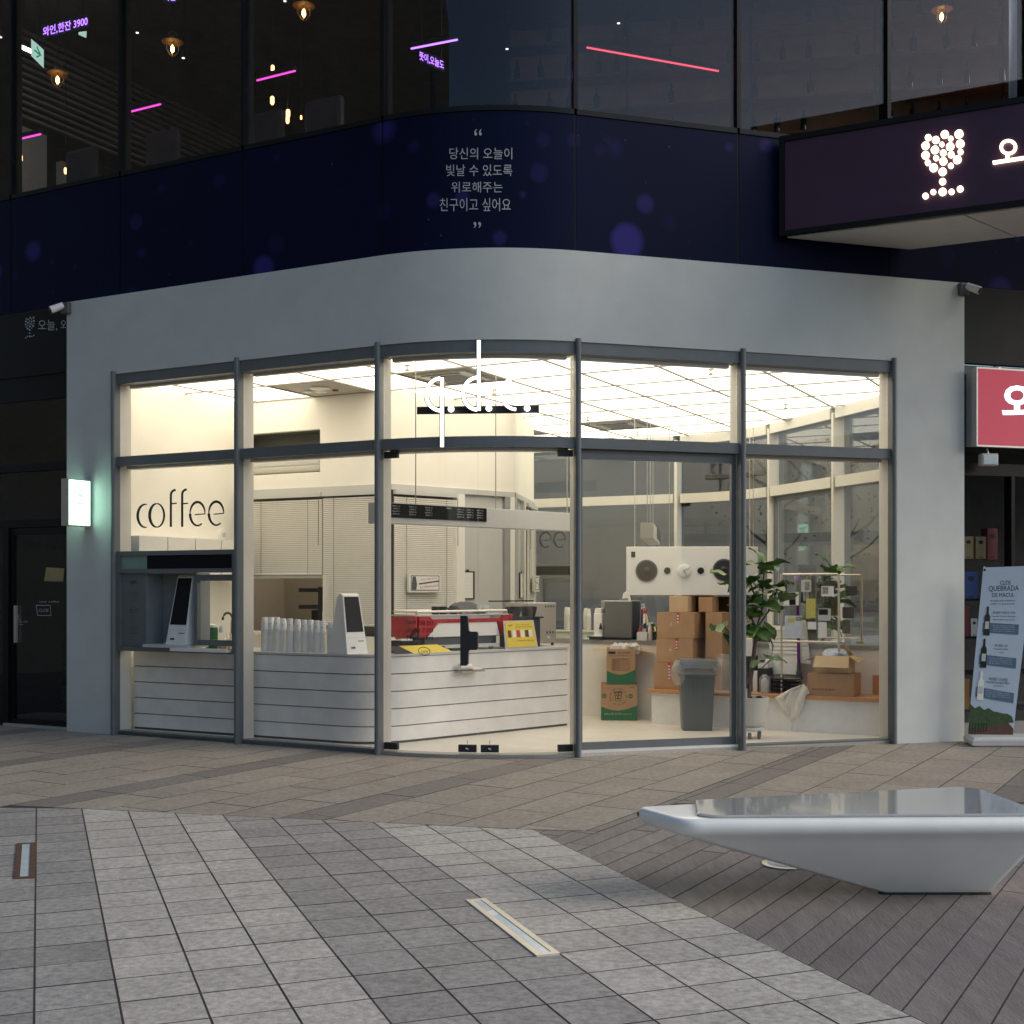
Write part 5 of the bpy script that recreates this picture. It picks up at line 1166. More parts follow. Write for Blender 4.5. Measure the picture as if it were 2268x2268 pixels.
for b_ in branches: m = MB(); m.tube(b_, [.010-.0012*k for k in range(len(b_))], 7); obj('branch', m, M['bark'], pt, smooth=True)
rr = random.Random(21); k = 0
def cluster(px, py, n, spread=.05, Y=12.2, el0=-.2, el1=.9, s0=.7, s1=1.15):
    global k
    for q in range(n):
        P = zz(px+rr.uniform(-8,8), py+rr.uniform(-10,10), Y+rr.uniform(-.05,.05)); leafat(pt, P, 2*math.pi*(q+rr.uniform(0,.8))/n, rr.uniform(el0,el1), rr.uniform(s0,s1), k, rr.uniform(-.5,.5)); k += 1
for a_ in ((1692,1265,6,.05,12.15,.3,1.1),(1690,1300,5,.05,12.15),(1662,1290,4,.05,12.2),(1660,1335,4,.05,12.1),(1712,1320,5,.05,12.3),(1722,1345,3,.05,12.3),(1680,1345,4,.05,12.1),(1655,1365,4,.05,12.1),(1668,1385,4,.05,12.1,-.6,.4),(1690,1390,3,.05,12.1,-.6,.3),(1641,1385,4,.05,12.2),(1612,1285,4,.05,12.2,-.2,.7),(1600,1388,4,.05,12.1,-.8,.3,.6,.9),(1700,1455,3,.05,12.05,-.9,.2,.6,.9)): cluster(*a_)
m = MB(); q_ = zz(1654,1520,12.06); m.tube([(q_[0],q_[1],ZF+.38), q_], .004, 5); tg = obj('plant_tag', m, M['white'], pt); m = MB(); m.disc(q_, (1,0,0), (0,0,.7), (0,-1,0), .032, .004, 16); obj('tag_face', m, M['ink'], tg)

# bench goods
BG = Fr(*iv(-5.0,12.60)[:2], LA)
def bg(px, py, y): return onfr(BG, px, py, y)
x0, z1_ = bg(1790, 1490, .05); x1_, _ = bg(1893, 1490, .05)
e1 = carton('long brown carton with printed lettering on the bench at the right', BG, x0, x1_, .02, .33, .403, z1_, 'card', 'cartons at the right end of the bench')
m = MB(); mp = lambda a_, b_, d_: BG.p(a_, .0195+d_, b_); text(m, '테이크아웃 컵 캐리어', mp, x0+.045, .453, x0+.28, .478, -.001); obj('lettering', m, M['ink'], e1)
x2, z2_ = bg(1806, 1452, .05); x3, _ = bg(1880, 1452, .05)
e2_ = carton('open pale carton with raised flaps on top of the long brown carton', BG, x2, x3, .06, .32, z1_+.002, z2_, 'card2', 'cartons at the right end of the bench', True)
for q in ([(x2,.06,z2_),(x3,.06,z2_),(x3+.01,-.02,z2_-.11),(x2-.01,-.02,z2_-.11)], [(x3,.06,z2_),(x3,.32,z2_),(x3+.10,.30,z2_-.04),(x3+.09,.08,z2_-.06)], [(x2,.32,z2_),(x2,.06,z2_),(x2-.12,.05,z2_-.05),(x2-.12,.28,z2_-.05)], [(x3-.06,.32,z2_),(x3,.25,z2_),(x3-.05,.24,z2_+.10),(x3-.12,.32,z2_+.12)]):
    m = MB(); pts = [BG.p(*p) for p in q]; m.hexa([(a,b,c-.006) for a,b,c in pts], pts); obj('flap', m, M['card2'], e2_)
t = thing('tissue_bundle', 'blue and white wrapped bundle poking out of the open pale carton', 'bundle', BG.p((x2+x3)/2,.2,z2_-.05))
obj('wrapper', crump(BG, (x2+x3)/2+.0, .19, [(.08,z2_-.08),(.13,z2_-.03),(.13,z2_+.025),(.09,z2_+.06),(.02,z2_+.07)], 6, amp=.1), mat('wrapper_print', (.62,.66,.74), .4, var=.25, scale=14), t, smooth=True)
names_ = ['lowest flat black-bagged parcel of the pile on the bench','second flat black-bagged parcel of the pile on the bench','third flat black-bagged parcel of the pile on the bench','topmost black-bagged parcel under the foam panels']
for k, (px0, px1, z) in enumerate(((1705,1785,.405),(1703,1775,.448),(1706,1768,.490),(1702,1772,.535))):
    xa, _ = bg(px0, 1510, .1); xb_, _ = bg(px1, 1510, .1)
    t = thing('black_parcel', names_[k], 'parcel', BG.p((xa+xb_)/2,.2,z), group='black bagged parcels on the bench')
    rr = random.Random(k+30); m = MB(); rings = []; n = 9
    for q in range(n+1):
        u = q/n; h = .021*math.sin(math.pi*(.12+.76*u))**.5; yc = .17+rr.uniform(-.01,.01); hy = .10*math.sin(math.pi*(.1+.8*u))**.4
        rings.append([BG.p(xa+(xb_-xa)*u, yc+hy*math.cos(a_*.6283), z+.021+h*math.sin(a_*.6283)+rr.uniform(-.003,.003)) for a_ in range(10)])
    m.loft(rings); obj('wrap', m, M['black'], t, smooth=True)
    m = MB(); m.tube([BG.p(xa,.17,z+.021), BG.p(xa-.03,.15,z+.03)], [.02,.005], 7); obj('knot', m, M['black'], t)
# foam panels leaning on the ledge
for k, (pa, pb, yb, yt_, z0, lb) in enumerate((((1697,1770),(1713,1772),.33,.42,.585,'front white ribbed foam panel leaning over the black parcels'),((1760,1785),(1764,1795),.38,.43,.70,'rear white ribbed foam panel showing behind the front one'))):
    xa, zt_ = bg(pa[0], 1385 if not k else 1373, yt_); xb_, _ = bg(pa[1], 1385, yt_); xc, _ = bg(pb[0], 1480, yb); xd, _ = bg(pb[1], 1480, yb)
    t = thing('foam_panel', lb, 'panel', BG.p((xa+xb_)/2,.38,z0), group='ribbed foam panels')
    fpn = lambda a_, b_, d_: BG.p(xc+(xd-xc)*a_+((xa-xc)+((xb_-xa)-(xd-xc))*a_)*b_, yb+(yt_-yb)*b_+d_, z0+(zt_-z0)*b_)
    m = MB(); m.slab(fpn, [(0,0),(1,0),(1,1),(0,1)], .015, 0); obj('sheet', m, M['white'], t)
    for q in range(7): m = MB(); b_ = .42+.08*q; m.slab(fpn, [(.0,b_),(1,b_),(1,b_+.028),(.0,b_+.028)], -.0005, -.008); obj('rib', m, M['white'], t)
# acrylic notice board on legs
NX = bg(1731, 1400, .10)[0]; NX1 = bg(1858, 1400, .10)[0]; NZ1 = bg(1731, 1272, .10)[1]; NZ0 = bg(1731, 1420, .10)[1]
t = thing('notice_board', 'clear board in a thin pale frame on legs, covered with cards and photos', 'notice board', BG.p((NX+NX1)/2,.1,.403))
for x in (NX, NX1): m = MB(); m.tube([BG.p(x,.10,.403), BG.p(x,.10,NZ1)], .012, 8); obj('leg', m, M['steelframe'], t, smooth=True)
for z in (NZ0, NZ1): m = MB(); m.tube([BG.p(NX+.013,.10,z), BG.p(NX1-.013,.10,z)], .010, 8); obj('rail', m, M['steelframe'], t, smooth=True)
m = MB(); m.box(BG, NX+.013, NX1-.013, .098, .102, NZ0+.011, NZ1-.011); obj('clear_sheet', m, M['acrylic'], t)
NPX = lambda x: 1640+.176*x
def note(x0, y0, x1, y1, mt, pr=None):
    mp = lambda a_, b_, d_: BG.p(bg(NPX(a_), 1300, .097)[0], .097+d_, bg(1731, 1220+.176*b_, .097)[1])
    m = MB(); m.slab(mp, [(x0,y1),(x1,y1),(x1,y0),(x0,y0)], 0, -.002); o = obj('note', m, M[mt], t)
    if pr:
        for (a0, b0, a1, b1, mm) in pr: m = MB(); m.slab(mp, [(a0,b1),(a1,b1),(a1,b0),(a0,b0)], -.0022, -.003); obj('print', m, M[mm], o)
M['photo'] = mat('photo_print', (.30,.27,.24), .4, var=.6, scale=22); M['bluepaper'] = mat('pale_blue_paper', (.55,.60,.68), .7, var=.12, scale=20)
M['olivenote'] = mat('yellow_note', (.55,.50,.12), .7, var=.1, scale=30)
note(765,365,890,515,'lightgrey',[(812,388,872,495,'photo')]); note(1020,445,1175,570,'paper',[(1032,455,1105,540,'photo')]); note(612,520,735,685,'paper',[(615,525,695,680,'black'),(625,590,690,615,'bluepaper')])
note(828,600,945,840,'olivenote'); note(980,722,1135,870,'lightgrey',[(985,730,1100,800,'black')]); note(558,815,772,1095,'bluepaper',[(595,842,682,900,'olivenote'),(695,825,770,880,'photo')]); note(845,888,955,982,'paper'); note(978,893,1085,1075,'paper'); note(540,610,612,690,'paper')
# cordless vacuum
vx, _ = bg(1769, 1400, .30); vz = lambda py: bg(1769, py, .30)[1]
t = thing('stick_vacuum', 'cordless stick vacuum with a purple tube behind the notice board', 'vacuum cleaner', BG.p(vx,.30,.403))
m = MB(); m.tube([BG.p(vx,.30,vz(1468)), BG.p(vx-.01,.30,vz(1340))], .016, 12); obj('tube', m, M['purple'], t, smooth=True)
m = MB(); m.tube([BG.p(vx,.30,vz(1505)), BG.p(vx,.30,vz(1468))], [.024,.02], 12); m.box(BG, vx-.02, vx+.03, .27, .33, .62, vz(1505)+.02); obj('nozzle', m, M['darkgrey'], t)
m = MB(); m.tube([BG.p(vx-.01,.30,vz(1340)), BG.p(vx-.01,.30,vz(1285))], [.035,.037], 16); obj('dust_cup', m, M['grey'], t, smooth=True)
m = MB(); m.tube([BG.p(vx-.01,.30,vz(1285)), BG.p(vx-.01,.30,vz(1275))], [.04,.038], 16); obj('cap', m, M['lilac'], t, smooth=True)
m = MB(); m.tube([BG.p(vx-.02,.30,vz(1295)), BG.p(vx-.13,.29,vz(1285)), BG.p(vx-.14,.29,vz(1335)), BG.p(vx-.03,.3,vz(1335))], .018, 8); obj('handle', m, M['blackmatte'], t, smooth=True)
# small goods left on the bench
xq, z1_ = bg(1680, 1480, .2); xr, _ = bg(1703, 1480, .2)
t = thing('black_bin_box', 'small black box with a white side left of the parcels', 'box', BG.p((xq+xr)/2,.25,.403))
m = MB(); m.box(BG, xq, xr, .16, .36, .403, z1_); obj('body', m, M['blackmatte'], t, bevel=.005); m = MB(); m.box(BG, xq-.05, xq-.002, .16, .36, .403, z1_-.03); obj('side', m, M['white'], t); m = MB(); m.box(BG, xq, xr, .17, .35, z1_+.001, z1_+.09); obj('lid', m, M['white'], t, bevel=.01)
xq, z1_ = bg(1694, 1501, .07); c_ = BG.p(xq,.07,.403)
t = thing('canister', 'silver canister in a clear bag in front of the small black box', 'canister', c_); m = MB(); m.lathe(c_, [(.04,0),(.042,.01),(.042,z1_-.44),(.02,z1_-.41)], 18); obj('body', m, M['lightgrey'], t, smooth=True)
m = MB(); m = crump(BG, xq, .07, [(.055,.405),(.06,.45),(.058,z1_-.01),(.02,z1_+.03)], 8, amp=.08); obj('bag', m, M['bag'], t, smooth=True)
xq, z1_ = bg(1645, 1413, .25); xr, _ = bg(1669, 1413, .25); zm = bg(1650,1453,.25)[1]
t = thing('drip_brewer', 'white coffee brewer with glass jars on a black stand behind the trunk', 'brewer', BG.p((xq+xr)/2,.3,.403))
m = MB(); m.box(BG, xq-.02, xr, .2, .40, .403, zm); obj('stand', m, M['blackmatte'], t); m = MB(); m.box(BG, xq-.02, xr, .2, .40, zm+.001, z1_); obj('housing', m, M['white'], t, bevel=.006)
for k in range(3): m = MB(); m.lathe(BG.p(xq+.01+.045*k,.28,z1_+.001), [(.02,0),(.02,.09),(.012,.095)], 12); obj('jar', m, M[('acrylic','card','acrylic')[k]], t, smooth=True)
# cloth hanging over the bench edge
t = thing('cloth_bag', 'white mesh cloth hanging over the front edge of the pine bench', 'cloth', BG.p(bg(1755,1540,-.04)[0],-.04,.2))
def clp(a_, b_, d_): return BG.p(bg(1580+.207*a_, 1500, -.045)[0], -.045+.012*math.sin(a_*.05+b_*.02)+.01*math.sin(a_*.11)+d_, bg(1731, 1400+.207*b_, -.045)[1])
rows = [(930,1000,560),(850,1005,590),(760,990,640),(662,975,705),(690,965,760),(730,945,815),(775,915,870),(815,880,905),(840,860,930)]
vs_, n = [], 10; m = MB()
for a0, a1, y in rows:
    for q in range(n+1): vs_.append(clp(a0+(a1-a0)*q/n, y+18*math.sin(q*.9), 0))
m.raw(vs_, [(r_*(n+1)+q, r_*(n+1)+q+1, (r_+1)*(n+1)+q+1, (r_+1)*(n+1)+q) for r_ in range(len(rows)-1) for q in range(n)])
o = obj('drape', m, M['cloth'], t, smooth=True); s_ = o.modifiers.new('thick','SOLIDIFY'); s_.thickness = .004
m = crump(BG, bg(1783,1530,.0)[0], -.0, [(.03,.404),(.045,.43),(.03,.47),(.01,.49)], 12); obj('gathered_top', m, M['cloth'], t, smooth=True)

# ------------------------------------------------------------------ neighbours left and right
def wallband(nm, s0, s1, d0, d1, z0, z1, mt, par, **k): return obj(nm, band(MB(), s0, s1, d0, d1, z0, z1), M[mt], par, **k)
ls = thing('left_shopfront', 'dark closed shopfront left of the cafe with a black framed glass door', 'shopfront', path(-1.6,0,0))
le = WL-.012
wallband('fascia', -9, le, .03, .10, 3.76, 4.455, 'facade', ls); wallband('fascia', -9, le, .05, .12, 3.50, 3.755, 'facade', ls)
wallband('transom', -9, le, .03, .12, 2.74, 2.82, 'facade', ls); wallband('door_head', -9, le, .03, .14, 2.14, 2.22, 'facade', ls)
wallband('pane', -9, le-.06, .07, .08, 2.821, 3.499, 'dark_glass', ls); wallband('pane', -9, le-.06, .07, .08, 2.221, 2.739, 'dark_glass', ls)
wallband('jamb', le-.055, le, .03, .14, 0, 3.499, 'facade', ls)
dl = hit(L, 27, 1500, .06); sdl = L.loc(dl)[0]
wallband('jamb', sdl-.10, sdl-.012, .02, .14, 0, 2.139, 'facade', ls); wallband('pane', -9, sdl-.11, .07, .08, .1, 2.139, 'dark_glass', ls); wallband('plinth', -9, sdl-.11, .03, .12, 0, .099, 'facade', ls)
d0, d1 = sdl, le-.06
m = MB(); band(m, d0, d0+.05, .04, .08, .02, 2.13); band(m, d1-.04, d1, .04, .08, .02, 2.13); band(m, d0+.051, d1-.041, .04, .08, 2.06, 2.13); band(m, d0+.051, d1-.041, .04, .08, .02, .08)
dro = obj('door', m, M['facade'], ls)
wallband('door_pane', d0+.051, d1-.041, .055, .065, .081, 2.059, 'dark_glass', dro)
wallband('threshold', d0-.05, le, -.02, .03, .001, .03, 'steel', ls)
lp = lambda a_, b_, d_: hit(L, .2588*a_, 1140-.2588*b_, .055+d_)      # 657x1932 close-up of the door, b negative down
m = MB(); text(m, 'COFFEE NINE', lambda a_, b_, d_: lp(527+b_*58, -a_, d_), 1090, 0, 1690, 1, -.003); text(m, 'COFFEE NINE', lp, 190, -305, 578, -238, -.003); obj('lettering', m, M['black'], dro)
m = MB(); text(m, 'CLOSE', lp, 333, -832, 416, -806, -.004)
for q in (((310,-776),(430,-776),(437,-862),(322,-862),(310,-776)),): m.ribbon(lp, list(q), 6, -.003, -.004)
obj('close_sign', m, M['gilt'], dro)
m = MB(); text(m, 'take coffee', lp, 335, -752, 505, -735, -.003); text(m, '3', lp, 148, -883, 162, -858, -.003); text(m, 'OPEN', lp, 150, -900, 178, -889, -.003); text(m, '08:00 - 21:00', lp, 148, -922, 235, -908, -.003); text(m, 'Sunday', lp, 148, -945, 198, -933, -.003); obj('hours_lettering', m, M['gilt'], dro)
m = MB(); m.slab(lp, [(395,-450),(552,-460),(540,-572),(378,-568)], -.001, -.003); obj('notice', m, M['kraft'], dro)
m = MB(); m.box(Fr(*L.p(d0+.07,.02)[:2],LA), 0, .03, 0, .03, .9, 1.3); obj('pull_handle', m, M['steel'], dro)
t = thing('shop_counter', 'grey-white counter seen dimly behind the left glass door', 'counter', L.p(-1.1,.8,0)); m = MB(); m.box(L, -1.35, -.7, .6, 1.2, .0, .98); obj('body', m, M['lightgrey'], t); m = MB(); m.box(L, -1.38, -.68, .57, 1.23, .981, 1.01); obj('top', m, M['darkgrey'], t)
for k, (x, h, mt) in enumerate(((-1.2,.18,'paper'),(-1.05,.20,'paper'),(-.9,.3,'darkred'))):
    c_ = L.p(x,.8,1.011); t = thing('cup_holder' if k < 2 else 'paper_bag', ('left white straw holder on the dim counter','right white straw holder on the dim counter','dark red bag on the dim counter')[k], 'holder' if k < 2 else 'bag', c_)
    m = MB(); m.lathe(c_, [(.04,0),(.045,h)], 12) if k < 2 else m.box(Fr(c_[0],c_[1],LA), -.08,.08,-.04,.04, 1.011, 1.011+h); obj('body', m, M[mt], t)
m = MB(); m.box(L, -9, le, 3.5, 3.6, 0, 3.7); obj('inner_wall', m, M['dark2'], ls); m = MB(); m.box(L, -9, le+.0, .16, 3.49, 3.62, 3.70); obj('inner_ceiling', m, M['dark'], ls); m = MB(); m.box(L, le+.015, le+.05, .16, 3.49, 0, 3.6); obj('side_wall', m, M['dark2'], ls); m = MB(); m.box(L, -9, le, .13, 3.49, -.01, .02); obj('inner_floor', m, M['dark2'], ls)
m = MB(); m.box(L, -1.55, -1.2, 1.5, 1.6, 3.56, 3.60); obj('strip_light', m, M['letter'], ls)
# print of the wine glass mark and words on the left fascia
m = MB(); fp_ = lambda a_, b_, d_: hit(L, .3106*a_, 560-.3106*b_, .03+d_)
text(m, '오늘, 와인한잔', fp_, 272, -556, 272+410, -476, -.003)
for x, y, r in ((1400,770,20),(1442,783,23),(1492,752,25),(1525,776,16),(1571,750,27),(1385,815,25),(1437,838,25),(1476,808,15),(1522,820,25),(1578,805,26),(1385,868,25),(1484,855,20),(1444,884,17),(1528,865,20),(1580,850,17),(1398,910,18),(1484,902,24),(1562,893,26),(1430,938,26),(1526,927,17),(1480,960,25),(1480,1015,21),(1385,1095,19),(1428,1073,17),(1480,1072,25),(1530,1072,18),(1578,1056,20)):
    u, v = 212+(x-1480)*.30, -(458+(y-740)*.415); m.face([fp_(u+r*.27*math.cos(k*.785), v+r*.27*math.sin(k*.785), -.003) for k in range(8)])
obj('logo_print', m, M['gilt'], ls)
# right neighbour
rs = thing('right_shopfront', 'dark wine shop window right of the cafe with bottles and gift boxes', 'shopfront', path(S3+5,0,0))
re_ = WR+.012
wallband('fascia', re_, S3+12, .02, .10, 3.70, 4.455, 'facade', rs); wallband('transom', re_, S3+12, .03, .12, 2.60, 2.72, 'facade', rs)
wallband('pane', re_+.04, S3+12, .07, .08, 2.721, 3.699, 'wine_glass', rs); wallband('pane', re_+.04, S3+12, .07, .08, .16, 2.599, 'wine_glass', rs); wallband('plinth', re_, S3+12, .03, .12, 0, .159, 'concrete', rs)
wallband('jamb', re_, re_+.035, .03, .14, .16, 3.699, 'facade', rs); wallband('jamb', WR+.62, WR+.66, .03, .14, .16, 2.599, 'facade', rs)
m = MB(); m.box(R, WR-S3+.05, 12, 3.0, 3.1, 0, 3.7); obj('inner_wall', m, M['dark2'], rs); m = MB(); m.box(R, WR-S3+.02, 12, .13, 3.0, 3.62, 3.7); obj('inner_ceiling', m, M['dark'], rs); m = MB(); m.box(R, WR-S3+.02, WR-S3+.06, .16, 3.0, 0, 3.6); obj('side_wall', m, M['dark2'], rs)
ds = thing('display_shelf', 'dark shelves with wine gift boxes behind the glass right of the cafe', 'shelf', R.p(WR-S3+.5,.4,0)); q0 = WR-S3+.07
for z in (.25, .62, .98, 1.36): m = MB(); m.box(R, q0, q0+1.6, .2, .55, z, z+.025); obj('shelf', m, M['facade'], ds)
RP = lambda px: R.loc(hit(R, 2080+.3208*px, 1300, .26))[0]
def gift(px0, px1, py0, py1, mt, lb, mark=True):
    x0, x1 = RP(px0), RP(px1); z1 = hit(R, 2100, 1060+.3208*py0, .26)[2]; z0 = hit(R, 2100, 1060+.3208*py1, .26)[2]
    for zz_ in (.276,.646,1.006,1.386):
        if abs(zz_-z0) < .10: z1 += zz_-z0; z0 = zz_
    t = thing('gift_box', lb, 'gift box', R.p((x0+x1)/2,.3,z0), R.a, 'wine gift boxes on the dark shelves')
    m = MB(); m.box(R, x0, x1, .24, .34, z0, z1); obj('box', m, M[mt], t)
    if mark: m = MB(); mp = lambda a_, b_, d_: R.p(x0+a_*(x1-x0), .2395+d_, z0+b_*(z1-z0)); m.slab(mp, [(.5+.25*math.cos(k*.628), .75+.09*math.sin(k*.628)) for k in range(10)], 0, -.001); m.slab(mp, [(.3,.05),(.7,.05),(.7,.08),(.3,.08)], 0, -.001); obj('print', m, M['ink'], t)
gift(160,228,398,552,'kraft','left kraft gold gift box on the upper dark shelf'); gift(244,315,398,552,'kraft','right kraft gold gift box on the upper dark shelf'); gift(325,395,340,555,'darkred','tall dark red gift box beside the kraft boxes on the upper shelf')
gift(165,258,630,815,'blue','blue gift box with pale print on the second dark shelf'); gift(158,200,875,1080,'darkred','red gift box at the white wall on the third dark shelf',False); gift(212,256,900,1022,'paper','small cream gift box next to the red one on the third shelf'); gift(158,200,1390,1605,'orange','tall orange gift box near the floor beside the white wall',False)
for k, px in enumerate((405,440,470)):
    x = RP(px); c_ = R.p(x,.3,1.386); t = thing('wine_bottle', ('blue-labelled wine bottle beside the dark red box','middle blue-labelled wine bottle on the upper shelf','right blue-labelled wine bottle on the upper shelf')[k], 'bottle', c_, group='wine bottles on the upper dark shelf'); m = MB(); m.lathe(c_, [(.036,0),(.038,.01),(.038,.18),(.014,.23),(.014,.30)], 14); obj('glass', m, M['bottle'], t, smooth=True); m = MB(); m.lathe((c_[0],c_[1],c_[2]+.05), [(.0385,0),(.0385,.09)], 14, False); obj('label', m, M['blue'], t)  # each bottle carries a blue label band

# red light box, floodlight, small light box, cameras
X0 = R.loc(hit(R, 2163, 900, -.16))[0]
t = thing('red_lightbox', 'lit red light box sign with pale letters at the right edge', 'sign', R.p(X0+1,-.1,2.87))
m = MB(); m.box(R, X0, X0+2.4, -.155, -.085, 2.865, 3.625); m.box(R, X0+.012, X0+2.4, -.0845, .018, 2.875, 3.615); obj('casing', m, M['lightgrey'], t)
m = MB(); m.box(R, X0+.012, X0+2.388, -.162, -.156, 2.877, 3.613); obj('face', m, M['redlit'], t)
m = MB(); m.box(R, X0-.004, X0+2.4, -.166, -.150, 3.614, 3.630); m.box(R, X0-.004, X0+2.4, -.166, -.150, 2.860, 2.876); m.box(R, X0-.004, X0+.011, -.166, -.150, 2.877, 3.613); obj('trim', m, M['steel'], t)
m = MB(); rp = lambda a_, b_, d_: hit(R, 2000+.176*a_, 760-.176*b_, -.163+d_); text(m, '와인', rp, 1245, -1010, 2330, -500, -.002, bold=.02); obj('lettering', m, M['bluelit'], t)
c_ = R.p(X0+.30,-.06,3.63); m = MB(); m.lathe(c_, [(.05,0),(.05,.02),(.03,.035)], 14); obj('mount', m, M['steel'], t); 
P = hit(R, 2188, 1015, -.10); xq = R.loc(P)[0]
t = thing('floodlight', 'small grey floodlight hanging under the red sign box', 'floodlight', R.p(xq,-.1,P[2]))
m = MB(); q_ = Fr(*R.p(xq,-.10)[:2], RA-12); m.box(q_, -.085, .085, -.05, .04, 2.68, 2.80); obj('lamp_housing', m, M['lightgrey'], t, bevel=.012); m = MB(); m.box(q_, -.068, .068, -.058, -.051, 2.695, 2.785); obj('lens', m, M['frost'], t); m = MB(); m.tube([q_.p(0,0,2.80), q_.p(0,.02,2.868)], .01, 6); obj('bracket', m, M['steel'], t)
sf = Fr(*L.p(-.345,-.07)[:2], LA-90)
t = thing('projecting_sign', 'small lit white sign reading quick daily coffee projecting from the left pier', 'sign', sf.p(.17,0,2.12))
m = MB(); m.box(sf, .02, .31, -.05, .05, 2.115, 2.59); obj('casing', m, M['steel'], t, bevel=.004)
for s_ in (-1,1): m = MB(); m.box(sf, .032, .298, s_*.0505 if s_>0 else -.057, .057 if s_>0 else -.0505, 2.127, 2.578); obj('lit_face', m, M['lit'], t)
m = MB(); m.tube([sf.p(-.08,0,2.5), sf.p(.02,0,2.5)], .014, 8); m.tube([sf.p(-.08,0,2.2), sf.p(.02,0,2.2)], .014, 8); obj('arm', m, M['darkgrey'], t)
m = MB(); sp2 = lambda a_, b_, d_: sf.p(.298-a_*.266, .0575-d_, 2.127+b_*.451)
for k, s_ in enumerate(('quick','daily','coffee')): text(m, s_, sp2, .22, .83-.10*k, .74, .92-.10*k, -.001, bold=.03, keep=True)
obj('lettering', m, M['tealink'], t)
m = MB(); m.ribbon(sp2, [(.37,.48),(.42,.15),(.58,.15),(.63,.48)], .02, 0, -.001); m.ribbon(sp2, [(.34,.49),(.66,.49)], .02, 0, -.001); m.ribbon(sp2, [(.45,.40),(.50,.60),(.58,.63)], .015, 0, -.001); m.ribbon(sp2, [(.45,.28),(.55,.35)], .02, 0, -.001); obj('cup_print', m, M['tealink'], t)
for s, lb, sg_ in ((WL+.02,'white security camera at the top left corner of the grey wall',-1),(WR-.03,'security camera at the top right corner of the grey wall',1)):
    P = path(s,-.06,4.42); f_ = Fr(P[0],P[1],LA if sg_ < 0 else RA)
    t = thing('security_camera', lb, 'camera', P, group='security cameras on the cafe wall')
    m = MB(); m.box(f_, -.05, .05, -.05, .0, 4.33, 4.45); obj('mount', m, M['darkgrey'], t, bevel=.01)
    m = MB(); a = Vector(f_.p(sg_*.03,-.04,4.42)); b = Vector(f_.p(sg_*.10,-.14,4.36)); m.tube([tuple(a), tuple(b)], [.035,.04], 14); obj('camera_body', m, M['white'], t, smooth=True)
    m = MB(); m.tube([tuple(b), tuple(b+(b-a).normalized()*.012)], .03, 14); obj('lens', m, M['black'], t)

# banner stand
bp0, bp1, bt0, bt1 = at(2144,1621,11.98), at(2243.5,1632,11.94), at(2178,1257,11.98), at(2290,1253,11.92)
def bn_(u, v, d=0):
    lo = [bp0[i]+(bp1[i]-bp0[i])*u for i in range(3)]; hi = [bt0[i]+(bt1[i]-bt0[i])*u for i in range(3)]
    P = [lo[i]+(hi[i]-lo[i])*v for i in range(3)]; P[1] += d+.015*v*(1-v)*4*u; return tuple(P)
t = thing('banner_stand', 'tilted pale blue wine banner with three bottles on a grey plastic foot', 'banner', (4.62,12.0,0))
m = MB(); n = 10
for k in range(n): q_ = [bn_(0,k/n), bn_(1,k/n), bn_(1,(k+1)/n), bn_(0,(k+1)/n)]; m.hexa([q_[0],q_[1],(q_[1][0],q_[1][1]+.004,q_[1][2]),(q_[0][0],q_[0][1]+.004,q_[0][2])], [q_[3],q_[2],(q_[2][0],q_[2][1]+.004,q_[2][2]),(q_[3][0],q_[3][1]+.004,q_[3][2])])
obj('banner_sheet', m, M['banner'], t)
def bxy(x, y): # close-up 845x1932 pixels to banner uv
    px, py = 2080+.2225*x, 1230+.2225*y; v = (1626-py)/(1626-1255); l = 2144+(2178-2144)*v; r = 2243.5+(2290-2243.5)*v; return (px-l)/(r-l), v
bm = lambda a_, b_, d_: bn_(*bxy(a_, -b_), d_)
m = MB()
for s_, x0, x1, y1, y0 in (('Clos',610,715,250,292),('Quebrada',495,795,300,362),('de Macul',528,752,372,412)): text(m, s_.upper(), bm, x0, -y0, x1, -y1, -.003)
for s_, x0, x1, y1, y0 in (('페나롤렌 와인과 함께하는',510,762,442,460),('특별한 시간을 즐겨보세요',515,755,474,490),('페나롤렌 카베르네 소비뇽',535,762,557,583),('Penalolen Cabernet Sauvignon',524,768,598,616),('풍부한 과일향과 부드러운 탄닌',536,760,632,648),('페나롤렌 시라',560,685,885,910),('Penalolen Syrah',550,688,922,942),('강렬한 향',595,650,958,972),('페나롤렌 소비뇽블랑',498,690,1215,1248),('Penalolen Sauvignon Blanc',472,706,1250,1282),('산뜻한 산미',545,640,1290,1306)): text(m, s_, bm, x0, -y0, x1, -y1, -.003)
obj('lettering', m, M['navy'], t)
for q in ([(440,668),(800,686),(792,786),(430,768)], [(402,990),(775,1016),(768,1116),(395,1090)], [(368,1318),(750,1356),(742,1455),(360,1418)]):
    m = MB(); m.slab(bm, [(a_,-b_) for a_,b_ in q][::-1], -.001, -.003); o = obj('text_bar', m, M['bluebar'], t)
    m = MB()
    for k in range(4): text(m, ('풍부한 과실향과 부드러운','구조감이 조화를 이루는','칠레 대표 와인입니다','추천 음식 스테이크')[k], bm, q[0][0]+95, -(q[0][1]+38+18*k), q[1][0]-45, -(q[0][1]+26+18*k), -.004)
    obj('bar_lettering', m, M['banner'], o)
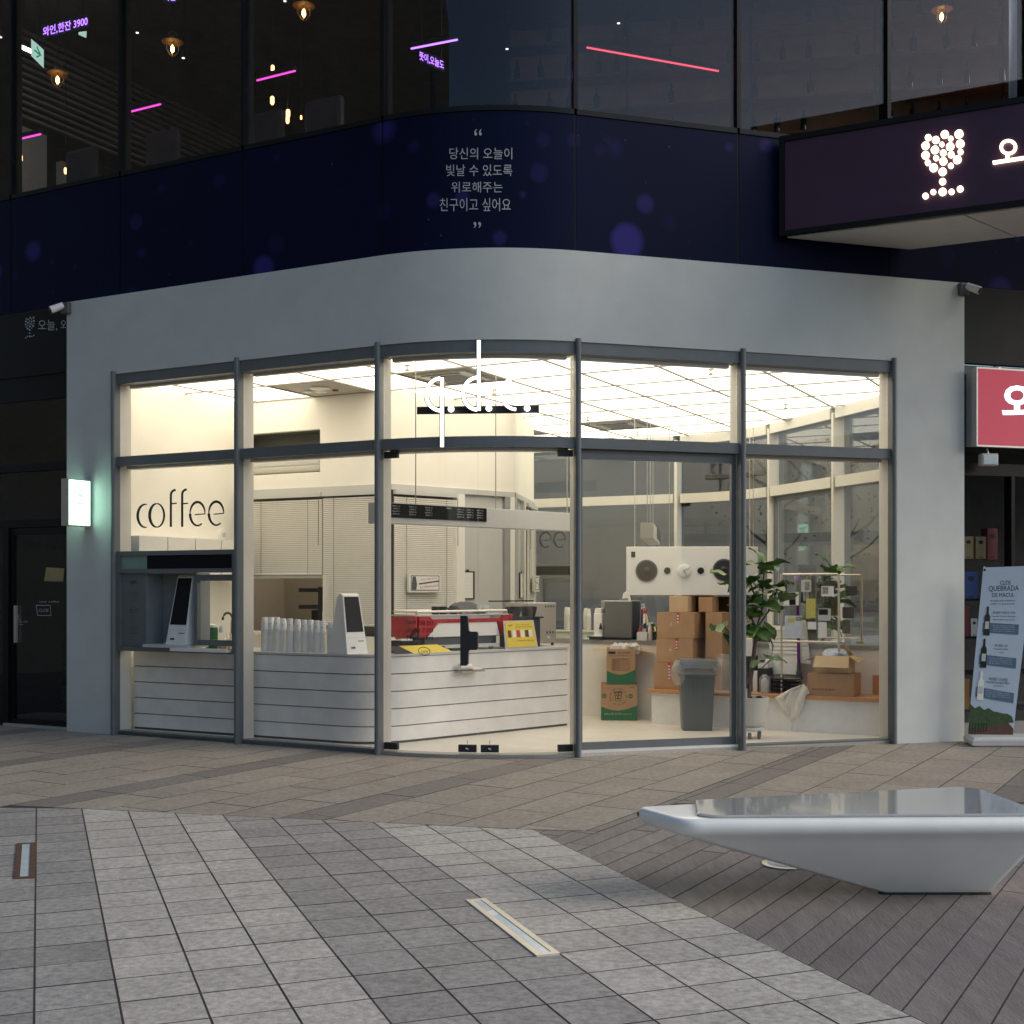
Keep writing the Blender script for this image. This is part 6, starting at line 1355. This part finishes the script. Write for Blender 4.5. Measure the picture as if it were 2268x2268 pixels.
for x, y, mt in ((490,508,'bottle'),(457,833,'bottle'),(427,1160,'cream')):
    prof = [(10,0),(10,70),(25,100),(28,290),(-36,290),(-30,100),(-12,70),(-10,0)]
    m = MB(); m.slab(bm, [(x+a_-b_*.04-4, -(y+b_)) for a_,b_ in prof][::-1], -.003, -.005); o = obj('bottle_print', m, M[mt], t)
    m = MB(); m.slab(bm, [(x+a_-b_*.04-4, -(y+b_)) for a_,b_ in ((18,150),(18,225),(-24,225),(-22,150))][::-1], -.005, -.006); obj('label_print', m, M['lightgrey'], o)
rr = random.Random(8)
m = MB(); m.slab(bm, [(x,-y) for x,y in ((290,1800),(298,1700),(500,1700),(690,1650),(740,1700),(730,1822),(450,1800))][::-1], -.001, -.002); obj('soil_print', m, M['earth'], t)
m = MB(); top = [(310+46*k, 1500+20*rr.random()+(10 if k%2 else -8)+k*7) for k in range(10)]; m.slab(bm, [(x,-y) for x,y in top+[(745,1640),(690,1650),(560,1690),(400,1740),(290,1770)]][::-1], -.002, -.004); obj('vine_print', m, M['vine'], t)
for k in range(7): x = 300+28*k; m = MB(); m.slab(bm, [(x,-1790+k*6),(x+7,-1790+k*6),(x+9,-1690+k*3),(x+2,-1690+k*3)], -.004, -.005); obj('trunk_print', m, M['ink'], t)
m = MB(); q_ = [(4.30,11.72),(5.4,11.72),(5.45,12.06),(4.36,12.10)]
def infl(s, z): cx_, cy_ = 4.87, 11.9; return [(cx_+(x-cx_)*s, cy_+(y-cy_)*s, z) for x,y in q_]
m.loft([infl(.93,.002), infl(1,.015), infl(1,.06), infl(.95,.085), infl(.80,.09)]); obj('foot', m, M['lightgrey'], t, bevel=.012)
m = MB(); m.tube([(4.5,12.01,.08), (bt0[0]+.02,bt0[1]+.03,bt0[2]+.01)], .008, 6); obj('pole', m, M['steel'], t)
m = MB(); e_ = bn_(.03,.985); m.disc(e_, (1,0,0), (0,0,1), (0,-1,0), .012, .004, 12); obj('eyelet', m, M['black'], t)

# ------------------------------------------------------------------ sculptural bench
def rnd(poly, r, n=5):
    out = []
    for i, p in enumerate(poly):
        a, b = poly[i-1], poly[(i+1)%len(poly)]; p_ = Vector(p); u = (Vector(a)-p_).normalized(); v = (Vector(b)-p_).normalized()
        rr_ = r[i] if isinstance(r,(list,tuple)) else r
        s0, s1 = p_+u*rr_, p_+v*rr_
        for k in range(n+1): t_ = k/n; q = s0*(1-t_)**2+p_*2*t_*(1-t_)+s1*t_*t_; out.append((q.x,q.y))
    return out
topP = [(.60,6.17),(.79,5.79),(2.57,5.84),(2.52,6.76)]; basP = [(1.80,6.13),(1.835,6.115),(2.335,6.115),(2.30,6.46)]
bnch = thing('plaza_bench', 'faceted glossy grey sculptural bench with a polished plate top on the deck', 'bench', (2.05,6.25,0))
tr_ = rnd(topP, [.07,.09,.12,.12], 6); br_ = rnd(basP, [.012,.012,.02,.02], 6)
cx_, cy_ = 1.7, 6.15
def off_(poly, g): 
    out = []; n = len(poly)
    for i in range(n):
        a, b = Vector(poly[i-1]), Vector(poly[(i+1)%n]); d = b-a; l = d.length or 1; out.append((poly[i][0]-d.y/l*g, poly[i][1]+d.x/l*g))
    return out
zt_ = .42
rings = []
for g, z in ((.034,zt_),(.018,zt_-.002),(.007,zt_-.009),(.001,zt_-.022),(0,zt_-.038),(.004,zt_-.055),(.014,zt_-.070),(.028,zt_-.080)): rings.append([(x,y,z) for x,y in off_(tr_, g)])
lip = off_(tr_, .034)
for k in range(1, 9):
    t_ = k/8; z = (zt_-.086)*(1-t_)+.004*t_; rings.append([(a[0]*(1-t_)+b[0]*t_, a[1]*(1-t_)+b[1]*t_, z) for a, b in zip(lip, br_)])
m = MB(); m.loft(rings[::-1]); obj('shell', m, M['bench'], bnch, smooth=True)
plP = [(.915,6.27),(.872,5.90),(.94,5.845),(2.515,5.892),(2.475,6.60),(2.40,6.69)]
pr_ = rnd(plP, [.03,.03,.03,.03,.05,.05], 4)
m = MB(); m.loft([[(x,y,zt_+.001) for x,y in off_(pr_,.004)], [(x,y,zt_+.004) for x,y in pr_], [(x,y,zt_+.011) for x,y in pr_], [(x,y,zt_+.014) for x,y in off_(pr_,.004)]]); obj('seat_plate', m, M['plate'], bnch)
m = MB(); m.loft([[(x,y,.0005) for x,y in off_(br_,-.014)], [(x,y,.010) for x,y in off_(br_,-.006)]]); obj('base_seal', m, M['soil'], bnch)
m = MB(); e_ = (tr_[4][0], tr_[4][1], .385); m.disc(e_, (.55,-.83,0), (0,0,1), (-.83,-.55,0), .011, .0015, 7); obj('paint_chip', m, M['ink'], bnch)

# ------------------------------------------------------------------ bar on the upper floor
def pend(px, py, Y, label):
    P = at(px, py, Y); t = thing('pendant_lamp', label, 'lamp', P, group='cage pendant lamps in the upper bar')
    m = MB(); m.lathe((P[0],P[1],P[2]-.07), [(.0,0),(.045,.01),(.062,.05),(.055,.10),(.03,.14)], 14); obj('glass_jar', m, M['acrylic'], t, smooth=True)
    m = MB(); m.lathe((P[0],P[1],P[2]-.05), [(.004,0),(.02,.025),(.02,.06),(.008,.085)], 10); obj('filament', m, M['glow'], t)
    m = MB(); m.lathe((P[0],P[1],P[2]+.07), [(.12,0),(.10,.012),(.035,.03),(.03,.07)], 18); obj('shade', m, M['shelfwood'], t)
    m = MB(); m.tube([(P[0]+.05*math.cos(k*.35),P[1],P[2]+.14+.05*math.sin(k*.35)) for k in range(10)], .006, 5); obj('hook', m, M['shelfwood'], t)
    m = MB(); m.tube([(P[0],P[1],P[2]+.18), (P[0],P[1],8.6)], .006, 5); obj('cable', m, M['black'], t)
    for k in range(4): a_ = k*math.pi/2+.4; m = MB(); m.tube([(P[0]+.066*math.cos(a_),P[1]+.066*math.sin(a_),P[2]+.07), (P[0]+.068*math.cos(a_),P[1]+.068*math.sin(a_),P[2]-.02), (P[0]+.02*math.cos(a_),P[1]+.02*math.sin(a_),P[2]-.085)], .004, 4); obj('cage_wire', m, M['shelfwood'], t)
for px, py, Y, lb in ((127.5,176,14.6,'lit cage pendant lamp low at the far upper left window'),(382,107,14.2,'lit cage pendant lamp in the second upper window from the left'),(673,28,13.4,'lit cage pendant lamp at the top edge in the third upper window'),(2085.5,36,14.0,'bright cage pendant lamp at the upper right corner')): pend(px, py, Y, lb)
for k, (px, py, r) in enumerate(((603,222,.035),(638,251,.035),(637,265,.03),(710,277,.035),(604,152,.03),(46,350,.03),(145,378,.025),(667,260,.015))):
    P = at(px, py, 15.5); t = thing('small_lamp', ('orange lamp glow left of a cluster in the third upper window','orange lamp glow, upper of a close pair','orange lamp glow, lower of a close pair','orange lamp glow rightmost, just above the blue band','orange lamp above a pink light strip','faint lamp low at the far left window','faint lamp above the blue band at the left','tiny faint lamp between the pair and the rightmost glow')[k], 'lamp', P, group='small orange lamps deep in the upper bar')
    m = MB(); m.lathe(P, [(.01,-r*1.6),(r*.7,-r),(r*.7,r),(.01,r*1.4)], 10); obj('lantern', m, M['dim'], t); m = MB(); m.tube([(P[0],P[1],P[2]+r*1.41),(P[0],P[1],8.6)], .004, 4); obj('cable', m, M['black'], t)
for k, (x, y) in enumerate(((304,72),(406,128),(41,150),(631,2),(1123,108),(1370,51),(2215,10),(1,82))):
    P = at(x, y, 15.0); t = thing('spotlight', ('tiny white spotlight in the second upper window near the top','tiny white spotlight right of the second pendant lamp','warm white spotlight under the exit sign','white spotlight at the top of the third window','white spotlight in the curved window','white spotlight above the red light strip','white spotlight at the top right corner','white spotlight at the left picture edge')[k], 'spotlight', P, group='ceiling spotlights of the upper bar')
    m = MB(); m.lathe((P[0],P[1],P[2]), [(.022,0),(.026,.01),(.026,.08)], 10); obj('can', m, M['black'], t); m = MB(); m.lathe((P[0],P[1],P[2]-.006), [(.018,0),(.018,.005)], 10); obj('lamp_lens', m, M['letter'], t); m = MB(); m.tube([(P[0],P[1],P[2]+.08),(P[0],P[1],8.6)], .006, 4); obj('rod', m, M['black'], t)
def strip(label, a, b, mt, Y0, Y1, n=26):
    P, Q = Vector(at(*a, Y0)), Vector(at(*b, Y1)); t = thing('light_strip', label, 'light strip', tuple((P+Q)/2), group='coloured LED strips in the upper bar')
    m = MB(); m.tube([tuple(P+Vector((0,0,.035))), tuple(Q+Vector((0,0,.035)))], .028, 6); obj('shelf_edge', m, M['black'], t)
    m = MB()
    for k in range(n): c_ = P+(Q-P)*(k/(n-1)); r = .011; m.lathe(tuple(c_), [(.002,-r),(r,-.004),(r,.006)], 6)
    obj('diodes', m, M[mt], t, kind='stuff')
zc1 = lambda x, y: (.414*x, .414*y)
zc2 = lambda x, y: (800+.414*x, .414*y)
strip('pink light strip at the far left window', zc1(87,748), zc1(216,718), 'pinkled', 14.4, 14.2)
strip('pink light strip in the second upper window', zc1(693,599), zc1(857,558), 'pinkled', 14.2, 14.0)
strip('pink light strip in the third upper window', zc1(1377,430), zc1(1577,380), 'pinkled', 13.6, 13.3)
strip('violet light strip in the curved window above neon letters', zc2(270,260), zc2(512,213), 'violet', 13.0, 12.8, 34)
strip('long red light strip behind the window above the right bays', zc2(1210,255), zc2(1908,380), 'redled', 12.6, 13.2, 70)
def neon(label, t_, box, mt, Y, skew):
    t = thing('neon_sign', label, 'neon sign', at(box[0], box[3], Y), group='violet neon lettering in the upper bar'); x0, y0, x1, y1 = box
    mp = lambda a_, b_, d_: at(x0+a_*(x1-x0), y1-b_*(y1-y0)+skew*a_, Y+d_); m = MB(); text(m, t_, mp, 0, 0, 1, 1, -.002, bold=.012); obj('lettering', m, M[mt], t)
    m = MB(); m.slab(mp, [(-.03,-.2),(1.03,-.2),(1.03,1.2),(-.03,1.2)], .03, .012); obj('backboard', m, M['black'], t)
    m = MB()
    for a_ in (.1,.9): m.tube([mp(a_,1.2,.02), (mp(a_,1.2,.02)[0], mp(a_,1.2,.02)[1], 8.6)], .005, 4)
    obj('hanger', m, M['black'], t)
neon('violet neon lettering with a price, slanting up in the far left window', '와인,한잔 3900', (95,60,194,82), 'violet', 14.5, -25)
neon('pale violet neon lettering slanting down in the curved window', '뜻이,오늘도', (929,113,983,133), 'violet', 13.2, 22)
neon('violet neon lettering cut by the top edge in the second window', '와인', (363,-18,388,2), 'violet', 14, 0)
P = at(83, 110, 14.0); t = thing('exit_sign', 'lit white exit sign with a green arrow in the far left window', 'exit sign', P)
e3 = lambda a_, b_, d_: at(69+a_*28, 137-b_*38+a_*14*(1-b_)-0*b_+a_*0, 14.0+d_)
m = MB(); m.slab(e3, [(0,.35),(1,0),(1,.78),(0,1.35)], .05, 0); obj('box', m, M['exitlit'], t)
m = MB(); m.ribbon(e3, [(.25,.72),(.75,.52)], .10, -.001, -.003); m.ribbon(e3, [(.45,.90),(.76,.52),(.42,.38)], .10, -.001, -.003); obj('arrow', m, M['exitgreen'], t)
m = MB(); m.tube([e3(.5,1.0,.02), (e3(.5,1,.02)[0], 14.02, 8.6)], .006, 4); obj('hanger', m, M['black'], t)
P = at(183, 77, 15.2); t = thing('exit_sign', 'small green exit light behind the neon price lettering', 'exit sign', P); m = MB(); e4 = lambda a_, b_, d_: at(174+a_*18, 86-b_*15-a_*2, 15.2+d_); m.slab(e4, [(0,.6),(.95,0),(1,1),(.0,1)], .04, 0); obj('box', m, M['exitlit'], t); m = MB(); m.tube([e4(.5,1,.02),(e4(.5,1,.02)[0],15.2,8.6)], .005, 4); obj('hanger', m, M['black'], t)
P, Q = Vector(at(34,98,15)), Vector(at(70,114,14.6)); t = thing('tube_light', 'short white tube light left of the exit sign', 'lamp', tuple(P)); m = MB(); m.tube([tuple(P),tuple(Q)], .022, 8); obj('tube', m, emit('tube_glow', (1,.98,.92), 9), t); m = MB(); m.tube([tuple((P+Q)/2+Vector((0,0,.03))), (*((P+Q)/2)[:2],8.6)], .005, 4); obj('hanger', m, M['black'], t)
# louvres, pale wall pieces, furniture, bottle rack, curtain
def WU(px, v): r = (px-CX)/F; return (r*I.ey[1]*v-I.ey[0]*v)/(I.ex[0]-r*I.ex[1])
wl = WU(35, 11)
t = thing('window_blind', 'wide horizontal blind along the side wall in the two far left upper windows', 'blind', iv(wl,13,7.4))
for q in range(13): m = MB(); z = 7.45+q*.09; m.box(I, wl, wl+.04, 11.0, 15.3, z, z+.03); obj('slat', m, mat('bar_slat', (.30,.29,.26), .6) if q == 0 else bpy.data.materials['bar_slat'], t)
M['palewall'] = mat('pale_bar_wall', (.42,.44,.40), .8)
for a_, b_, z_ in ((11.0,11.5,7.35),(11.75,12.6,7.1),(12.75,13.2,6.9)): m = MB(); m.box(I, wl-.12, wl-.01, a_, b_, 5.681, z_); obj('bar_wall', m, M['palewall'], ob)
m = MB(); m.box(I, WU(468,15), WU(610,15), 15.0, 15.1, 5.681, 8.1); obj('reed_wall', m, mat('reed_wall', (.34,.22,.09), .8, var=.35, scale=12, stretch=(3,1,.5)), ob)
for k, (px, v_) in enumerate(((150,10.6),(330,10.6),(560,10.7),(690,10.7))):
    w_ = WU(px, v_)
    t = thing('bar_chair', ('dark high-backed chair at the far left upper window','dark high-backed chair in the second upper window','dark high-backed chair left in the third upper window','dark high-backed chair right in the third upper window')[k], 'chair', iv(w_,v_,5.68), group='dark chairs in the upper bar')
    fq = Fr(*iv(w_,v_)[:2],LA); m = MB(); m.box(fq, -.25, .25, -.25, .25, 6.08, 6.18); obj('seat', m, M['blackmatte'], t, bevel=.03); m = MB(); m.box(fq, -.25, .25, .18, .28, 6.181, 6.75); obj('backrest', m, M['blackmatte'], t, bevel=.05)
    for a_ in (-.2,.2):
        for b_ in (-.2,.2): m = MB(); m.tube([I.p(w_+a_,v_+b_,5.68), I.p(w_+a_,v_+b_,6.08)], .02, 6); obj('leg', m, M['black'], t)
BK = Fr(*at(1660, 100, 15.2)[:2], -10)
t = thing('bottle_rack', 'amber lit wall rack full of dark wine bottles in the upper right windows', 'shelf', BK.p(1,0,5.7))
m = MB(); m.box(BK, -3.0, 3.6, .30, .34, 5.685, 8.6); obj('back_panel', m, mat('amber_back', (.30,.17,.07), .7, var=.25, scale=3), t)
for z in (6.55,6.98,7.41,7.84,8.27): m = MB(); m.box(BK, -3.0, 3.6, 0, .295, z, z+.03); obj('shelf', m, M['shelfwood'], t)
for x in (-2.98,-1.5,0,1.45,2.9): m = MB(); m.box(BK, x, x+.03, -.03, -.001, 5.685, 8.55); obj('upright', m, M['black'], t)
AM = emit('amber_strip', (1,.50,.18), .8)
for z in (6.58,7.01,7.44,7.87): m = MB(); m.box(BK, -1.4, 3.4, .275, .293, z+.002, z+.02); obj('shelf_light', m, AM, t)
rr = random.Random(4); bprot = None; bi = 0
for z in (6.58,7.01,7.44,7.87,8.30):
    for k in range(20):
        x = -2.85+.32*k+rr.uniform(-.06,.06)
        if rr.random() < .25: continue
        c_ = BK.p(x, .12, z)
        lb = 'dark wine bottle standing on the amber lit rack'
        if bprot is None:
            bprot = thing('wine_bottle', lb, 'bottle', c_, group='wine bottles on the amber rack'); m = MB(); m.lathe(c_, [(.036,0),(.038,.01),(.038,.18),(.014,.23),(.014,.285)], 10); obj('glass', m, M['bottle'], bprot, smooth=True)
        else: copy_tree(bprot, c_)
WSF = Fr(*hit(R, 2235, 60, .35)[:2], RA)
t = thing('sheer_curtain', 'pale sheer curtain hanging behind the upper right corner window', 'curtain', WSF.p(.3,0,5.69))
m = MB(); n = 40; rows_ = [[WSF.p(k*.045, .05*math.sin(k*1.3)+.02*math.sin(k*2.9), z) for z in (5.69,8.55)] for k in range(n)]
m.raw([p for r_ in rows_ for p in r_], [(2*k,2*k+2,2*k+3,2*k+1) for k in range(n-1)]); o = obj('drape', m, mat('sheer', (.55,.58,.62), .8), t, smooth=True); s_ = o.modifiers.new('thick','SOLIDIFY'); s_.thickness = .004

# ------------------------------------------------------------------ across the plaza, seen in the mirror and the glass
def tower(label, x0, x1, y0, y1, h, face, mt='bldg', fl=4.2):
    t = thing('stone_building', label, 'building', ((x0+x1)/2,(y0+y1)/2,0), group='buildings across the plaza')
    m = MB(); m.box(WORLD, x0, x1, y0, y1, -.03, h); obj('wall', m, M[mt], t)
    n = int(h/fl)
    for f_ in range(n):
        z0 = .6+f_*fl; 
        L0 = (y1-y0) if face in '+-x' and face[1] == 'x' else (x1-x0); k = int(L0/3.2)
        for q in range(k):
            a_ = .5+q*3.2; m = MB()
            if face == '+x': m.box(WORLD, x1+.002, x1+.06, y0+a_, y0+a_+2.1, z0, z0+2.3)
            if face == '-x': m.box(WORLD, x0-.06, x0-.002, y0+a_, y0+a_+2.1, z0, z0+2.3)
            if face == '+y': m.box(WORLD, x0+a_, x0+a_+2.1, y1+.002, y1+.06, z0, z0+2.3)
            obj('window', m, M['bldgwin'], t)
    return t
tower('grey stone office block across the plaza on the left', -26, -14, -16, 14, 20, '+x')
tower('grey stone block across the plaza behind the viewer', -20, 10, -70, -58, 9, '+y')
tower('low grey stone block to the right across the street', 26, 34, -16, 7, 6.5, '-x')
def tree(c_, h, seed, label):
    rr = random.Random(seed); t = thing('street_tree', label, 'tree', c_, group='street trees across the plaza'); m = MB()
    m.tube([c_, (c_[0]+.05,c_[1],h*.25), (c_[0]-.05,c_[1]+.08,h*.5), (c_[0],c_[1],h*.85)], [.11,.09,.06,.02], 8)
    tips = []
    for k in range(9):
        z = h*(.35+.05*k); a_ = rr.uniform(0,6.28); l = h*rr.uniform(.18,.3); e_ = (c_[0]+l*math.cos(a_), c_[1]+l*math.sin(a_), z+l*.8); m.tube([(c_[0],c_[1],z), ((c_[0]+e_[0])/2,(c_[1]+e_[1])/2,z+l*.3), e_], [.04,.028,.008], 5); tips += [e_, ((c_[0]+e_[0])/2,(c_[1]+e_[1])/2,z+l*.35)]
    obj('trunk', m, M['twig'], t); m = MB()
    for e_ in tips:
        for q in range(14):
            p = Vector(e_)+Vector((rr.gauss(0,.32),rr.gauss(0,.32),rr.gauss(0,.28))); u = Vector((rr.uniform(-1,1),rr.uniform(-1,1),rr.uniform(-.5,.5))).normalized()*.045; v = u.cross(Vector((rr.uniform(-1,1),rr.uniform(-1,1),1))).normalized()*.028
            m.face([tuple(p-u), tuple(p+v), tuple(p+u), tuple(p-v)])
    obj('crown', m, M['treeleaf'], t, kind='stuff')
tree((-7.2,3.2,0), 5.2, 1, 'street tree nearest the cafe across the plaza on the left'); tree((-9.5,-1.5,0), 5.8, 2, 'street tree farther back across the plaza on the left'); tree((-6.0,-4.5,0), 5.0, 3, 'street tree behind the viewer on the left')
